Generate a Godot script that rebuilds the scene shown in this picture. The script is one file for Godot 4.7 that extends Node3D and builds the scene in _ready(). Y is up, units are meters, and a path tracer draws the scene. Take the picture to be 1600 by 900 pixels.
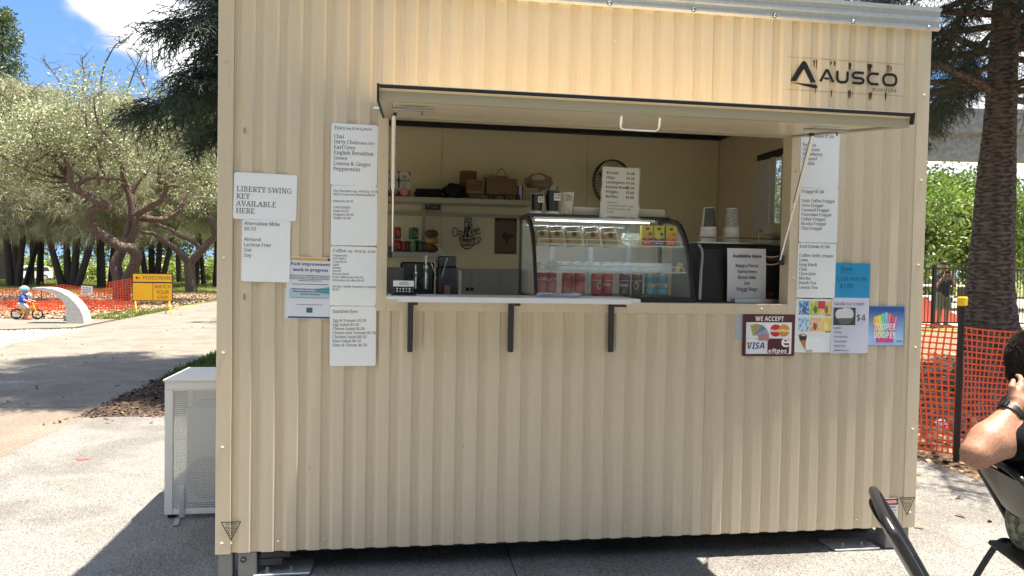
extends Node3D
# A cream food kiosk in a park.  x runs right along the kiosk's front wall, z comes out of it, y is up; metres.

class MB:
	var v = PackedVector3Array()
	var n = PackedVector3Array()
	var t = PackedVector2Array()
	var i = PackedInt32Array()
	func tri(a: Vector3, b: Vector3, c: Vector3):
		var m = (b - a).cross(c - a).normalized()
		var k = v.size()
		v.append_array([a, b, c]); n.append_array([m, m, m]); t.append_array([Vector2(), Vector2(), Vector2()])
		i.append_array([k, k + 2, k + 1])
	func quad(a: Vector3, b: Vector3, c: Vector3, d: Vector3):
		var m = (c - a).cross(d - b).normalized()
		var k = v.size()
		v.append_array([a, b, c, d]); n.append_array([m, m, m, m])
		t.append_array([Vector2(0, 1), Vector2(1, 1), Vector2(1, 0), Vector2(0, 0)])
		i.append_array([k, k + 2, k + 1, k, k + 3, k + 2])
	func box(c: Vector3, s: Vector3, b := Basis()):
		var h = s * 0.5
		var p = []
		for k in 8:
			p.append(c + b * Vector3(h.x if k & 1 else -h.x, h.y if k & 2 else -h.y, h.z if k & 4 else -h.z))
		quad(p[4], p[5], p[7], p[6]); quad(p[1], p[0], p[2], p[3])
		quad(p[5], p[1], p[3], p[7]); quad(p[0], p[4], p[6], p[2])
		quad(p[6], p[7], p[3], p[2]); quad(p[0], p[1], p[5], p[4])
	func span(x0, x1, y0, y1, z0, z1):
		box(Vector3((x0 + x1) * .5, (y0 + y1) * .5, (z0 + z1) * .5), Vector3(x1 - x0, y1 - y0, z1 - z0))
	func cbox(c: Vector3, s: Vector3, r: float, b := Basis()):
		# box with chamfered edges
		var h = s * 0.5
		var P = func(sx, sy, sz, ax): # corner vertex lying on face ax
			var q = Vector3(sx * h.x, sy * h.y, sz * h.z)
			for k in 3:
				if k != ax: q[k] -= r * signf(q[k])
			return c + b * q
		for ax in 3:
			for sg in [-1, 1]:
				var u = (ax + 1) % 3
				var w = (ax + 2) % 3
				var cs = []
				for e in [[-1, -1], [1, -1], [1, 1], [-1, 1]]:
					var g = [0, 0, 0]
					g[ax] = sg; g[u] = e[0]; g[w] = e[1]
					cs.append(P.call(g[0], g[1], g[2], ax))
				if sg > 0: quad(cs[0], cs[1], cs[2], cs[3])
				else: quad(cs[3], cs[2], cs[1], cs[0])
		for ax in 3: # edges along ax
			var u = (ax + 1) % 3
			var w = (ax + 2) % 3
			for su in [-1, 1]:
				for sw in [-1, 1]:
					var g0 = [0, 0, 0]
					var g1 = [0, 0, 0]
					g0[ax] = -1; g1[ax] = 1
					g0[u] = su; g1[u] = su; g0[w] = sw; g1[w] = sw
					var a = P.call(g0[0], g0[1], g0[2], u)
					var d = P.call(g1[0], g1[1], g1[2], u)
					var e = P.call(g1[0], g1[1], g1[2], w)
					var f = P.call(g0[0], g0[1], g0[2], w)
					if su * sw > 0: quad(d, a, f, e)
					else: quad(a, d, e, f)
		for sx in [-1, 1]:
			for sy in [-1, 1]:
				for sz in [-1, 1]:
					var a = P.call(sx, sy, sz, 0)
					var d = P.call(sx, sy, sz, 1)
					var e = P.call(sx, sy, sz, 2)
					if sx * sy * sz > 0: tri(a, d, e)
					else: tri(a, e, d)
	func tube(pts: Array, rad: Array, sides := 8, caps := true):
		var k0 = v.size()
		var m = pts.size()
		var up = Vector3.UP
		var prev = Vector3()
		for k in m:
			var d: Vector3 = (pts[mini(k + 1, m - 1)] - pts[maxi(k - 1, 0)]).normalized()
			if k == 0: prev = (up.cross(d) if absf(d.y) < .9 else Vector3.RIGHT.cross(d)).normalized()
			prev = (prev - d * prev.dot(d)).normalized()
			var o = d.cross(prev)
			var r: float = rad[mini(k, rad.size() - 1)]
			for s in sides:
				var a = TAU * s / sides
				var e = prev * cos(a) + o * sin(a)
				v.append(pts[k] + e * r); n.append(e); t.append(Vector2(float(s) / sides, k))
		for k in m - 1:
			for s in sides:
				var a = k0 + k * sides + s
				var b = k0 + k * sides + (s + 1) % sides
				i.append_array([a, a + sides, b, b, a + sides, b + sides])
		if caps:
			for e in [0, m - 1]:
				var c = k0 + e * sides
				for s in range(1, sides - 1):
					if e == 0: tri(v[c], v[c + s + 1], v[c + s])
					else: tri(v[c], v[c + s], v[c + s + 1])
	func lathe(prof: Array, segs := 16, x := Transform3D()):
		# profile of Vector2(radius, height), listed upwards for an outside surface
		for k in prof.size() - 1:
			var a: Vector2 = prof[k]
			var b: Vector2 = prof[k + 1]
			var e = Vector2(b.y - a.y, a.x - b.x).normalized()
			var k0 = v.size()
			for s in segs + 1:
				var g = TAU * s / segs
				var o = Vector3(cos(g), 0, sin(g))
				for q in [a, b]:
					v.append(x * (o * q.x + Vector3(0, q.y, 0))); n.append((x.basis * (o * e.x + Vector3(0, e.y, 0))).normalized()); t.append(Vector2(1.0 - float(s) / segs, 0 if q == a else 1))
			for s in segs:
				var c = k0 + s * 2
				i.append_array([c, c + 2, c + 1, c + 1, c + 2, c + 3])
	func prism(poly: PackedVector2Array, d: float, x := Transform3D(), back := true):
		var p = poly
		if Geometry2D.is_polygon_clockwise(p):
			p = p.duplicate(); p.reverse()
		var ix = Geometry2D.triangulate_polygon(p)
		var lo: Vector2 = p[0]
		var hi: Vector2 = p[0]
		for q in p:
			lo = lo.min(q); hi = hi.max(q)
		var F = func(z, flip):
			var k0 = v.size()
			var nn: Vector3 = (x.basis.z * (1.0 if not flip else -1.0)).normalized()
			for q in p:
				v.append(x * Vector3(q.x, q.y, z)); n.append(nn)
				t.append(Vector2((q.x - lo.x) / maxf(hi.x - lo.x, 1e-6), (hi.y - q.y) / maxf(hi.y - lo.y, 1e-6)))
			for k in range(0, ix.size(), 3):
				var a = p[ix[k]]
				var b = p[ix[k + 1]]
				var c = p[ix[k + 2]]
				var ccw = (b - a).cross(c - a) > 0
				if ccw != flip: i.append_array([k0 + ix[k], k0 + ix[k + 2], k0 + ix[k + 1]])
				else: i.append_array([k0 + ix[k], k0 + ix[k + 1], k0 + ix[k + 2]])
		F.call(d, false)
		if back: F.call(0.0, true)
		if d > 0:
			for k in p.size():
				var a = p[k]
				var b = p[(k + 1) % p.size()]
				quad(x * Vector3(a.x, a.y, 0), x * Vector3(b.x, b.y, 0), x * Vector3(b.x, b.y, d), x * Vector3(a.x, a.y, d))
	func stroke(pts: Array, w: float, d: float, x := Transform3D(), closed := false):
		# flat ribbon along a 2D polyline, with thickness
		var m = pts.size()
		var L = []
		var R = []
		for k in m:
			var a: Vector2 = pts[(k - 1 + m) % m] if closed or k > 0 else pts[k]
			var b: Vector2 = pts[(k + 1) % m] if closed or k < m - 1 else pts[k]
			var d1: Vector2 = (pts[k] - a).normalized()
			var d2: Vector2 = (b - pts[k]).normalized()
			if d1 == Vector2(): d1 = d2
			if d2 == Vector2(): d2 = d1
			var nn = (d1 + d2).normalized().orthogonal()
			var sc = 1.0 / maxf(.45, nn.dot(d1.orthogonal()))
			L.append(pts[k] - nn * w * .5 * sc); R.append(pts[k] + nn * w * .5 * sc)
		for k in (m if closed else m - 1):
			var k2 = (k + 1) % m
			prism(PackedVector2Array([L[k], L[k2], R[k2], R[k]]), d, x, false)
	func ball(c: Vector3, r: Vector3, seg := 12, rings := 8, b := Basis()):
		var k0 = v.size()
		for q in rings + 1:
			var a = PI * q / rings
			for s in seg + 1:
				var g = TAU * s / seg
				var e = Vector3(sin(a) * cos(g), cos(a), sin(a) * sin(g))
				v.append(c + b * (e * r)); n.append((b * (e / r)).normalized()); t.append(Vector2(float(s) / seg, float(q) / rings))
		for q in rings:
			for s in seg:
				var a = k0 + q * (seg + 1) + s
				var d = a + seg + 1
				i.append_array([a, d, a + 1, a + 1, d, d + 1])
	func add(o: MB, x: Transform3D):
		var k0 = v.size()
		for k in o.v.size():
			v.append(x * o.v[k]); n.append((x.basis * o.n[k]).normalized()); t.append(o.t[k])
		for k in o.i: i.append(k0 + k)
	func mesh() -> ArrayMesh:
		var arr = []
		arr.resize(Mesh.ARRAY_MAX)
		arr[Mesh.ARRAY_VERTEX] = v; arr[Mesh.ARRAY_NORMAL] = n; arr[Mesh.ARRAY_TEX_UV] = t; arr[Mesh.ARRAY_INDEX] = i
		var m = ArrayMesh.new()
		m.add_surface_from_arrays(Mesh.PRIMITIVE_TRIANGLES, arr)
		return m

var mats = {}
var fonts = {}
var taken = {}
var rng = RandomNumberGenerator.new()

func V(a, b, c) -> Vector3: return Vector3(a, b, c)
func at(p: Vector3, b := Basis()) -> Transform3D: return Transform3D(b, p)
func turn(axis: Vector3, deg: float) -> Basis: return Basis(axis, deg_to_rad(deg))

func M(key: String, r := .5, g := .5, b := .5, rough := .6, metal := 0.0) -> StandardMaterial3D:
	# base colours are linear values
	if not mats.has(key):
		var m = StandardMaterial3D.new()
		m.resource_name = key
		m.albedo_color = Color(r, g, b).linear_to_srgb()
		m.roughness = rough
		m.metallic = metal
		mats[key] = m
	return mats[key]

func noise_tex(sd: int, freq: float, kind: int, oct: int, stops: Array, size := 512) -> NoiseTexture2D:
	var f = FastNoiseLite.new()
	f.seed = sd; f.frequency = freq; f.noise_type = kind; f.fractal_octaves = oct
	if kind == FastNoiseLite.TYPE_CELLULAR: f.cellular_return_type = FastNoiseLite.RETURN_CELL_VALUE
	var x = NoiseTexture2D.new()
	x.width = size; x.height = size; x.seamless = true; x.noise = f; x.generate_mipmaps = false
	if stops:
		var gr = Gradient.new()
		var o = PackedFloat32Array()
		var c = PackedColorArray()
		for s in stops:
			o.append(s[0]); c.append(Color(s[1], s[2], s[3]).linear_to_srgb())
		gr.offsets = o; gr.colors = c
		x.color_ramp = gr
	return x

func textured(key: String, tex: Texture2D, metres: float, rough := .8, bump: Texture2D = null, bump_cm := .3) -> StandardMaterial3D:
	var m = M(key, 1, 1, 1, rough)
	m.albedo_color = Color.WHITE
	m.albedo_texture = tex
	m.uv1_triplanar = true; m.uv1_world_triplanar = true
	m.uv1_scale = Vector3.ONE / metres
	if bump:
		m.heightmap_enabled = true; m.heightmap_texture = bump; m.heightmap_scale = bump_cm
	return m

func detail(m: StandardMaterial3D, tex: Texture2D, metres: float):
	m.detail_enabled = true; m.detail_albedo = tex; m.detail_blend_mode = BaseMaterial3D.BLEND_MODE_MUL
	m.detail_uv_layer = BaseMaterial3D.DETAIL_UV_2
	m.uv2_triplanar = true; m.uv2_world_triplanar = true; m.uv2_scale = Vector3.ONE / metres

func glass(key: String, r := 1.0, g := 1.0, b := 1.0, a := .06) -> StandardMaterial3D:
	var m = M(key, r, g, b, .02)
	m.transparency = BaseMaterial3D.TRANSPARENCY_ALPHA
	m.albedo_color.a = a
	return m

func numbered(s: String) -> String:
	if not taken.has(s):
		taken[s] = 0
		return s
	taken[s] += 1
	return "%s_%03d" % [s, taken[s]]

func thing(called: String, label: String, category: String, pos := Vector3.ZERO, group := "", basis := Basis()) -> Node3D:
	var o = Node3D.new()
	o.name = numbered(called)
	add_child(o)
	o.transform = Transform3D(basis, pos)
	o.set_meta("label", label); o.set_meta("category", category)
	if group: o.set_meta("group", group)
	return o

func obj(called: String, what, m: Material, parent: Node = self, pos := Vector3.ZERO, basis := Basis()) -> MeshInstance3D:
	var o = MeshInstance3D.new()
	o.mesh = what.mesh() if what is MB else what
	o.material_override = m
	o.name = numbered(called) if parent == self else called
	o.transform = Transform3D(basis, pos)
	parent.add_child(o, true)
	return o

func structure(called: String, what, m: Material, parent: Node = self) -> MeshInstance3D:
	var o = obj(called, what, m, parent)
	if parent == self: o.set_meta("kind", "structure")
	return o

func stuff(o: Node, label := "", category := "") -> Node:
	o.set_meta("kind", "stuff")
	if label: o.set_meta("label", label)
	if category: o.set_meta("category", category)
	return o

func bx(called: String, x0, x1, y0, y1, z0, z1, m: Material, parent: Node, r := 0.0) -> MeshInstance3D:
	var b = MB.new()
	if r > 0: b.cbox(V((x0 + x1) * .5, (y0 + y1) * .5, (z0 + z1) * .5), V(x1 - x0, y1 - y0, z1 - z0), r)
	else: b.span(x0, x1, y0, y1, z0, z1)
	return obj(called, b, m, parent)

func round_rect(w: float, h: float, r: float, steps := 4) -> PackedVector2Array:
	var p = PackedVector2Array()
	for c in [[w / 2 - r, h / 2 - r, 0], [-w / 2 + r, h / 2 - r, 90], [-w / 2 + r, -h / 2 + r, 180], [w / 2 - r, -h / 2 + r, 270]]:
		for k in steps + 1:
			var a = deg_to_rad(c[2] + 90.0 * k / steps)
			p.append(Vector2(c[0] + cos(a) * r, c[1] + sin(a) * r))
	return p

func disc(r: float, seg := 20, c := Vector2()) -> PackedVector2Array:
	var p = PackedVector2Array()
	for k in seg:
		p.append(c + Vector2(cos(TAU * k / seg), sin(TAU * k / seg)) * r)
	return p

func font(kind: String) -> Font:
	if not fonts.has(kind):
		var f = SystemFont.new()
		f.font_names = PackedStringArray(["Droid Serif" if kind.begins_with("serif") else "Droid Sans"])
		if kind.ends_with("bold"): f.font_weight = 700
		fonts[kind] = f
	return fonts[kind]

func text(parent: Node, s: String, kind: String, em: float, pos: Vector3, m: Material, align := 0, basis := Basis(), spacing := 0.0, widen := 1.0) -> MeshInstance3D:
	# pos is the top left (align 0) or top centre (align 1) of the block
	var x = TextMesh.new()
	x.font = font(kind)
	x.text = s
	x.font_size = 32
	x.pixel_size = em / 32.0
	x.depth = .0006
	x.curve_step = 1.2
	x.line_spacing = spacing
	x.horizontal_alignment = HORIZONTAL_ALIGNMENT_LEFT if align == 0 else HORIZONTAL_ALIGNMENT_CENTER
	x.vertical_alignment = VERTICAL_ALIGNMENT_TOP
	return obj("lettering", x, m, parent, pos, basis.scaled_local(V(widen, 1, 1)))

func curve(pts: Array, sub := 5) -> Array:
	var o = []
	var m = pts.size()
	for k in m - 1:
		var a = pts[maxi(k - 1, 0)]
		var d = pts[mini(k + 2, m - 1)]
		for s in sub:
			o.append(pts[k].cubic_interpolate(pts[k + 1], a, d, float(s) / sub))
	o.append(pts[m - 1])
	return o

func limb(b: MB, pts: Array, r0: float, r1: float, sides := 8, sub := 5, lumpy := .08):
	var c = curve(pts, sub)
	var rad = []
	for k in c.size():
		rad.append(lerpf(r0, r1, float(k) / (c.size() - 1)) * (1.0 + rng.randf_range(-lumpy, lumpy)))
	b.tube(c, rad, sides)
	return c

func copies(called: String, mesh: Mesh, m: Material, xs: Array, parent: Node, tints: Array = []) -> MultiMeshInstance3D:
	var mm = MultiMesh.new()
	mm.transform_format = MultiMesh.TRANSFORM_3D
	mm.use_colors = not tints.is_empty()
	mm.mesh = mesh
	mm.instance_count = xs.size()
	for k in xs.size():
		mm.set_instance_transform(k, xs[k])
		if tints: mm.set_instance_color(k, tints[k])
	var o = MultiMeshInstance3D.new()
	o.multimesh = mm
	o.material_override = m
	o.name = numbered(called) if parent == self else called
	parent.add_child(o, true)
	o.set_meta("kind", "stuff")
	return o

func rot_any() -> Basis:
	return Basis.from_euler(V(rng.randf() * TAU, rng.randf() * TAU, rng.randf() * TAU))

func rvec() -> Vector3:
	while true:
		var p = V(rng.randf_range(-1, 1), rng.randf_range(-1, 1), rng.randf_range(-1, 1))
		if p.length_squared() < 1: return p
	return Vector3.ZERO

func _ready():
	rng.seed = 11
	camera_and_light()
	make_ground()
	make_kiosk()
	make_signs()
	make_interior()
	make_cage()
	make_left()
	make_right()
	make_people()
	make_trees()

func camera_and_light():
	var cam = Camera3D.new()
	cam.name = "camera"
	var yaw = deg_to_rad(8.69987)
	var pitch = deg_to_rad(-1.64894)
	var f = V(sin(yaw) * cos(pitch), sin(pitch), -cos(yaw) * cos(pitch))
	var r = V(cos(yaw), 0, sin(yaw))
	var u = r.cross(f)
	var roll = deg_to_rad(-1.0427)
	cam.transform = Transform3D(Basis(r * cos(roll) - u * sin(roll), r * sin(roll) + u * cos(roll), -f), V(.834384, 1.483271, 3.546594))
	cam.fov = 42.906
	cam.far = 1200.0
	cam.near = .05
	add_child(cam)
	cam.current = true

	# sky: a clear blue with scattered cumulus, the same all round
	var W = 2048
	var H = 1024
	var im = Image.create(W, H, false, Image.FORMAT_RGBF)
	var f1 = FastNoiseLite.new()
	f1.seed = 5; f1.frequency = 1.5; f1.fractal_octaves = 7; f1.fractal_gain = .55; f1.noise_type = FastNoiseLite.TYPE_SIMPLEX_SMOOTH
	for y in H:
		var el = PI * .5 - PI * (y + .5) / H
		var s = maxf(sin(el), 0.0)
		var air = V(.05, .142, .36).lerp(V(.19, .32, .50), pow(1.0 - s, 3.0))
		for x in W:
			var az = TAU * (x + .5) / W
			var c = air
			if el > -.02:
				var e2 = el - .10
				var p = V(cos(az) * cos(e2), sin(e2) * 1.9, sin(az) * cos(e2))
				var q = f1.get_noise_3dv(p * 1.15 + V(.9, .3, .55)) + .08
				var k = smoothstep(.06, .21, q)
				c = air.lerp(V(1.0, 1.02, 1.05) * (.40 + .62 * smoothstep(.10, .42, q)), k)
			im.set_pixel(x, y, Color(c.x, c.y, c.z))
	var pan = PanoramaSkyMaterial.new()
	pan.panorama = ImageTexture.create_from_image(im)
	var sky = Sky.new()
	sky.sky_material = pan
	var env = Environment.new()
	env.background_mode = Environment.BG_SKY
	env.sky = sky
	env.tonemap_mode = Environment.TONE_MAPPER_LINEAR
	env.tonemap_exposure = 3.45
	env.background_energy_multiplier = .72
	env.sky_rotation = V(0, deg_to_rad(.8), 0)
	env.sdfgi_enabled = true; env.ssao_enabled = true; env.ssil_enabled = true
	var we = WorldEnvironment.new()
	we.name = "environment"
	we.environment = env
	add_child(we)

	var sun = DirectionalLight3D.new()
	sun.name = "sun"
	sun.light_color = Color(1, .955, .88)
	sun.light_energy = 1.6
	sun.light_angular_distance = .55
	sun.shadow_enabled = true
	add_child(sun)
	sun.look_at_from_position(Vector3.ZERO, V(-.22, -1, -.02), Vector3.FORWARD)

func land(_x: float, z: float) -> float:
	# the lawn falls away gently far behind the kiosk
	return -.035 - .9 * smoothstep(45.0, 80.0, -z)

func sheet_poly(pts: Array, y: float, thick := 0.0) -> MB:
	var p = PackedVector2Array()
	for q in pts: p.append(Vector2(q[0], -q[1]))
	var b = MB.new()
	b.prism(p, maxf(thick, 0.0), Transform3D(Basis(V(1, 0, 0), V(0, 0, -1), V(0, 1, 0)), V(0, y - thick, 0)), false)
	return b

func make_ground():
	var soil = textured("lawn soil", noise_tex(3, .012, FastNoiseLite.TYPE_SIMPLEX, 5, [[.3, .10, .125, .03], [.5, .16, .185, .045], [.7, .24, .235, .08]]), 7.0, .95)
	detail(soil, noise_tex(9, .03, FastNoiseLite.TYPE_SIMPLEX, 4, [[.2, .6, .6, .55], [.8, 1, 1, 1]]), 1.3)
	var b = MB.new()
	var zs = [60.0, 20.0, 4.0, -10.0, -25.0, -45.0, -50.0, -55.0, -60.0, -65.0, -70.0, -75.0, -80.0, -110.0, -180.0, -420.0]
	var xs = [-420.0, -120.0, -40.0, 0.0, 40.0, 120.0, 420.0]
	for a in zs.size() - 1:
		for c in xs.size() - 1:
			var q = func(x, z): return V(x, land(x, z), z)
			b.quad(q.call(xs[c], zs[a]), q.call(xs[c + 1], zs[a]), q.call(xs[c + 1], zs[a + 1]), q.call(xs[c], zs[a + 1]))
	structure("ground", b, soil)

	# exposed aggregate pad round the kiosk, poured in slabs with open joints
	var grit = noise_tex(21, .27, FastNoiseLite.TYPE_CELLULAR, 1, [[0, .05, .049, .046], [.2, .115, .112, .106], [.45, .175, .172, .166], [.8, .215, .212, .205], [1, .29, .286, .277]], 1024)
	var agg = textured("exposed aggregate", grit, 1.35, .85, noise_tex(22, .27, FastNoiseLite.TYPE_CELLULAR, 1, [], 1024), .12)
	detail(agg, noise_tex(23, .006, FastNoiseLite.TYPE_SIMPLEX, 5, [[.25, .74, .73, .70], [.45, .95, .95, .94], [.6, 1, 1, 1], [.8, .87, .86, .83]]), 4.1)
	var pad = Node3D.new()
	pad.name = "pavement"
	add_child(pad)
	pad.set_meta("kind", "structure")
	for r in [[-2.08, 1.405, -3.82, 2.6], [1.412, 5.0, -3.82, 2.6], [-2.08, 1.405, 2.607, 14.0], [1.412, 5.0, 2.607, 14.0], [5.007, 16.0, .35, 14.0]]:
		obj("slab", sheet_poly([[r[0], r[2]], [r[1], r[2]], [r[1], r[3]], [r[0], r[3]]], 0.0, .09), agg, pad)
	# red survey mark sprayed on the pad
	var spray = M("red spray paint", .62, .07, .09, .9)
	b = MB.new()
	var blot = PackedVector2Array()
	for k in 18:
		var a = TAU * k / 18
		blot.append(Vector2(cos(a) * .045 * rng.randf_range(.75, 1.15), sin(a) * .028 * rng.randf_range(.6, 1.3)))
	b.prism(blot, .0, at(V(-1.46, .004, -2.25), turn(Vector3.RIGHT, -90)), false)
	b.prism(PackedVector2Array([Vector2(-.075, .012), Vector2(-.03, .004), Vector2(-.03, .02), Vector2(-.06, .03)]), 0.0, at(V(-1.46, .004, -2.25), turn(Vector3.RIGHT, -90)), false)
	obj("paint_mark", b, spray, pad)

	# concrete paths
	var fine = noise_tex(31, .05, FastNoiseLite.TYPE_SIMPLEX, 5, [[.2, .145, .115, .09], [.5, .18, .145, .115], [.8, .215, .178, .144]], 512)
	var pink = textured("pinkish concrete", fine, 1.1, .85, noise_tex(33, .2, FastNoiseLite.TYPE_SIMPLEX, 3, []), .08)
	detail(pink, noise_tex(34, .008, FastNoiseLite.TYPE_SIMPLEX, 5, [[.25, .82, .82, .82], [.6, 1, 1, 1]]), 5.0)
	var pale = textured("pale concrete", noise_tex(32, .05, FastNoiseLite.TYPE_SIMPLEX, 5, [[.2, .14, .125, .105], [.5, .175, .158, .134], [.8, .21, .19, .165]], 512), 1.3, .85, noise_tex(35, .2, FastNoiseLite.TYPE_SIMPLEX, 3, []), .08)
	detail(pale, noise_tex(36, .009, FastNoiseLite.TYPE_SIMPLEX, 6, [[.25, .78, .77, .74], [.45, .95, .95, .94], [.6, 1, 1, 1], [.78, .88, .86, .83]]), 6.0)
	var apron = Node3D.new()
	apron.name = "path"
	add_child(apron)
	apron.set_meta("kind", "structure")
	obj("slab", sheet_poly([[-9, -4.34], [-2.09, -4.42], [-2.09, 14], [-9, 14]], -.004, .08), pink, apron)
	var zz = -4.37
	var step = [-4.42, -7.4, -10.4, -13.4, -16.4, -19.4, -22.4, -25.4, -28.4, -31.4, -34.4]
	for k in step.size() - 1:
		obj("slab", sheet_poly([[-6.0 + rng.randf_range(-.03, .03), step[k + 1] + .006], [-2.1, step[k + 1] + .006], [-2.1, step[k] - .006 + (0.0 if k else .06)], [-6.0, step[k] - .006 + (0.0 if k else .08)]], -.002, .08), pale, apron)
	# raised slab under the concrete bench
	obj("slab", sheet_poly([[-14, -15.6], [-6.02, -15.6], [-6.02, -13.25], [-7.2, -12.72], [-14, -12.4]], .03, .12), pale, apron)

	# beds
	var bark = textured("bark mulch bed", noise_tex(41, .03, FastNoiseLite.TYPE_SIMPLEX, 5, [[.2, .018, .013, .009], [.5, .05, .034, .024], [.8, .11, .075, .05]]), .8, .95)
	structure("mulch_bed", sheet_poly([[-2.08, -6.6], [3.0, -6.6], [3.0, -3.83], [-2.05, -3.83], [-2.08, -4.0]], -.012), bark)
	var litter = textured("leaf litter bed", noise_tex(42, .03, FastNoiseLite.TYPE_SIMPLEX, 5, [[.2, .06, .035, .02], [.5, .17, .105, .062], [.8, .30, .2, .13]]), 1.1, .95)
	structure("leaf_litter_bed", sheet_poly([[-60, -34], [-6.6, -33], [-6.5, -19.5], [-7.0, -16.4], [-20, -16.9], [-60, -18]], -.014), litter)
	structure("leaf_litter_bed", sheet_poly([[-1.9, -50], [20, -50], [20, -34], [-1.9, -34]], -.014), litter)
	structure("pine_litter_bed", sheet_poly([[5.02, -13], [24, -13], [24, .34], [5.02, .34]], -.010), litter)
	var pebble = textured("pale pebble bed", noise_tex(44, .06, FastNoiseLite.TYPE_CELLULAR, 1, [[0, .12, .115, .1], [.5, .28, .27, .245], [1, .4, .39, .37]]), 1.6, .9)
	structure("gravel_bed", sheet_poly([[-16, -12.6], [-7.2, -12.9], [-6.03, -13.3], [-5.75, -10.1], [-5.9, -4.5], [-16, -4.5]], -.008), pebble)
	# loose mulch, litter, pebbles and grass
	scatter_ground()

func chip_mesh(l: float, w: float, h: float) -> ArrayMesh:
	var b = MB.new()
	var a = V(-l, 0, -w * .6)
	var c = V(l * .9, h * .3, -w)
	var d = V(l, 0, w * .7)
	var e = V(-l * .8, h * .4, w)
	var tp = V(0, h, 0)
	b.tri(e, d, tp); b.tri(d, c, tp); b.tri(c, a, tp); b.tri(a, e, tp)
	return b.mesh()

func tuft_mesh(blades: int, h: float, sp: float) -> ArrayMesh:
	var b = MB.new()
	for k in blades:
		var a = rng.randf() * TAU
		var r = sp * sqrt(rng.randf())
		var o = V(cos(a) * r, 0, sin(a) * r)
		var lean = V(rng.randf_range(-.5, .5), 0, rng.randf_range(-.5, .5)) * h
		var sd = V(cos(a + 1.3), 0, sin(a + 1.3)) * .006
		var hh = h * rng.randf_range(.5, 1.1)
		b.quad(o - sd, o + sd, o + sd * .7 + lean * .4 + V(0, hh * .6, 0), o - sd * .7 + lean * .4 + V(0, hh * .6, 0))
		b.tri(o - sd * .7 + lean * .4 + V(0, hh * .6, 0), o + sd * .7 + lean * .4 + V(0, hh * .6, 0), o + lean + V(0, hh, 0))
	return b.mesh()

func tinted(key: String, rough := .9) -> StandardMaterial3D:
	var m = M(key, 1, 1, 1, rough)
	m.albedo_color = Color.WHITE
	m.vertex_color_use_as_albedo = true
	return m

func spread(n: int, area: Array, y: float, size: Array, tilt := .5) -> Array:
	var o = []
	for k in n:
		var p = V(rng.randf_range(area[0], area[1]), y, rng.randf_range(area[2], area[3]))
		var s = rng.randf_range(size[0], size[1])
		o.append(Transform3D(Basis.from_euler(V(rng.randf_range(-tilt, tilt), rng.randf() * TAU, rng.randf_range(-tilt, tilt))).scaled(Vector3.ONE * s), p))
	return o

func tints(n: int, a: Color, b: Color, jit := .15) -> Array:
	var o = []
	for k in n:
		var c = a.lerp(b, rng.randf()) * rng.randf_range(1.0 - jit, 1.0 + jit)
		c.a = 1
		o.append(c)
	return o

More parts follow.
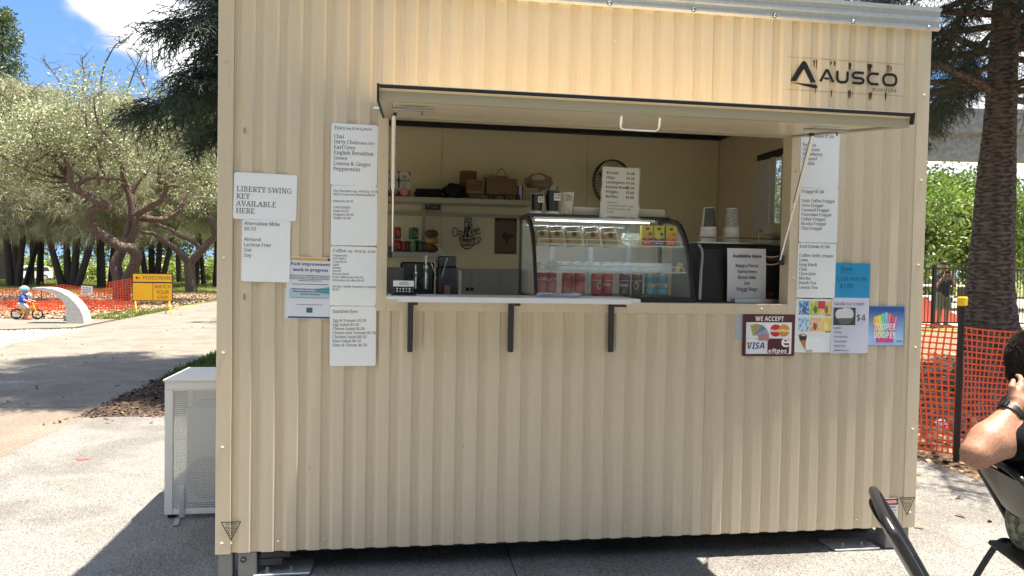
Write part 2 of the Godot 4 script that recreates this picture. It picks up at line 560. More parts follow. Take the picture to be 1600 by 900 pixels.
func scatter_ground():
	var chip = chip_mesh(.03, .009, .010)
	var m = tinted("mulch chips")
	var x = spread(9000, [-2.16, 1.2, -6.7, -3.8], -.006, [.6, 1.8])
	var o = copies("mulch", chip, m, x, self, tints(x.size(), Color(.025, .017, .012), Color(.12, .08, .055)))
	stuff(o, "dark bark mulch beside the concrete pad behind the white cage", "mulch")
	var leaf = chip_mesh(.045, .02, .012)
	x = spread(16000, [-22, -6.4, -33, -16.3], -.006, [.7, 1.9])
	o = copies("leaf_litter", leaf, m, x, self, tints(x.size(), Color(.10, .055, .03), Color(.42, .30, .2)))
	stuff(o, "brown fallen leaves on the bed round the twisted trees", "leaf litter")
	x = spread(9000, [4.95, 13.5, -9, .3], -.004, [.45, 1.5])
	o = copies("leaf_litter", leaf, m, x, self, tints(x.size(), Color(.10, .055, .03), Color(.42, .30, .2)))
	stuff(o, "pine litter behind the orange mesh under the big trunk", "leaf litter")
	var peb = MB.new()
	peb.ball(V(0, 0, 0), V(.02, .012, .016), 6, 4)
	x = spread(7000, [-9.5, -5.7, -13.2, -9.0], -.004, [.6, 1.6], .3)
	o = copies("gravel", peb.mesh(), m, x, self, tints(x.size(), Color(.18, .17, .15), Color(.42, .41, .38)))
	stuff(o, "pale pebbles in the bed in front of the concrete bench", "gravel")
	# stray leaves blown over the paths
	x = spread(150, [-6.0, -2.1, -22, -4.2], .003, [.25, .7])
	x.append_array(spread(45, [-2.3, -.6, -4.1, -3.5], .006, [.3, .8]))
	x.append_array(spread(50, [3.7, 5.2, -2.2, 1.4], .006, [.4, 1.0]))
	o = copies("fallen_leaves", leaf, m, x, self, tints(x.size(), Color(.06, .035, .02), Color(.22, .15, .09)))
	stuff(o, "stray brown leaves blown over the concrete", "leaf litter")
	# grass
	var tuft = tuft_mesh(14, .07, .06)
	var gm = tinted("grass blades", .7)
	gm.backlight_enabled = true; gm.backlight = Color(.25, .3, .08)
	x = spread(5000, [-2.1, 1.5, -13, -6.0], -.03, [.8, 1.7], .1)
	o = copies("grass", tuft, gm, x, self, tints(x.size(), Color(.05, .085, .015), Color(.11, .16, .03)))
	stuff(o, "green grass strip along the path behind the white cage", "grass")
	x = spread(7000, [-22, -6.0, -20, -15.7], -.03, [.7, 1.5], .1)
	var y = []
	for q in x:
		var edge: bool = q.origin.z > -16.9 - .25 * (q.origin.x + 7) and q.origin.x < -9.0 or q.origin.x > -6.9 - rng.randf() * .4
		if edge and rng.randf() < .8: y.append(q)
	o = copies("grass", tuft, gm, y, self, tints(y.size(), Color(.09, .125, .02), Color(.22, .24, .06)))
	stuff(o, "sunlit grass verge beyond the path beside the yellow sign", "grass")
	var big = tuft_mesh(26, .09, .3)
	x = spread(16000, [-52, 14, -60, -30], -.04, [.8, 1.5], .1)
	for k in x.size(): x[k].origin.y = land(0, x[k].origin.z)
	o = copies("grass", big, gm, x, self, tints(x.size(), Color(.11, .15, .025), Color(.26, .27, .06)))
	stuff(o, "bright lawn stretching behind the row of dark trunks", "grass")

func clad_profile(x0: float, x1: float) -> Array:
	# points (x, z) of the cladding's cross section: broad crests at z 0, narrow fluted pans 9 mm deep
	var P = .1063
	var o = []
	var k = int(floor(x0 / P)) - 1
	while k * P < x1:
		for q in [[0, 0], [.044, 0], [.055, -.0105], [.0605, -.0105], [.0625, -.0088], [.0645, -.0105], [.0685, -.0105], [.0705, -.0088], [.0725, -.0105], [.0765, -.0105], [.0785, -.0088], [.0805, -.0105], [.0905, -.0105], [.1045, 0]]:
			o.append(Vector2(k * P + q[0], q[1]))
		k += 1
	var out = []
	for j in o.size() - 1:
		var a: Vector2 = o[j]
		var b: Vector2 = o[j + 1]
		if b.x <= x0 or a.x >= x1: continue
		if a.x < x0: a = a.lerp(b, (x0 - a.x) / (b.x - a.x))
		if out.is_empty(): out.append(a)
		if b.x > x1: b = a.lerp(b, (x1 - a.x) / (b.x - a.x))
		out.append(b)
	return out

const WX0 := .772
const WX1 := 2.824
const WY0 := 1.316
const WY1 := 2.186
const WALL_TOP := 2.80

func clad_sheet(x0: float, x1: float, y0: float, y1: float, lift: float) -> MB:
	var b = MB.new()
	var p = clad_profile(x0, x1)
	var rows = maxi(2, int((y1 - y0) / .22))
	# slight oil-canning of the thin steel
	var f = FastNoiseLite.new()
	f.seed = 8; f.frequency = .9
	for k in p.size() - 1:
		for r in rows:
			var q = func(e: Vector2, s: float):
				var y = lerpf(y0, y1, s / rows)
				return V(e.x, y, e.y + lift + .0016 * f.get_noise_2d(e.x * 2.2, y * .9))
			b.quad(q.call(p[k], r), q.call(p[k + 1], r), q.call(p[k + 1], r + 1), q.call(p[k], r + 1))
	return b

func make_kiosk():
	var streak = noise_tex(51, .02, FastNoiseLite.TYPE_SIMPLEX, 4, [[.25, .965, .955, .94], [.5, 1, 1, 1], [.8, .98, .975, .97]])
	var cream = M("cream painted steel", .61, .51, .365, .38)
	cream.detail_enabled = true; cream.detail_albedo = streak; cream.detail_blend_mode = BaseMaterial3D.BLEND_MODE_MUL
	cream.detail_uv_layer = BaseMaterial3D.DETAIL_UV_2; cream.uv2_triplanar = true; cream.uv2_world_triplanar = true; cream.uv2_scale = V(2.6, .22, 2.6)
	cream.clearcoat_enabled = true; cream.clearcoat = .25; cream.clearcoat_roughness = .25
	var lining = M("interior lining", .81, .725, .49, .5)
	var black = M("black plastic", .012, .012, .013, .4)
	var rubber = M("black rubber seal", .014, .013, .014, .7)
	var zinc = textured("zinc steel", noise_tex(52, .05, FastNoiseLite.TYPE_CELLULAR, 1, [[0, .56, .58, .59], [1, .66, .68, .69]]), .25, .32)
	zinc.metallic = .6
	var steel = M("grey painted steel", .2, .195, .185, .5)
	var dark = M("dark underframe", .03, .029, .028, .7)
	var chrome = M("chrome", .75, .75, .74, .12, 1.0)
	var screw_m = M("painted screw", .62, .53, .38, .35)
	var k = thing("kiosk", "cream corrugated steel food kiosk with an open serving hatch", "kiosk")

	# cladding sheets, lapped 1 mm over one another, cut round the hatch
	var seams = [.055, .862, 1.624, 2.387, 3.15, 3.535]
	for s in seams.size() - 1:
		var x0: float = seams[s]
		var x1: float = seams[s + 1] + .012
		var lift = .0015 * (s % 2)
		for part in [[x0, minf(x1, WX0 - .02), .12, WALL_TOP], [maxf(x0, WX0 - .02), minf(x1, WX1 + .02), .12, WY0 - .02], [maxf(x0, WX0 - .02), minf(x1, WX1 + .02), WY1 + .02, WALL_TOP], [maxf(x0, WX1 + .02), x1, .12, WALL_TOP]]:
			if part[1] - part[0] > .003:
				obj("cladding_sheet", clad_sheet(part[0], part[1], part[2], part[3], lift), cream, k)
	# corner flashings
	for e in [[0.0, .068], [3.528, 3.6]]:
		bx("corner_flashing", e[0], e[1], .118, 2.802, -.03, .006, cream, k, .002)
	# screws along the foot, corners and under the roof
	var scr = MB.new()
	scr.lathe([Vector2(0, 0), Vector2(.0085, .0), Vector2(.0085, .0018), Vector2(.005, .0022), Vector2(.005, .006), Vector2(.0038, .0072), Vector2(0, .0074)], 8)
	var sm = scr.mesh()
	var spots = []
	for j in 17: spots.append(V(.0705 + .2126 * j, .166, -.0088))
	for yy in [.17, .62, 1.06, 1.5, 1.95, 2.4]:
		spots.append(V(.03, yy, .006)); spots.append(V(3.566, yy + .03, .006))
	for j in 9: spots.append(V(.2946 + .2126 * 2 * j * .93, 2.62, -.0113))
	for q in [[.745, 1.45], [.745, 1.72], [.745, 2.0], [2.852, 1.45], [2.852, 1.73], [2.852, 2.0]]: spots.append(V(q[0], q[1], .0065))
	for j in 6: spots.append(V(.88 + .36 * j, 1.288, .0065))
	for q in spots:
		obj("screw", sm, screw_m, k, q, turn(Vector3.RIGHT, 90))

	# hatch surround: four trims and a folded liner through the wall
	bx("hatch_trim", WX0 - .05, WX0, WY0 - .054, WY1 + .03, -.02, .0065, cream, k, .0015)
	bx("hatch_trim", WX1, WX1 + .05, WY0 - .054, WY1 + .03, -.02, .0065, cream, k, .0015)
	bx("hatch_trim", WX0 + .0005, WX1 - .0005, WY0 - .054, WY0 - .001, -.02, .0066, cream, k, .0015)
	bx("hatch_trim", WX0 + .0005, WX1 - .0005, WY1 + .001, WY1 + .03, -.02, .0064, cream, k, .0015)
	bx("hatch_liner", WX0 - .02, WX0 - .002, WY0 - .02, WY1 + .02, -.085, -.021, cream, k)
	bx("hatch_liner", WX1 + .002, WX1 + .02, WY0 - .02, WY1 + .02, -.085, -.021, cream, k)
	bx("hatch_liner", WX0 - .002, WX1 + .002, WY0 - .02, WY0 - .002, -.085, -.021, cream, k)
	bx("hatch_liner", WX0 - .002, WX1 + .002, WY1 + .002, WY1 + .02, -.085, -.021, cream, k)

	# shell: inner front lining, side walls, back wall, floor, ceiling, roof
	for q in [[.06, WX0 - .021, .2, 2.64], [WX1 + .021, 3.54, .2, 2.64], [WX0 - .021, WX1 + .021, .2, WY0 - .021], [WX0 - .021, WX1 + .021, WY1 + .021, 2.64]]:
		bx("inner_lining", q[0], q[1], q[2], q[3], -.085, -.03, lining, k)
	# left side wall; unseen doorway and open door added to brighten the interior
	bx("side_wall", .002, .06, .12, 2.80, -1.46, -.031, cream, k)
	bx("side_wall", .002, .06, .12, 2.80, -2.53, -2.32, cream, k)
	bx("side_wall", .002, .06, 2.28, 2.80, -2.32, -1.46, cream, k)
	bx("side_wall", .002, .06, .12, .2, -2.32, -1.46, cream, k)
	var sd = bx("added_door", .064, .10, .215, 2.27, -1.44, -.60, cream, k, .003)
	bx("handle", .101, .14, 1.15, 1.175, -.74, -.62, chrome, sd, .004)
	# right side wall with a window opening
	var wz0 = -1.74
	var wz1 = -.28
	var wy0 = 1.32
	var wy1 = 2.36
	bx("side_wall", 3.54, 3.598, .12, 2.80, -2.53, wz0, cream, k)
	bx("side_wall", 3.54, 3.598, .12, 2.80, wz1, -.031, cream, k)
	bx("side_wall", 3.54, 3.598, .12, wy0, wz0, wz1, cream, k)
	bx("side_wall", 3.54, 3.598, wy1, 2.80, wz0, wz1, cream, k)
	var win = obj("side_window", frame_mesh(wz0, wz1, wy0, wy1), black, k)
	bx("pane", 3.566, 3.570, wy0 + .04, wy1 - .04, wz0 + .04, -1.02, glass("window glass"), win)
	bx("pane", 3.578, 3.582, wy0 + .04, wy1 - .04, -1.0, wz1 - .04, glass("window glass"), win)
	bx("mullion", 3.556, 3.59, wy0 + .03, wy1 - .03, -1.03, -.99, black, win)
	bx("back_wall", .06, 3.54, .12, 2.80, -2.53, -2.472, cream, k)
	# back lining in panels with a narrow dark joint between
	var px = [.062, 1.157, 2.376, 3.538]
	for j in 3:
		bx("lining_panel", px[j] + .002, px[j + 1] - .002, .2, 2.63, -2.471, -2.462, lining, k)
	bx("floor", .06, 3.54, .13, .2, -2.471, -.086, M("pale vinyl", .42, .41, .38, .5), k)
	bx("ceiling", .06, 3.54, 2.641, 2.70, -2.471, -.031, M("ceiling lining", .72, .66, .52, .6), k)
	bx("cornice", .062, 3.538, 2.60, 2.64, -2.461, -2.425, black, k)
	bx("cornice", 3.50, 3.539, 2.60, 2.64, -2.424, -.09, black, k)
	bx("cornice", .061, .10, 2.60, 2.64, -2.424, -.09, black, k)
	bx("roof", -.03, 3.63, 2.801, 2.86, -2.56, -.002, M("zinc roof", .5, .5, .5, .4, .6), k)
	# folded zinc roof capping: stepped profile along the front
	var cap = MB.new()
	var pr = PackedVector2Array([Vector2(.0, 2.772), Vector2(.012, 2.768), Vector2(.03, 2.776), Vector2(.03, 2.786), Vector2(.018, 2.792), Vector2(.02, 2.815), Vector2(.032, 2.82), Vector2(.032, 2.832), Vector2(.022, 2.838), Vector2(.024, 2.865), Vector2(.036, 2.87), Vector2(.036, 2.882), Vector2(.0, 2.895), Vector2(-.16, 2.90), Vector2(-.16, 2.862), Vector2(-.003, 2.862)])
	cap.prism(pr, 3.66, Transform3D(Basis(V(0, 0, 1), V(0, 1, 0), V(-1, 0, 0)), V(3.63, 0, .003)))
	obj("roof_capping", cap, zinc, k)
	for j in 9: obj("screw", sm, chrome, k, V(.1 + .432 * j, 2.779, .034), turn(Vector3.RIGHT, 90).scaled(Vector3.ONE * 1.5))

	# serving hatch, hinged up
	var hz = .012
	var fl = obj("hatch_door", hatch_mesh(), M("cream hatch paint", .62, .54, .39, .3), k, V(0, 2.206, hz), turn(Vector3.RIGHT, 7.1))
	var L = .868
	bx("outer_skin", .752, 2.842, .005, .0125, .0, L - .005, M("cream outer skin", .74, .61, .41, .4), fl)  # wall paint lightened here to bounce more glow onto the wall above
	var rail = M("olive grey rail", .36, .32, .22, .4)
	bx("rail", .752, 2.842, -.030, .0045, L - .04, L - .0045, rail, fl)
	bx("rail", .752, 2.842, -.030, .0045, .004, .045, rail, fl)
	bx("rail", .752, .795, -.0302, .0045, .046, L - .041, rail, fl)
	bx("rail", 2.799, 2.842, -.0302, .0045, .046, L - .041, rail, fl)
	bx("seal", .752, 2.842, .013, .028, L - .004, L + .012, rubber, fl, .003)
	bx("seal", .744, .7515, -.034, .028, .02, L + .012, rubber, fl)
	bx("seal", 2.8425, 2.850, -.018, .028, .02, L + .012, rubber, fl)
	var h = MB.new()
	var hp = []
	for q in [[1.70, -.03], [1.70, -.055], [1.703, -.066], [1.714, -.071], [1.846, -.071], [1.857, -.066], [1.86, -.055], [1.86, -.03]]: hp.append(V(q[0], (q[1] + .03) * 1.25 - .026, .70 + q[1] * .2))
	h.tube(hp, [.0062], 8)
	obj("handle", h, chrome, fl)
	for bolt in [[.83, .93], [2.56, 2.70]]:
		var b = MB.new()
		b.tube([V(bolt[0] - .03, -.036, .62), V(bolt[1] + .03, -.036, .62)], [.006], 8)
		b.span(bolt[0], bolt[1], -.034, -.029, .60, .64)
		b.tube([V(bolt[1] - .02, -.04, .62), V(bolt[1] - .02, -.058, .63)], [.004], 6)
		obj("slide_bolt", b, M("dull bolt steel", .34, .33, .31, .35, .8), fl)
	var hinge = MB.new()
	hinge.tube([V(.70, 0, 0), V(2.90, 0, 0)], [.008], 8)
	obj("hinge", hinge, chrome, k, V(0, 2.218, .016))
	for s in [[.797, .0], [2.80, .0]]:
		var st = MB.new()
		var a = V(s[0], 2.145, .235)
		var c = V(s[0] - (.012 if s[0] > 2 else 0.0), 1.545, -.015)
		var d = (c - a).normalized()
		st.tube([a, a + d * .01, a + d * .34], [.0065, .0105, .0105], 10)
		var rod = MB.new()
		rod.tube([a + d * .33, c], [.0048], 8)
		var g = obj("gas_strut", st, M("strut steel", .55, .54, .52, .2, .9), k)
		obj("rod", rod, chrome, g)
		var br = MB.new()
		br.cbox(c + V(.012 if s[0] > 2 else -.01, 0, -.01), V(.018, .055, .03), .003)
		obj("strut_bracket", br, black, g)
		br = MB.new()
		br.cbox(a + V(0, .014, 0), V(.026, .026, .03), .003)
		obj("strut_bracket", br, black, g)

	# counter shelf on three brackets
	bx("counter", .776, 1.945, 1.318, 1.344, -.02, .262, M("white laminate", .66, .665, .68, .3), k, .003)
	bx("counter_edge", .776, .826, 1.3165, 1.3295, .2615, .2645, cream, k)
	bx("counter_edge", 1.90, 1.946, 1.3165, 1.3295, .2615, .2645, cream, k)
	for x in [.886, 1.372, 1.877]:
		var b = MB.new()
		b.cbox(V(x, 1.19, .0185), V(.026, .244, .022), .003)
		b.cbox(V(x, 1.3095, .125), V(.026, .012, .19), .002)
		b.cbox(V(x + .018, 1.303, .06), V(.03, .014, .03), .003)
		obj("counter_bracket", b, black, k)

	# scuffs and bits of old tape on the paint
	var marks = MB.new()
	for q in [[.113, 2.075, .012, .03], [.118, 1.305, .010, .035], [.205, 1.93, .004, .004], [.40, 1.93, .004, .004], [1.5, .82, .003, .02], [1.515, 1.24, .02, .004], [1.52, 1.02, .02, .004], [2.42, .55, .05, .002], [2.5, .5, .04, .002], [3.02, .9, .003, .03], [1.15, .6, .004, .014], [2.05, .38, .004, .01], [.42, .5, .003, .03], [3.3, 1.0, .003, .012]]:
		marks.prism(PackedVector2Array([Vector2(q[0], q[1]), Vector2(q[0] + q[2], q[1] + q[2] * .3), Vector2(q[0] + q[2] * .8, q[1] + q[3]), Vector2(q[0] - q[2] * .1, q[1] + q[3] * .8)]), .0006, at(V(0, 0, .0022)))
	stuff(obj("scuff_marks", marks, M("scuffed paint", .34, .27, .17, .8), k))
	# underframe, feet and plates
	for zz in [-.30, -2.30]:
		bx("skid_beam", .06, 3.54, .012, .118, zz - .035, zz + .035, dark, k)
	for xx in [.7, 1.8, 2.9]:
		bx("cross_beam", xx - .04, xx + .04, .03, .118, -2.26, -.34, dark, k)
	for q in [[.012, .075], [.1, .185], [3.44, 3.575]]:
		bx("foot", q[0], q[1], .004, .117, -.064 if q[0] < 3 else -.10, -.008, steel, k, .003)
	var nut = MB.new()
	nut.lathe([Vector2(0, 0), Vector2(.014, 0), Vector2(.014, .01), Vector2(.008, .011), Vector2(.008, .024), Vector2(0, .025)], 6)
	obj("bolt", nut, dark, k, V(.125, .085, -.0113), turn(Vector3.RIGHT, 90))
	for q in [.3, 3.27]:
		var plate = bx("base_plate", q - .13, q + .13, .003, .013, -.16, .0, zinc, k, .002)
		for e in [-.07, .04]:
			obj("bolt", nut, steel, plate, V(q + e, .013, -.03))
	for q in [[.2, .335, .085, .112], [.2, .30, .05, .08]]:
		bx("packer", q[0], q[1], q[2], q[3], -.09, -.02, dark, k)

	# maker's name on the upper wall, cut vinyl
	var ink = M("black vinyl", .008, .008, .01, .45)
	var lb = MB.new()
	var X = at(V(0, 0, .0032))
	# emblem: a rounded chevron over a wedge
	lb.prism(PackedVector2Array([Vector2(2.805, 2.465), Vector2(2.864, 2.563), Vector2(2.870, 2.569), Vector2(2.878, 2.5715), Vector2(2.886, 2.569), Vector2(2.892, 2.563), Vector2(2.947, 2.465), Vector2(2.918, 2.465), Vector2(2.878, 2.531), Vector2(2.836, 2.465)]), .0012, X)
	lb.prism(PackedVector2Array([Vector2(2.806, 2.4585), Vector2(2.948, 2.4535), Vector2(2.957, 2.444), Vector2(2.955, 2.436), Vector2(2.944, 2.434), Vector2(2.905, 2.441)]), .0012, X)
	obj("emblem", lb, ink, k)
	var word = MB.new()
	var yb = 2.472
	var yt = 2.532
	var w = .0135
	word.stroke([Vector2(2.972, yb), Vector2(3.003, yt - .002), Vector2(3.011, yt - .002), Vector2(3.044, yb)], w, .0012, X)
	word.stroke([Vector2(2.994, yb + .017), Vector2(3.022, yb + .017)], w * .7, .0014, X)
	var U = func(x): return [Vector2(x, yt), Vector2(x, yb + .02), Vector2(x + .006, yb + .008), Vector2(x + .018, yb + .003), Vector2(x + .04, yb + .003), Vector2(x + .052, yb + .008), Vector2(x + .058, yb + .02), Vector2(x + .058, yt)]
	word.stroke(U.call(3.066), w, .0012, X)
	word.stroke([Vector2(3.216, yt - .003), Vector2(3.168, yt - .003), Vector2(3.157, yt - .009), Vector2(3.153, yt - .017), Vector2(3.157, yt - .026), Vector2(3.168, yt - .031), Vector2(3.2, yt - .031), Vector2(3.211, yt - .036), Vector2(3.215, yt - .044), Vector2(3.211, yt - .053), Vector2(3.2, yb + .003), Vector2(3.152, yb + .003)], w, .0012, X)
	word.stroke([Vector2(3.302, yt - .003), Vector2(3.262, yt - .003), Vector2(3.248, yt - .01), Vector2(3.24, yt - .024), Vector2(3.24, yb + .024), Vector2(3.248, yb + .01), Vector2(3.262, yb + .003), Vector2(3.302, yb + .003)], w, .0012, X)
	var O = []
	for q in round_rect(.074, .056, .024, 4): O.append(q + Vector2(3.366, (yb + yt) * .5))
	word.stroke(O, w, .0012, X, true)
	obj("lettering", word, ink, k)
	text(k, "M O D U L A R", "sans", .021, V(3.268, 2.4585, .0036), ink, 0, Basis(), 0.0, 1.05)
	# outline of the clear decal film and the grime trapped beneath it in the flutes
	var grime = MB.new()
	var fm = M("decal grime", .10, .065, .035, .9)
	for e in [[2.79, 2.587, 3.45], [2.79, 2.421, 3.45]]:
		grime.span(e[0], e[2], e[1], e[1] + .0012, .0028, .0034)
	rng.seed = 77
	for j in 40:
		var fx: float = .1063 * int(rng.randi_range(27, 31)) + [.0575, .0625, .0665, .0705, .0785, .0835][rng.randi() % 6]
		var top: bool = rng.randf() < .68
		var y1 = (2.586 if top else 2.44) - rng.randf() * .012
		var len = rng.randf_range(.012, .05)
		var gw = rng.randf_range(.0015, .006)
		grime.prism(PackedVector2Array([Vector2(fx - gw, y1), Vector2(fx + gw, y1), Vector2(fx + gw * .4, y1 - len), Vector2(fx - gw * .5, y1 - len * .8)]), .0008, at(V(0, 0, -.0078)))
	obj("decal_grime", grime, fm, k)

func frame_mesh(z0: float, z1: float, y0: float, y1: float) -> MB:
	var b = MB.new()
	var w = .05
	b.span(3.525, 3.602, y0 - .01, y0 + w, z0 - .01, z1 + .01)
	b.span(3.525, 3.602, y1 - w, y1 + .01, z0 - .01, z1 + .01)
	b.span(3.526, 3.601, y0 + w, y1 - w, z0 - .01, z0 + w)
	b.span(3.526, 3.601, y0 + w, y1 - w, z1 - w, z1 + .01)
	return b

func hatch_mesh() -> MB:
	# hinge line at z 0; frame of folded steel round a sheet, seen from below
	var b = MB.new()
	var L = .868
	b.span(.796, 2.798, -.022, -.016, .046, L - .041)   # inner sheet
	return b

func laminate(called: String, label: String, cat: String, x0: float, x1: float, y0: float, y1: float, m: Material, r := .009, tilt := 0.0, z := .003, group := "") -> Node3D:
	# a stiff sheet fixed to the wall; its own origin is the top left corner of the sheet
	var w = x1 - x0
	var h = y1 - y0
	var t = thing(called, label, cat, V(x0, y1, z), group, turn(Vector3.BACK, tilt))
	var b = MB.new()
	# gently bowed sheet: columns follow a shallow wave so that the film catches the sky unevenly
	var p = round_rect(w, h, r, 3)
	b.prism(p, .0016, at(V(w / 2, -h / 2, 0)), true)
	obj("sheet", b, m, t)
	return t

func picture(parent: Node, w: float, h: float, pos: Vector3, m: Material, called := "print") -> MeshInstance3D:
	var b = MB.new()
	b.quad(V(0, -h, 0), V(w, -h, 0), V(w, 0, 0), V(0, 0, 0))
	return obj(called, b, m, parent, pos)

func shape(parent: Node, called: String, pts: PackedVector2Array, z: float, m: Material) -> MeshInstance3D:
	var b = MB.new()
	b.prism(pts, .0004, at(V(0, 0, z)), false)
	return obj(called, b, m, parent)

func rect2(x: float, y: float, w: float, h: float) -> PackedVector2Array:
	return PackedVector2Array([Vector2(x, y - h), Vector2(x + w, y - h), Vector2(x + w, y), Vector2(x, y)])

func image_mat(key: String, w: int, h: int, paint: Callable, rough := .3) -> StandardMaterial3D:
	var im = Image.create(w, h, false, Image.FORMAT_RGB8)
	for y in h:
		for x in w:
			im.set_pixel(x, y, paint.call(float(x) / w, float(y) / h))
	var m = M(key, 1, 1, 1, rough)
	m.albedo_color = Color.WHITE
	m.albedo_texture = ImageTexture.create_from_image(im)
	m.texture_repeat = false
	return m

func make_signs():
	var film = M("laminated white card", .79, .81, .81, .18)
	film.heightmap_enabled = true; film.heightmap_texture = noise_tex(56, .006, FastNoiseLite.TYPE_SIMPLEX, 3, []); film.heightmap_scale = .05
	var ink = M("black print", .015, .015, .017, .5)
	var grey = M("grey print", .09, .09, .1, .5)
	var Z = .0021
	var t = laminate("notice_sheet", "white laminated sheet reading LIBERTY SWING KEY AVAILABLE HERE", "notice", .073, .355, 1.682, 1.897, film, .009, -1.0)
	text(t, "LIBERTY SWING\nKEY\nAVAILABLE\nHERE", "serif", .0315, V(.012, -.058, Z), ink, 0, Basis(), -4.0)
	t = laminate("notice_sheet", "white laminated sheet headed Alternative Milks, below the swing key notice", "notice", .111, .327, 1.394, 1.680, film, .009, -.6, .0055)
	text(t, "Alternative Milks\n$0.50\n\nAlmond\nLactose Free\nOat\nSoy", "sans", .0215, V(.009, -.005, Z), ink, 0, Basis(), -1.5)
	# works poster in a plastic sleeve, partly under its neighbours
	var paper = M("matt paper", .66, .68, .74, .55)
	t = laminate("works_poster", "park improvement works poster in a clear sleeve, tucked behind the coffee menu", "poster", .312, .515, 1.224, 1.514, paper, .002, -.8, .0007)
	shape(t, "yellow_band", rect2(.016, -.004, .168, .013), .0018, M("mustard print", .62, .36, .06, .5))
	shape(t, "blue_band", rect2(.184, -.004, .019, .013), .0018, M("navy print", .03, .06, .2, .5))
	shape(t, "blue_band", rect2(.010, -.280, .19, .008), .0018, M("navy print"))
	shape(t, "tint_band", rect2(.012, -.150, .19, .045), .0018, M("pale blue print", .42, .52, .6, .5))
	shape(t, "teal_band", PackedVector2Array([Vector2(.128, -.150), Vector2(.202, -.138), Vector2(.202, -.176), Vector2(.140, -.165)]), .0023, M("teal print", .12, .36, .4, .5))
	var navy = M("navy lettering", .012, .03, .14, .5)
	text(t, "Park improvement", "sans_bold", .0200, V(.108, -.022, Z), navy, 1)
	text(t, "work in progress", "sans_bold", .0200, V(.108, -.049, Z), navy, 1)
	text(t, "Brisbane City Council is upgrading the water play area and\nimproving the features of the playground. This upgrade will\nsee water reuse efficiency to ensure everyone can enjoy the\nwater play area for years to come.\n\nFor your safety this area will be closed during works.", "sans_bold", .0066, V(.108, -.083, Z), ink, 1, Basis(), 2.0)
	text(t, "Estimated Project start date: January 2024\nEstimated finish date: November 2024\n(Weather permitting)", "sans_bold", .0085, V(.108, -.146, .0026), navy, 1, Basis(), 6.0)
	text(t, "Thank you for your patience while we improve our community parks\n\n\n\n\nScan for more about this project and other works", "sans", .0055, V(.108, -.188, Z), ink, 1)
	shape(t, "crest", rect2(.093, -.238, .028, .024), .0018, M("dark teal print", .03, .12, .13, .5))
	# clear sleeve edge
	bx("sleeve_edge", -.008, .004, -.292, -.15, .0, .0012, M("crumpled clear tape", .62, .6, .52, .2), t)

	# menu column left of the hatch
	t = laminate("menu_sheet", "topmost sheet left of the hatch, headed Tea's", "menu", .507, .722, 1.853, 2.142, film, .010, -.4)
	text(t, "Tea's", "serif", .0215, V(.012, -.009, Z), ink)
	text(t, "Reg $5.00 Lg $6.00", "serif", .0135, V(.068, -.014, Z), ink)
	text(t, "Chai\nDirty Chai\nEarl Grey\nEnglish Breakfast\nGreen\nLemon & Ginger\nPeppermint", "serif", .0222, V(.012, -.048, Z), ink, 0, Basis(), -1.5)
	text(t, "(extra 50c)", "serif", .0160, V(.120, -.0785, Z), ink)
	t = laminate("menu_sheet", "Hot Chocolate sheet, directly under the Tea's sheet", "menu", .509, .722, 1.570, 1.851, film, .010, .3, .0045)
	text(t, "Hot Chocolate reg - $6.00 lg - $7.00\nWith Cream and Marshmallows\n\nBabycino $1.00", "serif", .0128, V(.010, -.018, Z), ink, 0, Basis(), 2.0)
	text(t, "Cold Drinks\nCans $3.00\nPoppers $2.00\nWater $3.00", "serif", .0142, V(.010, -.094, Z), ink)
	t = laminate("menu_sheet", "Coffee price sheet in the left menu column, above Sandwiches", "menu", .509, .723, 1.286, 1.567, film, .010, -.3)
	text(t, "Coffee", "serif", .0205, V(.011, -.010, Z), ink)
	text(t, "reg - $6.00 lg - $7.00", "serif", .0140, V(.078, -.015, Z), ink)
	text(t, "Cappuccino\nFlat White\nLong Black\nLatte\nMocha\nDecafe\nPiccolo $4.00\nIrish Coffee (extra $0.50)\nExtra shot of coffee $0.50\n\nSyrups, vanilla, hazelnut or caramel\n$0.50", "serif", .0122, V(.011, -.037, Z), ink, 0, Basis(), .3)
	t = laminate("menu_sheet", "Sandwiches sheet, lowest in the left menu column", "menu", .510, .724, .999, 1.283, film, .010, .2, .0045)
	text(t, "Sandwiches", "serif", .0205, V(.012, -.013, Z), ink)
	text(t, "Egg & Tomato $5.50\nEgg Salad $5.50\nCheese Salad $5.50\nCheese and Tomato $5.50\nChicken Salad $6.50\nHam Salad $6.50\nHam & Cheese $6.50", "serif", .0168, V(.012, -.058, Z), ink, 0, Basis(), -1.0)

	# menu column right of the hatch
	t = laminate("menu_sheet", "topmost sheet right of the hatch, headed Milk Shakes, behind the gas strut", "menu", 2.872, 3.089, 1.922, 2.206, film, .010, -.3, .0072)
	text(t, "Milk Shakes $7.00\n\nBanana\nChocolate\nStrawberry\nCaramel\nVanilla", "serif", .0205, V(.010, -.004, Z), ink, 0, Basis(), -1.0)
	t = laminate("menu_sheet", "Frappé sheet, middle one of the right menu column", "menu", 2.873, 3.088, 1.638, 1.920, film, .010, .3, .0085)
	text(t, "Frappé $7.00\n\nIrish Coffee Frappé\nOreo Frappé\nCaramel Frappé\nChocolate Frappé\nCoffee Frappé\nMocha Frappé\nChai Frappé", "serif", .0205, V(.009, -.007, Z), ink, 0, Basis(), -1.0)
	t = laminate("menu_sheet", "Iced Drinks sheet above the ice cream pictures", "menu", 2.872, 3.087, 1.352, 1.636, film, .010, -.2, .0072)
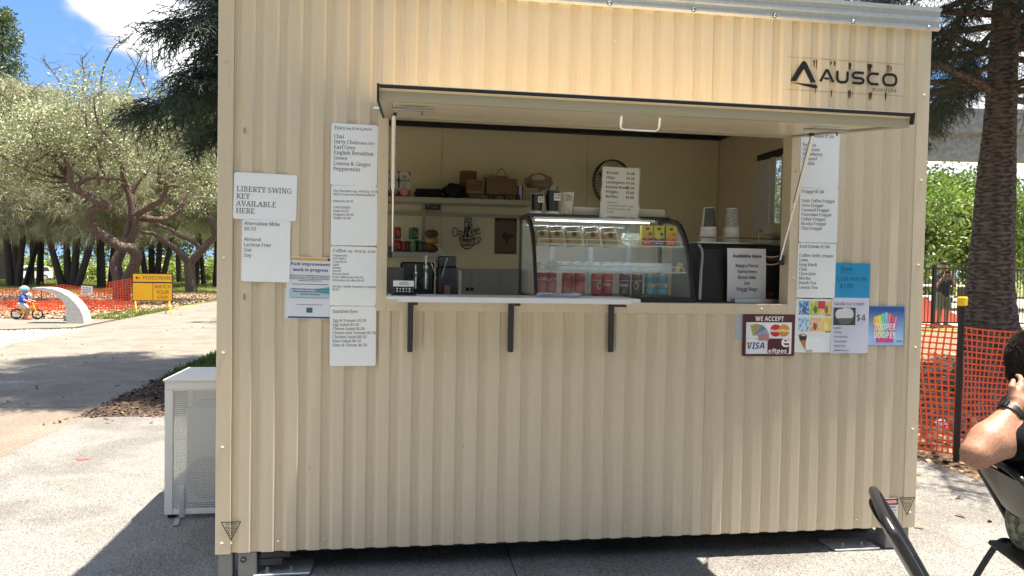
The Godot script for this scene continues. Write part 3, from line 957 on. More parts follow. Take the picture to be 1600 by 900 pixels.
	text(t, "Iced Drinks $7.00\n\nCoffee (with cream)\nLatte\nlong black\nChai\nChocolate\nMocha\nPeach Tea\nLemon Tea", "serif", .0205, V(.009, -.006, Z), ink, 0, Basis(), -1.0)
	# blue card, hand written
	t = laminate("blue_card", "bright blue card with handwriting, right of the Iced Drinks sheet", "card", 3.088, 3.287, 1.349, 1.535, M("cyan card", .0, .27, .52, .3), .004, -.5, .0045)
	var pen = M("blue pen", .0, .08, .22, .4)
	text(t, "New", "sans", .034, V(.03, -.012, Z), pen, 0, turn(Vector3.BACK, 3))
	text(t, "Cold matcha\n  $7.00", "sans", .030, V(.012, -.066, Z), pen, 0, turn(Vector3.BACK, 2), 3.0)
	shape(t, "underline", rect2(.03, -.050, .085, .002), .0018, pen)
	# ice cream pictures
	t = laminate("ice_cream_sheet", "white sheet with small coloured ice cream pictures and a cone", "poster", 2.870, 3.086, 1.065, 1.344, film, .006, 0, .0045)
	var pics = [[.018, .058, [.05, .2, .5], [.35, .6, .85]], [.018 + .062, .058, [.3, .5, .08], [.85, .75, .12]], [.018 + .124, .062, [.75, .45, .06], [.85, .75, .25]]]
	var row = 0
	for y in [-.010, -.098]:
		for j in 3:
			var a: Array = [[[.06, .2, .5], [.4, .6, .85], [.1, .08, .2]], [[.3, .52, .08], [.8, .72, .1], [.12, .1, .02]], [[.78, .5, .08], [.82, .7, .3], [.2, .1, .03]], [[.12, .38, .6], [.55, .72, .85], [.7, .66, .6]], [[.72, .36, .18], [.85, .6, .4], [.2, .02, .02]], [[.8, .55, .06], [.85, .72, .2], [.75, .7, .6]]][row * 3 + j]
			var sd = row * 3 + j
			var f = FastNoiseLite.new()
			f.seed = 60 + sd; f.frequency = 3.2
			var m = image_mat("ice cream print %d" % sd, 40, 56, func(u, v):
				var c = Color(a[0][0], a[0][1], a[0][2]).lerp(Color(a[1][0], a[1][1], a[1][2]), clampf(f.get_noise_2d(u, v) * 2.0 + .45, 0, 1))
				var d = Vector2((u - .5) * 1.2, (v - .55) * .9).rotated(.5).length()
				if d < .22: c = c.lerp(Color(a[2][0], a[2][1], a[2][2]), .85)
				if v > .9: c = Color(.8, .8, .78)
				return c.linear_to_srgb())
			picture(t, .060, .080, V(.018 + .0625 * j, y, .0021), m, "ice_cream_print")
		row += 1
	shape(t, "red_label", rect2(.125, -.010, .04, .04), .0024, M("red print", .65, .04, .1, .5))
	text(t, "$2.00", "sans_bold", .012, V(.168, -.076, .0026), ink)
	text(t, "$5.00", "sans_bold", .012, V(.168, -.164, .0026), ink)
	shape(t, "cone_wafer", PackedVector2Array([Vector2(.027, -.215), Vector2(.063, -.215), Vector2(.062, -.272)]), .0018, M("wafer print", .48, .2, .09, .5))
	shape(t, "cone_ice", PackedVector2Array([Vector2(.022, -.19), Vector2(.032, -.181), Vector2(.052, -.178), Vector2(.066, -.186), Vector2(.067, -.2), Vector2(.063, -.216), Vector2(.027, -.216)]), .0022, M("chocolate print", .05, .025, .015, .5))
	shape(t, "cone_top", PackedVector2Array([Vector2(.03, -.186), Vector2(.052, -.178), Vector2(.064, -.184), Vector2(.058, -.193), Vector2(.04, -.194)]), .0026, M("cream print", .6, .52, .4, .5))
	text(t, "$4.00", "serif", .014, V(.066, -.262, Z), ink)
	t = laminate("vanilla_poster", "lilac white paper headed Vanilla Ice Cream $4", "poster", 3.073, 3.285, 1.061, 1.353, M("lilac paper", .62, .61, .73, .4), .001, 0, .0072)
	text(t, "Vanilla Ice Cream", "sans", .0225, V(.010, -.018, Z), grey)
	text(t, "$4", "sans", .046, V(.142, -.078, Z), ink)
	shape(t, "photo_print", rect2(.010, -.052, .126, .092), .0018, M("dark photo print", .04, .04, .042, .5))
	var sc = M("scoop print", .6, .6, .6, .5)
	for q in [[.05, -.088, .030], [.092, -.086, .032], [.075, -.078, .026]]:
		shape(t, "scoop", disc(q[2], 16, Vector2(q[0], q[1])), .0020 + q[2] * .01, sc)
	shape(t, "bowl", PackedVector2Array([Vector2(.025, -.108), Vector2(.125, -.106), Vector2(.1, -.138), Vector2(.05, -.14)]), .0030, M("bowl print", .1, .1, .1, .5))
	text(t, "Toppings:\n\n   Sprinkles\n\n   Chocolate Sauce\n\n   Caramel Sauce\n\n   Banana Sauce\n\n   Strawberry Sauce", "sans", .0108, V(.010, -.152, Z), grey, 0, Basis(), -3.0)
	# ice block poster
	var zoo = image_mat("ice block print", 96, 96, func(u, v):
		var sky = Color(.015, .07, .30).lerp(Color(.35, .55, .8), clampf(v * 1.35 - .1, 0, 1))
		var c = sky
		# fan of tubes from the bottom centre
		var p = Vector2(u - .5, 1.35 - v)
		var ang = atan2(p.x, p.y)
		var k = floorf(ang / .085 + 4.5)
		if k >= 0 and k < 9 and v > .14 + absf(k - 4) * .035 and v < .93 and absf(u - .47) < .33:
			var cols = [Color(.85, .3, .02), Color(.85, .5, .03), Color(.75, .7, .1), Color(.12, .6, .25), Color(.1, .5, .75), Color(.8, .1, .25), Color(.35, .08, .06), Color(.75, .1, .45), Color(.3, .12, .5)]
			c = cols[int(k)]
			var e = absf(fposmod(ang / .085 + 4.5, 1.0) - .5)
			c = c.lerp(Color(.9, .88, .85), .28 if e < .12 else 0.0)
		if v > .80 and v < .92 and absf(u - .47) < .24: c = Color(.7, .06, .28)
		return c.linear_to_srgb())
	t = laminate("ice_block_poster", "square blue poster with a rainbow fan of ice blocks", "poster", 3.279, 3.496, 1.099, 1.312, M("poster back", .12, .25, .5, .3), .010, 0, .0045)
	picture(t, .209, .205, V(.004, -.004, .0020), zoo)
	var wt = M("white print", .78, .78, .78, .5)
	text(t, "ZOOPER\nDOOPER", "sans_bold", .049, V(.103, -.083, .0026), wt, 1, Basis(), -10.0, .66)
	text(t, "$0.50", "sans", .013, V(.174, -.180, .0026), ink)
	# payment sign
	var maroon = M("maroon print", .085, .012, .02, .35)
	t = laminate("payment_sign", "maroon WE ACCEPT payment sign below the hatch corner", "sign", 2.580, 2.868, 1.046, 1.262, maroon, .008, 0, .0072)
	text(t, "WE ACCEPT", "sans_bold", .033, V(.146, -.003, Z), M("white print"), 1, Basis(), 0.0, .88)
	shape(t, "white_panel", rect2(.018, -.041, .252, .164), .0018, M("white panel", .76, .76, .76, .35))
	var zs = .0022
	var notes = [[.3, .34, .12], [.5, .25, .1], [.1, .22, .3], [.28, .3, .42], [.42, .2, .2]]
	for j in 5:
		var a = deg_to_rad(150 - 26 * j - 45)
		var p = PackedVector2Array()
		for q in [Vector2(-.016, .012), Vector2(.016, .012), Vector2(.016, .07), Vector2(-.016, .07)]:
			p.append(q.rotated(a - PI / 2) + Vector2(.074, -.120))
		shape(t, "banknote", p, zs + .00045 * j, M("banknote print %d" % j, notes[j][0], notes[j][1], notes[j][2], .5))
	shape(t, "red_circle", disc(.032, 24, Vector2(.181, -.083)), zs, M("red circle print", .55, .015, .03, .4))
	shape(t, "orange_circle", disc(.032, 24, Vector2(.226, -.083)), zs + .0005, M("orange circle print", .62, .28, .02, .4))
	text(t, "MasterCard", "sans_bold", .0205, V(.2035, -.072, zs + .0012), M("white print"), 1)
	shape(t, "grey_border", rect2(.019, -.125, .115, .079), zs, M("grey blue print", .2, .3, .4, .4))
	shape(t, "card_panel", rect2(.0205, -.1265, .112, .076), zs + .0005, M("white panel"))
	text(t, "VISA", "sans_bold", .046, V(.078, -.135, zs + .0011), M("deep blue print", .01, .05, .28, .4), 1, Basis(V(1, 0, 0), V(.15, 1, 0), V(0, 0, 1)))
	shape(t, "wing", PackedVector2Array([Vector2(.028, -.144), Vector2(.044, -.144), Vector2(.048, -.162)]), zs + .0011, M("orange circle print"))
	shape(t, "debit_panel", round_rect_at(.198, -.164, .120, .078, .008), zs, maroon)
	text(t, "e", "sans_bold", .080, V(.236, -.094, zs + .0008), M("white print"), 1, Basis(), 0.0, 1.15)
	text(t, "eftpos", "sans_bold", .029, V(.196, -.172, zs + .0009), M("white print"), 1, Basis(V(1, 0, 0), V(.15, 1, 0), V(0, 0, 1)), 0.0, 1.15)
	laminate("paper_corner", "plain grey paper corner showing behind the WE ACCEPT sign", "paper", 2.543, 2.60, 1.128, 1.262, M("grey paper", .42, .45, .47, .5), .001, 0, .0007)

	# warning stickers low on the wall
	for q in [["triangular CAUTION sticker at the kiosk's bottom corner by the white cage", .024, .118, .183, .274], ["triangular CAUTION sticker beside the DANGER label", 3.503, 3.594, .184, .285]]:
		var s = thing("caution_sticker", q[0], "sticker", V(q[1], q[4], .0066), "triangular caution stickers")
		var w: float = q[2] - q[1]
		var h: float = q[4] - q[3]
		var b = MB.new()
		var lw = .004
		b.stroke([Vector2(lw, -lw), Vector2(w / 2, -h + lw), Vector2(w - lw, -lw)], lw, .0006, Transform3D(), true)
		obj("border", b, ink, s)
		text(s, "CAUTION", "sans_bold", .0115, V(w / 2, -.007, .0002), ink, 1)
		bars(s, [[w * .24, -.025, w * .52], [w * .27, -.033, w * .46], [w * .32, -.041, w * .36], [w * .35, -.049, w * .30], [w * .4, -.057, w * .2], [w * .43, -.065, w * .14]], .0036, .0002, ink)
	t = laminate("danger_sticker", "red and white DANGER label low on the wall behind the chair", "sticker", 3.397, 3.496, .140, .281, M("white sticker", .72, .7, .66, .4), .004, 0, .0050)
	shape(t, "black_band", rect2(.002, -.002, .095, .034), .0018, ink)
	var ov = PackedVector2Array()
	for k in 24: ov.append(Vector2(.0495 + .046 * cos(TAU * k / 24), -.019 + .0145 * sin(TAU * k / 24)))
	shape(t, "red_oval", ov, .0023, M("danger red", .6, .02, .03, .4))
	text(t, "DANGER", "sans_bold", .0185, V(.0495, -.0085, .0028), M("white print"), 1)
	text(t, "SAFETY", "sans_bold", .0105, V(.066, -.042, Z), ink, 1)
	bars(t, [[.012, -.064, .075], [.02, -.076, .06], [.016, -.09, .068], [.03, -.105, .04]], .004, Z, M("grey print"))

func bars(parent: Node, rows: Array, h: float, z: float, m: Material):
	# print too small to read: broken runs of marks
	var b = MB.new()
	for q in rows:
		var x: float = q[0]
		while x < q[0] + q[2]:
			var w = minf(h * rng.randf_range(.8, 3.0), q[0] + q[2] - x)
			b.prism(rect2(x, q[1] - h * .15 * rng.randf(), w, h * rng.randf_range(.6, 1.0)), .0004, at(V(0, 0, z)), false)
			x += w + h * .45
	obj("print_lines", b, m, parent)

func wrap_text(parent: Node, s: String, kind: String, em: float, y: float, r: float, m: Material, yaw: float, slant := 0.0, widen := 1.0):
	# lettering bent round an upright cylinder
	var x = TextMesh.new()
	x.font = font(kind); x.text = s; x.font_size = 32; x.pixel_size = em / 32.0; x.depth = .0004; x.curve_step = 1.2
	var arr = x.get_mesh_arrays()
	var vs: PackedVector3Array = arr[Mesh.ARRAY_VERTEX]
	var ns: PackedVector3Array = arr[Mesh.ARRAY_NORMAL]
	for k in vs.size():
		var p = vs[k]
		var a = p.x * widen / r
		var q = r + .0005 + p.z
		vs[k] = V(sin(a) * q, y + p.y + p.x * slant, cos(a) * q)
		ns[k] = ns[k].rotated(Vector3.UP, a)
	arr[Mesh.ARRAY_VERTEX] = vs; arr[Mesh.ARRAY_NORMAL] = ns; arr[Mesh.ARRAY_TANGENT] = null
	var mesh = ArrayMesh.new()
	mesh.add_surface_from_arrays(Mesh.PRIMITIVE_TRIANGLES, arr)
	obj("lettering", mesh, m, parent, Vector3.ZERO, turn(Vector3.UP, yaw))

func round_rect_at(cx: float, cy: float, w: float, h: float, r: float) -> PackedVector2Array:
	var o = PackedVector2Array()
	for q in round_rect(w, h, r): o.append(q + Vector2(cx, cy))
	return o

func can(called: String, label: String, cat: String, group: String, p: Vector3, r: float, h: float, body: Material, yaw := 0.0) -> Node3D:
	# drink can: necked aluminium top and foot round a printed body
	var t = thing(called, label, cat, p, group, turn(Vector3.UP, yaw))
	var b = MB.new()
	b.lathe([Vector2(r * .80, .004), Vector2(r * .97, .010), Vector2(r, .014), Vector2(r, h - .016), Vector2(r * .96, h - .009), Vector2(r * .84, h - .002)], 18)
	obj("body", b, body, t)
	b = MB.new()
	b.lathe([Vector2(0, .003), Vector2(r * .7, 0), Vector2(r * .80, .004)], 14)
	b.lathe([Vector2(r * .84, h - .002), Vector2(r * .85, h), Vector2(r * .80, h), Vector2(r * .77, h - .004), Vector2(0, h - .004)], 14)
	obj("lid", b, M("aluminium", .7, .7, .7, .3, 1.0), t)
	return t

func can_print(key: String, base: Color, mark: Color, style: int) -> StandardMaterial3D:
	# u runs once round the can, v down it
	return image_mat(key, 128, 64, func(u, v):
		var c = base
		var w = fposmod(u, .5) / .5
		if style == 0: # script band
			var s = .5 + .16 * sin(w * 19.0)
			if absf(v - s * .6 - .05) < .10 and fposmod(w * 6.0, 1.0) < .62 and w > .12 and w < .88: c = mark
		elif style == 1: # round medallion
			if Vector2((w - .5) * 1.5, v - .45).length() < .24: c = mark
			if Vector2((w - .5) * 1.5, v - .45).length() < .15: c = base.lerp(Color.BLACK, .35)
			if v > .72 and v < .78: c = mark
		elif style == 2: # banded
			if v > .38 and v < .60: c = mark
			if v < .30: c = base.lerp(Color(.1, .5, .6), .6)
			if fposmod(w * 5.0 + v * 3.0, 1.0) < .2 and v > .62: c = c.lerp(mark, .4)
		elif style == 3: # tall crisp can: mascot left out, plain oval badge
			if Vector2((w - .5) * 1.2, (v - .30)).length() < .13: c = mark
			if v > .52 and v < .72 and w > .25 and w < .75: c = c.lerp(mark, .55)
		return c.linear_to_srgb(), .35)

func cup_stack(label: String, p: Vector3, n: int, body: Material, group: String):
	# nested paper cups standing mouth down: one full cup and the rims of those below
	var t = thing("cup_stack", label, "cup stack", p, group)
	var rim = M("white paper rim", .7, .69, .66, .6)
	for k in n:
		var y = .0145 * k
		var b = MB.new()
		b.lathe([Vector2(.044, y), Vector2(.0465, y + .002), Vector2(.0465, y + .006), Vector2(.0435, y + .008), Vector2(.0425, y + .0144)], 20)
		obj("cup_rim", b, rim, t)
	var y0 = .0145 * n
	var c = MB.new()
	c.lathe([Vector2(.0425, y0), Vector2(.031, y0 + .105)], 20)
	obj("cup", c, body, t)
	c = MB.new()
	c.lathe([Vector2(.031, y0 + .105), Vector2(.0318, y0 + .108), Vector2(.029, y0 + .108), Vector2(.028, y0 + .104), Vector2(0, y0 + .104)], 20)
	obj("base_rim", c, rim, t)

func carton(called: String, label: String, x: float, z: float, y: float, base: Material, face: Callable):
	var t = thing(called, label, "carton", V(x, y, z), "milk cartons on the top shelf")
	bx("box", -.047, .047, 0, .195, -.032, .032, base, t, .002)
	face.call(t)

func make_interior():
	var black = M("black plastic")
	var steelS = M("brushed stainless", .52, .52, .5, .3, .9)
	var galv = M("shelf angle", .42, .40, .30, .5, .2)
	var white = M("white plastic", .7, .7, .68, .4)
	# shelves on the back wall
	var t = thing("wall_shelf", "long upper shelf on the back wall holding cartons and trays", "shelf", V(0, 0, 0))
	bx("board", .42, 1.86, 1.975, 2.012, -2.46, -2.19, M("cream shelf board", .50, .46, .34, .5), t, .002)
	bx("rail", .42, 1.86, 1.885, 1.912, -2.46, -2.435, galv, t)
	bx("upright", 1.003, 1.032, 1.58, 1.974, -2.434, -2.405, galv, t)
	for y in [1.70, 1.83, 1.93]:
		obj("hole", disc_mesh(.005), black, t, V(1.0175, y, -2.4045))
	t = thing("wall_shelf", "short lower shelf with crisp tubes above the black machine", "shelf", V(0, 0, 0))
	bx("board", .40, 1.150, 1.549, 1.584, -2.45, -2.19, M("grey shelf board", .46, .46, .40, .5), t, .002)
	bx("end_cap", 1.1505, 1.163, 1.547, 1.586, -2.45, -2.188, white, t)
	# cartons
	for q in [[.775, "white and black milk carton half hidden by the gas strut", [.03, .03, .05], .00], [.857, "white and red milk carton beside the strut on the top shelf", [.42, .03, .02], 1.0]]:
		var c: Array = q[2]
		carton("milk_carton", q[1], q[0], -2.26, 2.013, M("carton edge %d" % int(q[3]), c[0], c[1], c[2], .4), func(p):
			shape(p, "front_panel", PackedVector2Array([Vector2(-.047, .06), Vector2(-.03, .03), Vector2(.03, .035), Vector2(.046, .08), Vector2(.046, .15), Vector2(.028, .193), Vector2(-.03, .193), Vector2(-.047, .17)]), .0322, M("carton white", .62, .6, .58, .4))
			text(p, "So\nGood", "sans_bold", .030, V(0, .172, .0328), M("black print"), 1, Basis(), -9.0)
			text(p, "Lactose\nFree", "sans", .014, V(0, .108, .0328), M("grey print"), 1, Basis(), -3.0)
			shape(p, "badge", disc(.030, 18, Vector2(0, .038)), .0328, M("badge %d" % int(q[3]), .62, .34, .26, .4))
			shape(p, "badge_ring", disc(.034, 18, Vector2(0, .038)), .0325, M("carton edge %d" % int(q[3]))))
	# dark folded bags
	var cloth = M("dark plum cloth", .02, .014, .016, .85)
	t = thing("folded_bag", "flat stack of dark plum folded bags on the top shelf", "bag", V(1.05, 2.013, -2.30))
	for k in 4:
		var b = MB.new()
		b.cbox(V(rng.randf_range(-.01, .01), .009 + .017 * k, 0), V(.235 - .012 * k, .016, .17), .006, turn(Vector3.UP, rng.randf_range(-4, 4)))
		obj("fold", b, cloth, t)
	t = thing("bunched_bag", "crumpled black bag between the folded bags and the tall box", "bag", V(1.25, 2.013, -2.28))
	obj("bag", lump(V(.085, .07, .07), 5, .35), M("black cloth", .01, .01, .011, .8), t, V(0, .05, 0))
	# kraft trays and boxes
	var kraft = M("kraft board", .25, .155, .075, .75)
	var kraft2 = M("dark kraft board", .17, .095, .045, .8)
	t = thing("tray_stack", "tall stack of brown kraft boxes at the back of the top shelf", "box stack", V(1.362, 2.013, -2.33))
	for k in 9: bx("box", -.065, .065, .0252 * k, .0252 * k + .0235, -.06, .06, kraft2, t, .003)
	t = thing("tray_stack", "low stack of kraft cups strapped together in front of the tall box", "box stack", V(1.405, 2.013, -2.235))
	for k in 5: bx("tray", -.064, .064, .047 + .021 * k, .0665 + .021 * k, -.04, .04, kraft, t, .004)
	bx("band", -.0655, .0655, .046, .060, -.0415, .0415, M("paper band", .33, .24, .13, .7), t)
	bx("bottom_cup", -.048, .048, .0, .045, -.034, .034, kraft2, t, .008)
	t = thing("tray_stack", "wide stack of kraft food trays in the middle of the shelf", "box stack", V(1.617, 2.013, -2.26))
	for k in 8: bx("tray", -.12 - .0012 * (k % 2), .12 + .001 * (k % 3), .042 + .0152 * k, .0562 + .0152 * k, -.07, .07, kraft, t, .003)
	for x in [-.075, -.055, .05, .085]:
		var b = MB.new()
		b.tube([V(x, .021, -.05), V(x, .021, .06)], [.02], 12)
		obj("rolled_end", b, kraft2, t)
	t = thing("paper_bag", "crumpled clear wrap lying on top of the kraft trays", "wrap", V(1.60, 2.178, -2.28))
	var wrapm = M("cloudy wrap", .36, .33, .24, .25)
	obj("wrap", lump(V(.10, .022, .06), 9, .5), wrapm, t, V(-.02, .012, 0))
	var loop = MB.new()
	loop.tube(curve([V(-.02, .02, 0), V(.0, .07, .01), V(.03, .085, 0), V(.06, .03, .02)], 6), [.004], 6)
	obj("tie", loop, wrapm, t)
	t = thing("small_box", "narrow blue and white box standing at the shelf end", "box", V(1.768, 2.013, -2.26))
	bx("side", -.026, -.0085, 0, .115, -.035, .035, M("navy print"), t)
	bx("front", -.0085, .014, 0, .118, -.035, .036, M("white panel"), t)
	bx("edge", .014, .024, 0, .115, -.035, .035, M("plum print", .10, .02, .03, .5), t)
	shape(t, "mark", PackedVector2Array([Vector2(-.02, .0), Vector2(.006, .0), Vector2(.004, .035), Vector2(-.008, .05), Vector2(-.02, .03)]), .0365, M("navy print"))
	t = thing("flour_bag", "creased cream paper bag at the end of the top shelf", "bag", V(1.845, 2.013, -2.29))
	var b2 = MB.new()
	for k in 4: b2.cbox(V(rng.randf_range(-.004, .004), .014 + .026 * k, 0), V(.15, .027, .12), .009)
	obj("bag", b2, M("cream paper", .46, .4, .26, .6), t)
	t = thing("wrap_pack", "plastic pack of wraps slumped on the cream bag", "bag", V(1.93, 2.118, -2.30))
	obj("pack", lump(V(.11, .07, .08), 13, .25), M("tan plastic film", .30, .24, .15, .25), t, V(0, .05, 0))
	var ovp = PackedVector2Array()
	for k in 20: ovp.append(Vector2(.055 * cos(TAU * k / 20), .03 * sin(TAU * k / 20)))
	shape(t, "label", transform_pts(ovp, Vector2(-.015, .075)), .076, M("cream print"))

	# lower shelf goods
	var redp = can_print("red crisp tube", Color(.32, .015, .02), Color(.5, .42, .35), 3)
	var grn = can_print("green crisp tube", Color(.02, .09, .02), Color(.45, .5, .35), 3)
	var drk = can_print("dark crisp tube", Color(.03, .03, .025), Color(.4, .36, .2), 3)
	var red2 = M("red tin", .32, .02, .03, .4)
	var gp = "tubes on the lower shelf"
	var zf = -2.25
	for q in [["red crisp tube standing on another red tube", .803, 1.586 + .098, redp, .0355, .095], ["red crisp tube on the shelf under the other red tube", .803, 1.585, redp, .0355, .097], ["plain red tin right of the red tubes", .862, 1.585, red2, .026, .085], ["brown crisp tube between red tin and green tube", .905, 1.585, drk, .028, .088], ["short bright green tube in front of the tall green one", .934, 1.585, can_print("bright green tube", Color(.08, .2, .03), Color(.5, .5, .3), 3), .019, .092], ["tall green crisp tube on top of the stack", .935, 1.681, grn, .037, .098], ["dark green tube beneath the tall green tube", .975, 1.585, grn, .026, .094], ["dark short crisp tube beside the shelf upright", 1.016, 1.585, drk, .024, .086]]:
		can("crisp_tube", q[0], "crisp tube", gp, V(q[1], q[2], zf + (.03 if q[4] < .02 else 0.0)), q[4], q[5], q[3], 40)
	for q in [["brown wrapped loaf at the bottom of the shelf stack", .0, M("brown loaf", .16, .07, .03, .6)], ["golden wrapped loaf in the middle of the shelf stack", .062, M("golden wrap", .42, .26, .08, .3)], ["dark rye loaf on top of the shelf stack", .118, M("rye loaf", .12, .07, .04, .5)]]:
		t = thing("wrapped_loaf", q[0], "loaf", V(1.075, 1.585 + q[1], -2.26), "wrapped loaves on the lower shelf")
		obj("loaf", lump(V(.055, .032, .05), 20 + int(q[1] * 100), .14), q[2], t, V(0, .03, 0))
	t = thing("price_tag", "small white tag at the end of the lower shelf", "tag", V(1.137, 1.586, -2.2))
	bx("card", -.01, .01, 0, .04, -.002, .002, white, t)
	t = thing("black_plaque", "small black plaque hanging under the upper shelf", "plaque", V(1.088, 1.963, -2.395))
	bx("board", -.062, .062, -.033, .033, -.006, .006, M("plaque black", .012, .012, .012, .4), t)
	bars(t, [[-.01, .018, .05], [-.015, -.004, .06]], .012, .0063, M("plaque grey", .16, .16, .14, .5))
	shape(t, "emblem", disc(.015, 14, Vector2(-.038, 0)), .0061, M("plaque grey"))

	# coffee sign in bent wire on the wall
	t = thing("wire_sign", "black scrollwork Coffee cup sign on the back wall", "wall art", V(1.371, 1.75, -2.455))
	var w = MB.new()
	var X = Transform3D()
	var th = .0062
	var spiral = func(c: Vector2, r0: float, r1: float, a0: float, turns: float):
		var o = []
		for k in 25:
			var s = k / 24.0
			var a = a0 + TAU * turns * s
			o.append(c + Vector2(cos(a), sin(a)) * lerpf(r0, r1, s))
		return o
	w.stroke(spiral.call(Vector2(.012, .108), .008, .034, 0, 1.6), th, .005, X)
	w.stroke([Vector2(-.02, .1), Vector2(-.022, .07), Vector2(-.012, .035), Vector2(0, .0), Vector2(.002, -.03)], th, .005, X)
	w.stroke(spiral.call(Vector2(.028, .062), .006, .024, 2, 1.5), th, .005, X)
	w.stroke([Vector2(.006, .062), Vector2(.004, .03), Vector2(.01, -.01)], th, .005, X)
	w.stroke(curve([Vector2(-.078, .03), Vector2(-.1, .044), Vector2(-.118, .015), Vector2(-.108, -.022), Vector2(-.085, -.02), Vector2(-.075, -.005)], 5), th * 1.1, .005, X) # C
	w.stroke(disc2(.021, 14, Vector2(-.058, .005), .7), th, .0052, X, true)
	w.stroke(curve([Vector2(-.036, -.03), Vector2(-.02, .0), Vector2(-.008, .045), Vector2(-.016, .05), Vector2(-.022, .01), Vector2(-.026, -.05)], 4), th, .0054, X)
	w.stroke(curve([Vector2(-.01, -.02), Vector2(.01, .01), Vector2(.022, .046), Vector2(.014, .05), Vector2(.008, .01), Vector2(.006, -.04)], 4), th, .0056, X)
	for q in [Vector2(.052, .01), Vector2(.088, .018)]:
		w.stroke(curve([q + Vector2(-.018, 0), q + Vector2(.012, .012), q + Vector2(.008, .026), q + Vector2(-.012, .02), q + Vector2(-.016, -.008), q + Vector2(.006, -.02), q + Vector2(.026, -.004)], 4), th, .0058, X)
	w.stroke(disc2(.058, 26, Vector2(.0, -.035), .28), th, .005, X, true)
	w.stroke(curve([Vector2(-.058, -.035), Vector2(-.05, -.085), Vector2(-.025, -.118), Vector2(.005, -.126), Vector2(.035, -.115), Vector2(.055, -.08), Vector2(.06, -.035)], 4), th, .0051, X)
	w.stroke(curve([Vector2(.055, -.05), Vector2(.1, -.03), Vector2(.112, -.045), Vector2(.09, -.075), Vector2(.05, -.095)], 5), th, .0053, X)
	for j in 9:
		w.stroke(spiral.call(Vector2(-.036 + .018 * (j % 5) + (.008 if j > 4 else 0.0), -.062 - .03 * int(j / 5)), .003, .010, j, 1.2), .0035, .0045, X)
	w.stroke([Vector2(-.02, -.124), Vector2(.026, -.124)], th * 1.6, .0057, X)
	obj("wire", w, M("sign black", .008, .008, .009, .5), t)

	# poster behind the display case
	t = thing("wall_poster", "dull pink coffee poster on the back wall beside the case", "poster", V(1.60, 1.904, -2.4605))
	bx("sheet", 0, .185, -.316, 0, -.0005, .001, M("faded rose print", .17, .105, .085, .7), t)
	shape(t, "dark_band", rect2(0, 0, .185, .045), .0012, M("dark print", .03, .026, .024, .6))
	text(t, "COFFEE SPECI\nSANDWICHES", "sans_bold", .019, V(.0925, -.004, .0018), M("faded rose print"), 1)
	shape(t, "bird", PackedVector2Array([Vector2(.06, -.16), Vector2(.085, -.13), Vector2(.10, -.15), Vector2(.15, -.155), Vector2(.165, -.175), Vector2(.12, -.185), Vector2(.11, -.21), Vector2(.10, -.245), Vector2(.095, -.2), Vector2(.07, -.185)]), .0012, M("dark print"))
	bars(t, [[.02, -.298, .145]], .009, .0014, M("dark print"))
	# stainless splashback low on the back wall
	t = thing("splashback", "dull stainless splashback behind the counter", "splashback", V(0, 0, 0))
	for j in 3: bx("panel", 1.18 + .235 * j, 1.411 + .235 * j, .95, 1.462, -2.46, -2.452, M("brushed dull steel", .33, .325, .3, .45, .5), t, .001)

	# bench and machine behind the counter
	t = thing("back_bench", "dark bench under the black machines inside the kiosk", "bench", V(0, 0, 0))
	bx("top", .07, 1.22, 1.20, 1.24, -1.35, -.55, M("dark laminate", .05, .05, .05, .4), t)
	for q in [[.1, -1.3], [1.18, -1.3], [.1, -.6], [1.18, -.6]]: bx("leg", q[0] - .02, q[0] + .02, .2, 1.199, q[1] - .02, q[1] + .02, black, t)
	t = thing("coffee_grinder", "black machine with a blue badge and hopper behind the counter", "machine", V(1.115, 1.241, -.95))
	bx("body", -.062, .065, 0, .235, -.1, .06, M("gloss black", .008, .008, .009, .25), t, .008)
	bx("hopper", -.055, .06, .236, .30, -.08, .04, M("smoked hopper", .03, .018, .012, .15), t, .006)
	shape(t, "badge", rect2(-.02, .16, .05, .02), .0612, M("violet print", .05, .04, .2, .4))
	bx("copper_spout", -.02, .018, .06, .13, .0605, .075, M("copper", .3, .14, .09, .35, .6), t, .004)
	bx("white_side", .066, .088, 0, .215, -.08, .05, white, t, .004)
	t = thing("espresso_machine", "black counter machine with steel wands behind the card holder", "machine", V(.98, 1.241, -.97))
	bx("body", -.145, .06, .0, .262, -.22, .03, M("gloss black"), t, .01)
	bx("drip_tray", -.135, .06, .0, .07, .031, .11, black, t, .004)
	for x in [-.085, -.005]:
		var b = MB.new()
		b.lathe([Vector2(.03, 0), Vector2(.034, .004), Vector2(.034, .026), Vector2(.03, .03), Vector2(.012, .032)], 16, at(V(x, .14, .036), turn(Vector3.RIGHT, 90)))
		obj("dial", b, M("grey dial", .12, .12, .115, .3, .4), t)
	for q in [["steel tumbler beneath the first grey dial", .924, .14], ["tallest steel tumbler near the machine's second dial", .983, .195]]:
		var c = thing("steel_tumbler", q[0], "tumbler", V(q[1], 1.345, -.80), "steel tumblers behind the counter")
		var b = MB.new()
		var h: float = q[2]
		b.lathe([Vector2(0, 0), Vector2(.012, 0), Vector2(.0125, h * .5), Vector2(.0145, h * .62), Vector2(.0145, h * .7), Vector2(.006, h * .72), Vector2(.006, h)], 14)
		obj("body", b, M("bright steel", .72, .72, .7, .2, .9), c)
	t = thing("utensil_pot", "dark steel pot of tongs and spoons behind the counter", "utensil pot", V(1.063, 1.33, -.78))
	var pot = MB.new()
	pot.lathe([Vector2(0, .0), Vector2(.014, 0), Vector2(.016, .10), Vector2(.014, .10)], 14)
	obj("pot", pot, M("dark steel", .1, .1, .1, .3, .7), t)
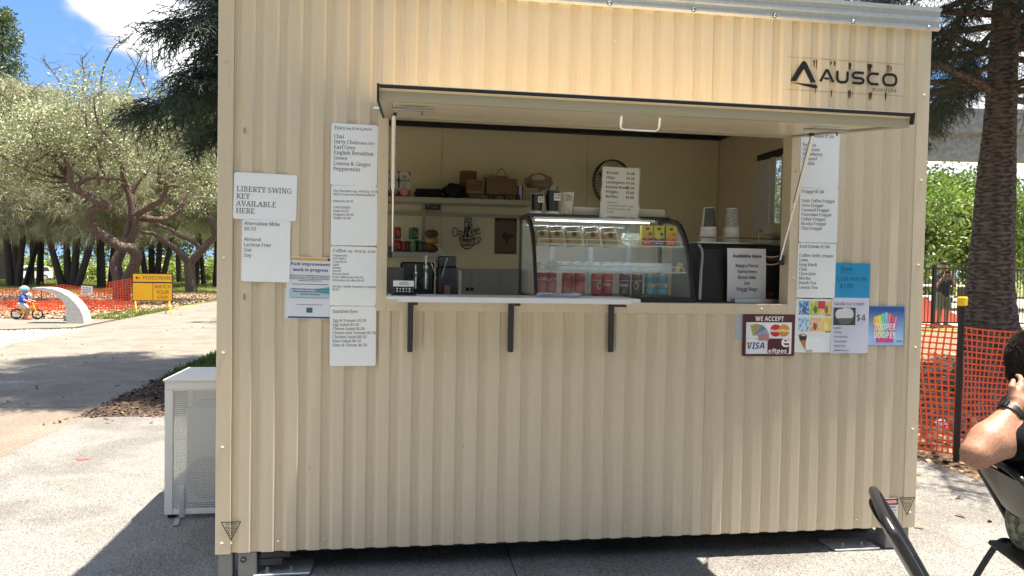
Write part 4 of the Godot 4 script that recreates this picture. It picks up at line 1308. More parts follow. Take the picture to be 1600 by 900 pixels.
	for q in [[-.05, .17, .01], [.045, .20, -.01], [.01, .18, -.02], [-.02, .19, .0]]:
		var b = MB.new()
		b.tube([V(0, .03, 0), V(q[0], q[1], q[2])], [.0028, .003], 6)
		obj("tool", b, M("bright steel") if q[0] > .02 or q[0] < -.03 else black, t)
	t = thing("white_panel_box", "pale grey box standing by the hatch edge behind the card holder", "box", V(.80, 1.241, -.92))
	bx("box", -.052, .056, 0, .228, -.09, .03, M("pale grey plastic", .36, .36, .34, .5), t, .004)
	for q in [[1.235, .012], [1.262, .01]]:
		t = thing("bottle_cap", "small dark cap on the bench, %s of two" % ("taller" if q[1] > .011 else "shorter"), "cap", V(q[0], 1.335, -.82))
		var b = MB.new()
		b.lathe([Vector2(0, 0), Vector2(q[1], 0), Vector2(q[1], .02), Vector2(0, .022)], 10)
		obj("cap", b, black, t)
	t = thing("inner_counter", "cream bench inside the hatch carrying the display case", "counter", V(0, 0, 0))
	bx("top", 1.224, 3.536, 1.275, 1.312, -.72, -.087, M("cream bench top", .4, .37, .29, .4), t)
	bx("front", 1.26, 3.5, .202, 1.274, -.66, -.15, M("lining white", .5, .48, .42, .5), t)

	# on the counter shelf
	t = thing("card_holder", "black dotted holder with white cards at the counter's left end", "card holder", V(.85, 1.3445, .13))
	bx("foot", -.055, .058, 0, .006, -.03, .045, black, t, .002)
	bx("tray", -.047, .047, .006, .044, -.012, .026, M("satin black", .012, .012, .013, .35), t, .003)
	bx("cards", -.043, .043, .025, .066, -.008, .02, M("white card", .72, .73, .73, .5), t, .001)
	bx("front_card", -.046, .048, .040, .067, .0265, .028, M("white card"), t)
	bars(t, [[-.018, .060, .04], [-.02, .052, .044]], .0045, .0284, M("grey print"))
	for y in 2:
		for x in 5:
			shape(t, "dot", disc(.0028 + .0008 * (1 - absi(x - 2) % 2), 10, Vector2(-.028 + .014 * x, .018 + .012 * y)), .0262, M("white print"))
	t = thing("booklet", "pale blue stack of leaflets fanned on the counter", "leaflets", V(1.585, 1.3445, .10), "", turn(Vector3.UP, -10))
	for k in 5:
		var b = MB.new()
		b.box(V(.004 * k - .008, .0018 + .0032 * k, rng.randf_range(-.006, .006)), V(.2, .0026, .13), turn(Vector3.UP, rng.randf_range(-7, 7)))
		obj("leaflet", b, M("pale blue paper" if k % 2 else "white blue paper", .5 + .12 * (k % 2), .56 + .06 * (k % 2), .70, .5), t)
	shape_flat(t, "photo", rect2(-.03, .03, .09, .055), .0162, M("navy print"))

	make_case()
	make_case_goods()

	# on top of the case
	var gc = "cups standing on the display case"
	for q in [["short black cup with a white label on the case", 1.574, .036, .105, true], ["tall black cup of pens with a white label on the case", 1.662, .041, .128, true]]:
		t = thing("black_cup", q[0], "cup", V(q[1], 1.782, -.45), gc)
		var r: float = q[2]
		var h: float = q[3]
		var b = MB.new()
		b.lathe([Vector2(r * .80, .012), Vector2(r, h), Vector2(r * .95, h), Vector2(r * .76, .014)], 20)
		obj("cup", b, M("gloss black"), t)
		b = MB.new()
		b.lathe([Vector2(0, 0), Vector2(r * .92, 0), Vector2(r * .92, .009), Vector2(r * .8, .013)], 20)
		obj("saucer", b, white, t)
		b = MB.new()
		b.lathe([Vector2(r, h - .002), Vector2(r * 1.04, h), Vector2(r, h + .003), Vector2(r * .96, h)], 20)
		obj("rim", b, M("grey rim", .3, .3, .3, .4), t)
		bx("label", r * .05, r * .95, h * .55, h * .86, r * .93, r * .98, M("white card"), t)
		bars(t, [[r * .15, h * .81, r * .7], [r * .2, h * .70, r * .6]], .0065, r * .985, M("black print"))
		if h > .12:
			for k in 3:
				b = MB.new()
				b.tube([V(-.01 + .015 * k, .06, 0), V(-.03 + .028 * k, .15, .005)], [.004], 6)
				obj("pen", b, [M("navy print"), white, black][k], t)
	t = thing("clear_cup", "clear plastic cup with amber sweets and a paper label", "cup", V(1.747, 1.782, -.46), gc)
	var cb = MB.new()
	cb.lathe([Vector2(.031, 0), Vector2(.042, .118), Vector2(.045, .120), Vector2(.0405, .121), Vector2(.030, .002), Vector2(0, .002)], 22)
	var cm = glass("clear cup plastic", .9, .88, .8, .22)
	obj("cup", cb, cm, t)
	bx("label", -.022, .022, .062, .108, .034, .0395, M("label cream", .55, .5, .38, .5), t)
	bars(t, [[-.018, .104, .03], [-.012, .092, .03], [-.016, .080, .034]], .0065, .0398, M("black print"))
	for k in 22:
		var b = MB.new()
		var a = rng.randf() * TAU
		var r = .022 * sqrt(rng.randf())
		b.ball(V(cos(a) * r, .008 + .028 * rng.randf(), sin(a) * r), V(.007, .006, .007), 6, 4)
		obj("sweet", b, [M("amber sweet", .45, .14, .03, .3), M("gold sweet", .5, .3, .06, .3), M("red sweet", .3, .03, .02, .3)][k % 3], t)
	t = thing("white_box", "long low white box lying on top of the display case", "box", V(2.06, 1.782, -.55))
	bx("box", -.27, .275, 0, .048, -.05, .05, M("white board", .56, .54, .47, .5), t, .003)
	t = thing("menu_stand", "clear stand with a Biscuits Chips Lamingtons price list on the case", "menu stand", V(1.945, 2.052, -.44), "", turn(Vector3.BACK, -1.0))
	bx("sheet", 0, .212, -.275, 0, -.001, .0005, M("list paper", .66, .66, .62, .5), t)
	bx("holder", -.006, .222, -.283, .005, -.004, -.002, glass("acrylic", 1, 1, 1, .08), t)
	bx("foot", -.006, .222, -.288, -.2835, -.05, .06, glass("acrylic"), t)
	text(t, "Biscuits\nChips\nLamingtons\nBanana Bread\nPringles\nMuffins", "sans_bold", .0195, V(.020, -.020, .0008), M("black print"), 0, Basis(), 5.5)
	text(t, "$1.00\n$1.50\n$1.50\n$2.50\n$3.60\n$4.00", "sans_bold", .0195, V(.138, -.020, .0008), M("black print"), 0, Basis(), 5.5)
	text(t, "Blueberry\nCinnamon & Brown Sugar\nDouble Chocolate Chip\nVanilla", "sans", .0135, V(.032, -.188, .0008), M("grey print"), 0, Basis(), 4.0)

	make_fan()
	make_coffee_machine()

func disc_mesh(r: float) -> MB:
	var b = MB.new()
	b.prism(disc(r, 8), .0008)
	return b

func disc2(r: float, seg: int, c: Vector2, squash: float) -> Array:
	var o = []
	for k in seg: o.append(c + Vector2(cos(TAU * k / seg) * r, sin(TAU * k / seg) * r * squash))
	return o

func transform_pts(p: PackedVector2Array, d: Vector2) -> PackedVector2Array:
	var o = PackedVector2Array()
	for q in p: o.append(q + d)
	return o

func shape_flat(parent: Node, called: String, pts: PackedVector2Array, y: float, m: Material):
	var b = MB.new()
	b.prism(pts, .0004, at(V(0, y, 0), turn(Vector3.RIGHT, -90)), false)
	return obj(called, b, m, parent)

func lump(r: Vector3, sd: int, amt: float, seg := 18, rings := 12) -> MB:
	# a ball pushed in and out by noise
	var f = FastNoiseLite.new()
	f.seed = sd; f.frequency = 1.3
	var b = MB.new()
	var g = func(a: float, c: float):
		var e = V(sin(a) * cos(c), cos(a), sin(a) * sin(c))
		return e * r * (1.0 + amt * f.get_noise_3dv(e * 1.4) * 1.6)
	for q in rings:
		for s in seg:
			var a0 = PI * q / rings
			var a1 = PI * (q + 1) / rings
			var c0 = TAU * s / seg
			var c1 = TAU * (s + 1) / seg
			if q == 0: b.tri(g.call(a0, c0), g.call(a1, c1), g.call(a1, c0))
			elif q == rings - 1: b.tri(g.call(a0, c0), g.call(a0, c1), g.call(a1, c0))
			else: b.quad(g.call(a0, c0), g.call(a0, c1), g.call(a1, c1), g.call(a1, c0))
	return b

const CX0 := 1.512
const CX1 := 2.362

func case_arc(inset := 0.0) -> Array:
	# side profile of the display case (z, y), from the front foot over the curved glass to the back
	var o = []
	for q in [[-.092, 1.335], [-.125, 1.44], [-.16, 1.55], [-.20, 1.63], [-.25, 1.69], [-.31, 1.735], [-.38, 1.762], [-.46, 1.774], [-.64, 1.776]]:
		o.append(Vector2(q[0] - inset, q[1] - inset * .8))
	return o

func make_case():
	var black = M("black plastic")
	glass("case glass", .93, 1, .97, .04).metallic_specular = .36
	var t = thing("display_case", "black framed curved glass display case lit by a strip", "display case", V(0, 0, 0))
	bx("base", CX0, CX1, 1.312, 1.338, -.64, -.088, black, t, .003)
	bx("top_panel", CX0 + .012, CX1 - .012, 1.770, 1.781, -.638, -.455, black, t, .002)
	# side frames follow the profile
	for x in [[CX0, CX0 + .013], [CX1 - .013, CX1]]:
		var arc = case_arc()
		var inn = case_arc(.030)
		var b = MB.new()
		for k in arc.size() - 1:
			b.prism(PackedVector2Array([arc[k], arc[k + 1], inn[k + 1], inn[k]]), x[1] - x[0], Transform3D(Basis(V(0, 0, 1), V(0, 1, 0), V(-1, 0, 0)), V(x[1], 0, 0)))
		obj("side_frame", b, black, t)
		bx("back_post", x[0], x[1], 1.339, 1.772, -.639, -.605, black, t)
		var g = MB.new()
		var poly = PackedVector2Array()
		for q in case_arc(.012): poly.append(q)
		poly.append(Vector2(-.62, 1.34))
		var xm: float = (x[0] + x[1]) * .5
		g.prism(poly, .003, Transform3D(Basis(V(0, 0, 1), V(0, 1, 0), V(-1, 0, 0)), V(xm, 0, 0)))
		obj("side_glass", g, glass("case glass", .93, 1, .97, .05), t)
	var fg = MB.new()
	var a = case_arc(.006)
	for k in 7:
		fg.quad(V(CX0 + .014, a[k].y, a[k].x), V(CX1 - .014, a[k].y, a[k].x), V(CX1 - .014, a[k + 1].y, a[k + 1].x), V(CX0 + .014, a[k + 1].y, a[k + 1].x))
	obj("curved_glass", fg, glass("case glass"), t)
	for x in [1.70, 1.93, 2.16]:
		bx("back_mullion", x - .012, x + .012, 1.34, 1.769, -.636, -.62, M("grey mullion", .2, .2, .19, .5), t)
	bx("back_door", CX0 + .014, 1.95, 1.34, 1.768, -.618, -.614, glass("case glass"), t)
	bx("back_door", 1.93, CX1 - .014, 1.34, 1.768, -.612, -.608, glass("case glass"), t)
	# wire shelves with galleries
	var wire = M("white coated wire", .62, .62, .58, .35)
	for y in [1.600, 1.462]:
		var zf = -.205 if y > 1.5 else -.165
		var sh = bx("shelf", CX0 + .02, CX1 - .02, y, y + .006, -.60, zf, glass("shelf glass", .8, .95, .9, .07), t)
		var g = MB.new()
		g.tube([V(CX0 + .025, y + .008, zf), V(CX1 - .025, y + .008, zf)], [.0026], 6)
		obj("front_wire", g, wire, sh)
		g = MB.new()
		g.tube([V(CX0 + .032, y + .008, zf), V(CX0 + .032, y + .028, zf), V(CX0 + .038, y + .034, zf), V(CX1 - .045, y + .034, zf), V(CX1 - .039, y + .028, zf), V(CX1 - .039, y + .008, zf)], [.0026], 6)
		obj("gallery_wire", g, wire, sh)
		for x in [CX0 + .29, CX0 + .55]:
			g = MB.new()
			g.tube([V(x, y + .009, zf), V(x, y + .033, zf)], [.0022], 6)
			obj("gallery_post", g, wire, sh)
	# light strip under the top rail: glowing tube with its lamp
	bx("lamp_housing", 1.545, 2.23, 1.744, 1.757, -.40, -.365, M("white plastic"), t)
	var glow = M("strip light glow", .9, .9, .9, .5)
	glow.emission_enabled = true; glow.emission = Color(.93, .97, 1.0); glow.emission_energy_multiplier = 1.6
	bx("light_strip", 1.56, 2.20, 1.7375, 1.7435, -.392, -.372, glow, t)
	var al = AreaLight3D.new()
	al.name = "strip_light"
	al.area_size = Vector2(.64, .018)
	al.light_color = Color(.93, .97, 1.0)
	al.light_energy = .055
	al.area_range = 3.0
	al.shadow_enabled = true
	add_child(al)
	al.transform = Transform3D(turn(Vector3.RIGHT, -90), V(1.88, 1.736, -.382))

func make_case_goods():
	# cans along the bottom of the case
	var red = can_print("red cola can", Color(.42, .008, .015), Color(.7, .68, .66), 9)
	var org = can_print("red black cola can", Color(.50, .03, .012), Color(.02, .01, .01), 9)
	var pk = can_print("raspberry can", Color(.5, .03, .07), Color(.5, .52, .4), 1)
	var pp = can_print("purple can", Color(.05, .022, .06), Color(.55, .35, .15), 1)
	var bl = can_print("blue citrus can", Color(.02, .16, .32), Color(.55, .58, .42), 2)
	var gp = "drink cans in the display case"
	var rows = [[1.571, red, "first red cola can from the case's left end"], [1.626, red, "second red cola can from the case's left end"], [1.718, org, "red can with black script, first of its pair"], [1.777, org, "red can with black script, second of its pair"], [1.874, pk, "pink red can with barcode next to the medallion can"], [1.936, pk, "pink red can with a pale medallion"], [2.028, pp, "purple can with an orange medallion, first of two"], [2.100, pp, "purple can with an orange medallion, second of two"], [2.175, bl, "blue citrus can next to the purple cans"], [2.237, bl, "blue citrus can at the row's end"]]
	var yaw = [90, 75, 150, 100, 20, 90, 70, 150, 90, 80]
	for k in rows.size():
		var d = can("drink_can", rows[k][2], "drink can", gp, V(rows[k][0], 1.3385, -.255 - .01 * (k % 3)), .0300, .119, rows[k][1], yaw[k])
		var face = [-10, 5, -25, -5, 200, -8, -6, 30, -12, -8]
		if k < 4: wrap_text(d, "Coca-Cola", "serif_bold", .024, .082, .03, M("white print") if k < 2 else M("black print"), face[k] - yaw[k] - 30, .12)
		elif k != 4 and k != 7: wrap_text(d, "KIRKS", "sans_bold", .018, .058, .03, M("white print") if k < 8 else M("navy lettering"), face[k] - yaw[k] - 20)
	# wrapped sandwiches leaning on the top shelf
	var bread = M("wholemeal bread", .36, .27, .13, .8)
	var lid = M("film tray", .42, .42, .38, .2)
	var names = ["sandwich pack at the left end of the top case shelf", "second sandwich pack on the top case shelf", "third sandwich pack on the top case shelf, in the middle", "fourth sandwich pack on the top case shelf", "fifth sandwich pack on the top case shelf, by the glass bowl"]
	for k in 5:
		var t = thing("sandwich_pack", names[k], "sandwich pack", V([1.585, 1.668, 1.762, 1.865, 1.965][k], 1.607, -.30), "sandwich packs in the case", (turn(Vector3.RIGHT, -22) * turn(Vector3.BACK, 5)).scaled_local(V(1.12, 1.28, 1.1)))
		bx("bread", -.034, .034, .004, .060, -.018, .014, bread, t, .006)
		bx("filling", -.0345, .0345, .006, .058, -.006, .001, [M("ham", .4, .16, .12, .6), M("tomato", .4, .06, .03, .5), M("lettuce", .15, .25, .05, .6)][k % 3], t)
		bx("tray", -.039, .039, .0, .092, -.026, -.019, lid, t, .003)
		bx("card", -.036, .036, .060, .090, -.0185, -.010, M("grey card", .38, .38, .36, .5), t, .002)
		shape(t, "seal", disc(.0125, 14, Vector2(0, .044)), .0145, M("brown seal", .06, .045, .02, .5))
		bars(t, [[-.026, .084, .05], [-.02, .075, .04]], .005, -.0096, M("black print"))
	# glass bowl
	var t = thing("glass_bowl", "clear bowl of wrapped sweets on the top case shelf", "bowl", V(2.065, 1.608, -.29))
	var b = MB.new()
	b.lathe([Vector2(.02, 0), Vector2(.045, .015), Vector2(.052, .042), Vector2(.046, .068), Vector2(.044, .068), Vector2(.050, .042), Vector2(.043, .017), Vector2(0, .004)], 22)
	obj("bowl", b, glass("bowl glass", .9, .95, .93, .2), t)
	for k in 14:
		b = MB.new()
		b.ball(V(rng.randf_range(-.03, .03), rng.randf_range(.012, .05), rng.randf_range(-.03, .03)), V(.011, .008, .009), 7, 5)
		obj("sweet", b, M("pale sweet" if k % 2 else "lime sweet", .5 - .2 * (k % 2), .5, .4 - .2 * (1 - k % 2), .3), t)
	# juice cartons
	var jc = [["red apple juice carton in the case", [.5, .42, .06], [.45, .02, .03], [.35, .42, .08]], ["purple and yellow juice carton, middle of three", [.42, .45, .05], [.12, .06, .18], [.6, .5, .06]], ["orange juice carton at the end of the three", [.42, .42, .04], [.55, .12, .02], [.6, .3, .03]]]
	for k in 3:
		var q: Array = jc[k]
		t = thing("juice_carton", q[0], "carton", V([2.148, 2.213, 2.282][k], 1.608, -.27), "juice cartons in the case")
		bx("box", -.0305, .0305, 0, .112, -.02, .02, M("carton base %d" % k, q[1][0], q[1][1], q[1][2], .4), t, .002)
		shape(t, "colour_band", rect2(-.03, .045, .06, .045), .0202, M("carton band %d" % k, q[2][0], q[2][1], q[2][2], .4))
		shape(t, "fruit", disc(.017, 14, Vector2(-.004, .055)), .0208, M("carton fruit %d" % k, q[3][0], q[3][1], q[3][2], .4))
		shape(t, "fruit", disc(.010, 12, Vector2(.014, .066)), .0213, M("carton band %d" % k))
		shape(t, "badge", disc2p(.011, .008, Vector2(0, .094)), .0208, M("badge red brown", .2, .03, .03, .4))
		bars(t, [[-.02, .02, .04]], .006, .0208, M("white print"))
	# water bottles lying on the lower shelf, necks out
	for k in 13:
		t = thing("water_bottle", "clear water bottle lying on the case's lower shelf, %s from the round lid" % ["first", "second", "third", "fourth", "fifth", "sixth", "seventh", "eighth", "ninth", "tenth", "eleventh", "twelfth", "thirteenth"][k], "bottle", V(1.585 + .056 * k, 1.493, -.23), "water bottles lying in the case", turn(Vector3.RIGHT, 90))
		b = MB.new()
		var h = .26
		b.lathe([Vector2(.012, 0), Vector2(.013, .018), Vector2(.017, .024), Vector2(.026, .05), Vector2(.0265, .08), Vector2(.0245, .085), Vector2(.0265, .09), Vector2(.0265, .13), Vector2(.0245, .135), Vector2(.0265, .14), Vector2(.0265, h), Vector2(0, h)].map(func(p): return Vector2(p.x, -h + p.y)), 14)
		obj("bottle", b, glass("bottle plastic", .75, .85, .85, .28), t)
	t = thing("round_lid", "round pale lid leaning on the lower case shelf", "lid", V(1.617, 1.494, -.185))
	b = MB.new()
	b.lathe([Vector2(0, 0), Vector2(.029, 0), Vector2(.030, .003), Vector2(.027, .006), Vector2(0, .006)], 22, at(Vector3.ZERO, turn(Vector3.RIGHT, 82)))
	obj("lid", b, M("pale mint plastic", .5, .56, .5, .4), t)
	t = thing("yellow_packet", "small yellow packet leaning at the lower shelf's end", "packet", V(2.295, 1.47, -.19), "", turn(Vector3.BACK, -18))
	bx("packet", -.011, .011, 0, .052, -.004, .004, M("yellow paper", .55, .5, .15, .5), t, .002)
	bx("fold", -.011, .016, .04, .054, -.003, .006, M("cream paper"), t, .001)

func disc2p(a: float, c: float, o: Vector2) -> PackedVector2Array:
	var p = PackedVector2Array()
	for k in 16: p.append(o + Vector2(cos(TAU * k / 16) * a, sin(TAU * k / 16) * c))
	return p

func make_fan():
	var black = M("fan black", .01, .01, .011, .4)
	var t = thing("wall_fan", "black wire cage fan on the back wall behind the price list", "fan", V(2.565, 2.195, -2.36), "", turn(Vector3.UP, 18))
	var R = .187
	for z in [.05, -.03]:
		var b = MB.new()
		var o = []
		for k in 33: o.append(V(cos(TAU * k / 32) * R, sin(TAU * k / 32) * R, z * .3))
		b.tube(o, [.005], 6, false)
		obj("cage_ring", b, black, t)
	for k in 44:
		var a = TAU * k / 44
		var b = MB.new()
		b.tube([V(cos(a) * .03, sin(a) * .03, .062), V(cos(a) * R * .6, sin(a) * R * .6, .055), V(cos(a + .12) * R, sin(a + .12) * R, .015)], [.0024], 4)
		obj("cage_wire", b, black, t)
	for k in 3:
		var a = TAU * k / 3 + .5
		var b = MB.new()
		var p = PackedVector2Array()
		for q in [[.02, -.3], [.09, -.42], [.15, -.25], [.155, .1], [.12, .28], [.03, .3]]: p.append(Vector2(cos(a + q[1]), sin(a + q[1])) * q[0])
		b.prism(p, .004, at(V(0, 0, .0 + .004 * k)))
		obj("blade", b, black, t)
	var h = MB.new()
	h.lathe([Vector2(0, 0), Vector2(.035, .0), Vector2(.03, .012), Vector2(0, .014)], 18, at(V(0, 0, .06), turn(Vector3.RIGHT, 90)))
	obj("badge", h, black, t)
	var m = MB.new()
	m.lathe([Vector2(0, 0), Vector2(.05, 0), Vector2(.05, .07), Vector2(0, .08)], 16, at(V(0, 0, -.09), turn(Vector3.RIGHT, 90)))
	m.tube([V(0, 0, -.08), V(0, -.17, -.10), V(0, -.25, -.07)], [.014], 8)
	obj("motor", m, black, t)

func make_coffee_machine():
	var gb = M("satin machine black", .010, .010, .011, .5)
	var t = thing("coffee_machine", "big black espresso machine at the right of the hatch", "coffee machine", V(0, 0, 0))
	var b = MB.new()
	# slanted front body
	b.prism(PackedVector2Array([Vector2(-.20, 1.313), Vector2(-.235, 1.60), Vector2(-.26, 1.628), Vector2(-.62, 1.632), Vector2(-.62, 1.313)]), .52, Transform3D(Basis(V(0, 0, 1), V(0, 1, 0), V(-1, 0, 0)), V(2.95, 0, 0)))
	obj("body", b, gb, t)
	b = MB.new()
	b.tube(curve([V(2.432, 1.325, -.2), V(2.442, 1.47, -.215), V(2.452, 1.575, -.228), V(2.44, 1.625, -.25)], 4), [.009], 8)
	obj("side_trim", b, M("satin steel", .45, .45, .45, .3, .8), t)
	bx("cup_rail", 2.44, 2.94, 1.633, 1.640, -.60, -.27, M("satin steel"), t)
	b = MB.new()
	b.tube([V(2.46, 1.665, -.28), V(2.93, 1.665, -.28)], [.005], 6)
	b.tube([V(2.46, 1.636, -.28), V(2.46, 1.665, -.28)], [.005], 6)
	b.tube([V(2.80, 1.636, -.28), V(2.80, 1.70, -.28), V(2.80, 1.71, -.25)], [.006], 6)
	obj("rail_posts", b, M("brass tap", .3, .22, .1, .35, .8), t)
	bx("drip_tray", 2.60, 2.90, 1.314, 1.335, -.198, -.13, M("satin steel"), t)
	bx("red_display", 2.66, 2.86, 1.345, 1.372, -.206, -.199, M("dark red panel", .12, .03, .025, .3), t)
	# looped line logo on the front
	var l = MB.new()
	var pts = [Vector2(0, 0), Vector2(.03, .012), Vector2(.07, .008), Vector2(.12, .014), Vector2(.165, .02), Vector2(.12, -.022), Vector2(.075, -.034), Vector2(.04, -.028)]
	l.stroke(curve(pts + [Vector2(0, 0)], 4), .006, .002, at(V(2.775, 1.555, -.224), turn(Vector3.RIGHT, -7)))
	obj("loop_logo", l, M("white print"), t)
	bx("logo_mark", 2.83, 2.885, 1.545, 1.558, -.2222, -.2205, M("faded red print", .14, .04, .04, .5), t)
	# paper note
	t = thing("counter_note", "white Available Here paper note taped to the coffee machine", "note", V(2.575, 1.606, -.188), "", turn(Vector3.RIGHT, -3))
	var pb = MB.new()
	var cols = 6
	for r in 6:
		for c in cols:
			var q = func(i, j): return V(.222 * i / cols, -.288 * j / 6.0, .003 * sin(i * 1.1 + j * .6))
			pb.quad(q.call(c, r + 1), q.call(c + 1, r + 1), q.call(c + 1, r), q.call(c, r))
	obj("paper", pb, M("note paper", .62, .63, .70, .5), t)
	text(t, "Available Here", "sans_bold", .0235, V(.112, -.028, .0045), M("black print"), 1)
	text(t, "Nappy Pants\nSunscreen\nBand Aids\nIce\nDoggy Bags", "sans", .0235, V(.112, -.080, .0045), M("black print"), 1, Basis(), 5.0)
	# cups
	var dc = image_mat("dark patterned cup", 64, 32, func(u, v):
		var f = sin(u * 60.0) * sin(v * 30.0 + u * 20.0)
		var c = Color(.05, .05, .055).lerp(Color(.16, .16, .16), clampf(f, 0, 1))
		if fposmod(u + .02, .5) < .09: c = Color(.5, .48, .42)
		return c.linear_to_srgb(), .5)
	var lc = image_mat("floral cup", 64, 32, func(u, v):
		var f = sin(u * 37.0 + sin(v * 9.0) * 2.0) * sin(v * 17.0 + u * 11.0)
		var c = Color(.36, .34, .33).lerp(Color(.12, .25, .24), clampf(f * 1.2, 0, 1))
		return c.lerp(Color(.4, .3, .3), clampf(-f, 0, 1)).linear_to_srgb(), .5)
	cup_stack("stack of upside-down cups with the dark patterned cup on top", V(2.545, 1.640, -.37), 6, dc, "cup stacks on the coffee machine")
	cup_stack("stack of upside-down cups with the pale floral cup on top", V(2.68, 1.640, -.37), 6, lc, "cup stacks on the coffee machine")
	t = thing("lidded_jar", "cream domed lidded jar by the side window", "jar", V(3.03, 1.63, -.52))
	b = MB.new()
	b.lathe([Vector2(.03, 0), Vector2(.035, .01), Vector2(.035, .06), Vector2(.07, .066), Vector2(.075, .085), Vector2(.07, .10), Vector2(.055, .125), Vector2(.03, .138), Vector2(0, .14)], 22)
	obj("jar", b, M("cream ceramic", .48, .45, .36, .3), t)
	t = thing("window_blind", "pale strip blind hanging inside the side window", "blind", V(0, 0, 0))
	for q in [[-1.68, -1.50], [-1.46, -1.40], [-1.30, -1.22]]:
		var s = MB.new()
		s.cbox(V(3.49, 1.98, (q[0] + q[1]) * .5), V(.006, .66, q[1] - q[0]), .001, turn(Vector3.UP, 10))
		obj("strip", s, M("pale blind", .5, .5, .48, .5), t)
	t = thing("shelf_stand", "dark equipment cabinet under the coffee machine window", "cabinet", V(0, 0, 0))
	bx("box", 2.98, 3.5, 1.313, 1.60, -.62, -.22, M("cabinet black", .012, .012, .012, .5), t, .004)
	bx("door", 3.0, 3.46, 1.33, 1.585, -.219, -.212, gb, t, .002)

func make_cage():
	# perforated white security cage round an outdoor air conditioner, beside the kiosk
	var wht = M("white powder coat", .66, .66, .63, .42)
	var t = thing("perforated_cage", "white perforated steel cage standing on the pad beside the kiosk", "cage", V(0, 0, 0))
	var x0 = -.482
	var x1 = -.012
	var z0 = -1.36
	var z1 = -.86
	var y0 = .028
	var y1 = .795
	bx("lid", x0 - .008, x1, y1, y1 + .012, z0 - .01, z1 + .008, wht, t, .002)
	bx("frame_rail", x0, x1, y1 - .045, y1 - .001, z1 - .012, z1, wht, t, .001)
	bx("frame_rail", x0 + .045, x1, y0, y0 + .022, z1 - .012, z1 - .0005, wht, t, .001)
	bx("corner_post", x0, x0 + .044, y0, y1 - .046, z1 - .03, z1, wht, t, .001)
	bx("corner_post", x0, x0 + .03, y0, y1 - .001, z0, z0 + .03, wht, t, .001)
	obj("perforated_panel", perforated(x0 + .045, x1 - .002, y0 + .023, y1 - .046, .0128, .0049), wht, t, V(0, 0, z1 - .004))
	var side = perforated(z0 + .03, z1 - .031, y0 + .01, y1 - .01, .0128, .0049)
	obj("perforated_panel", side, wht, t, V(x0 + .004, 0, 0), Basis(V(0, 0, 1), V(0, 1, 0), V(-1, 0, 0)))
	bx("back_panel", x0 + .031, x1, y0, y1 - .001, z0, z0 + .004, wht, t)
	var zinc = M("bracket zinc", .55, .57, .58, .35, .8)
	var b = MB.new()
	var bx0 = -.385
	b.cbox(V(bx0, .105, z1 + .004), V(.030, .19, .005), .001)
	b.box(V(bx0 - .012, .008, z1 + .062), V(.030, .005, .12), turn(Vector3.UP, 12))
	for y in [.06, .11, .17]: b.lathe([Vector2(.006, 0), Vector2(.006, .003), Vector2(0, .004)], 8, at(V(bx0, y, z1 + .0066), turn(Vector3.RIGHT, 90)))
	obj("floor_bracket", b, zinc, t)
	for q in [[x0 + .03, z1 - .05], [x0 + .03, z0 + .05], [x1 - .05, z1 - .05]]:
		bx("foot", q[0] - .02, q[0] + .02, .0, y0 - .001, q[1] - .02, q[1] + .02, M("black plastic"), t)
	# the unit inside
	var a = thing("air_conditioner", "pale outdoor air conditioner standing inside the perforated cage", "air conditioner", V(0, 0, 0))
	bx("case", -.40, -.13, .05, .62, -1.28, -.99, M("ac white", .55, .55, .52, .5), a, .008)
	var f = MB.new()
	for k in 8:
		var r = .02 + .014 * k
		var o = []
		for s in 25: o.append(V(-.275 + cos(TAU * s / 24) * r, .20 + sin(TAU * s / 24) * r, -.984))
		f.tube(o, [.0022], 4, false)
	obj("fan_grille", f, M("dark grille", .22, .22, .21, .5), a)
	f = MB.new()
	f.prism(disc(.13, 28, Vector2(-.275, .20)), .002, at(V(0, 0, -.9895)))
	obj("fan_opening", f, M("fan dark", .4, .4, .38, .6), a)
	bx("pipe", -.10, -.07, .03, .70, -1.1, -1.07, M("dark grille"), a)

func perforated(x0: float, x1: float, y0: float, y1: float, pitch: float, r: float) -> MB:
	# sheet with staggered round holes: each cell is a hexagon ring round its hole, edges filled with strips
	var b = MB.new()
	var rowh = pitch * .866
	var nx = int((x1 - x0) / pitch) - 1
	var ny = int((y1 - y0) / rowh) - 1
	var ox = (x1 - x0 - (nx + .5) * pitch) * .5 + x0
	var oy = (y1 - y0 - ny * rowh) * .5 + y0
	var hx = pitch / sqrt(3.0)
	for j in ny:
		for i in nx:
			var c = V(ox + (i + .5 + .5 * (j % 2)) * pitch, oy + (j + .5) * rowh, 0)
			for k in 6:
				var a0 = PI / 6 + PI / 3 * k
				var a1 = a0 + PI / 3
				var p0 = V(cos(a0), sin(a0), 0)
				var p1 = V(cos(a1), sin(a1), 0)
				b.quad(c + p0 * r, c + p0 * hx, c + p1 * hx, c + p1 * r)
	b.span(x0, ox + pitch * .02, y0, y1, -.0015, -.0005)
	b.span(ox + (nx + .45) * pitch, x1, y0, y1, -.0015, -.0005)
	b.span(x0, x1, y0, oy - rowh * .1, -.0016, -.0006)
	b.span(x0, x1, oy + (ny + .1) * rowh, y1, -.0016, -.0006)
	return b

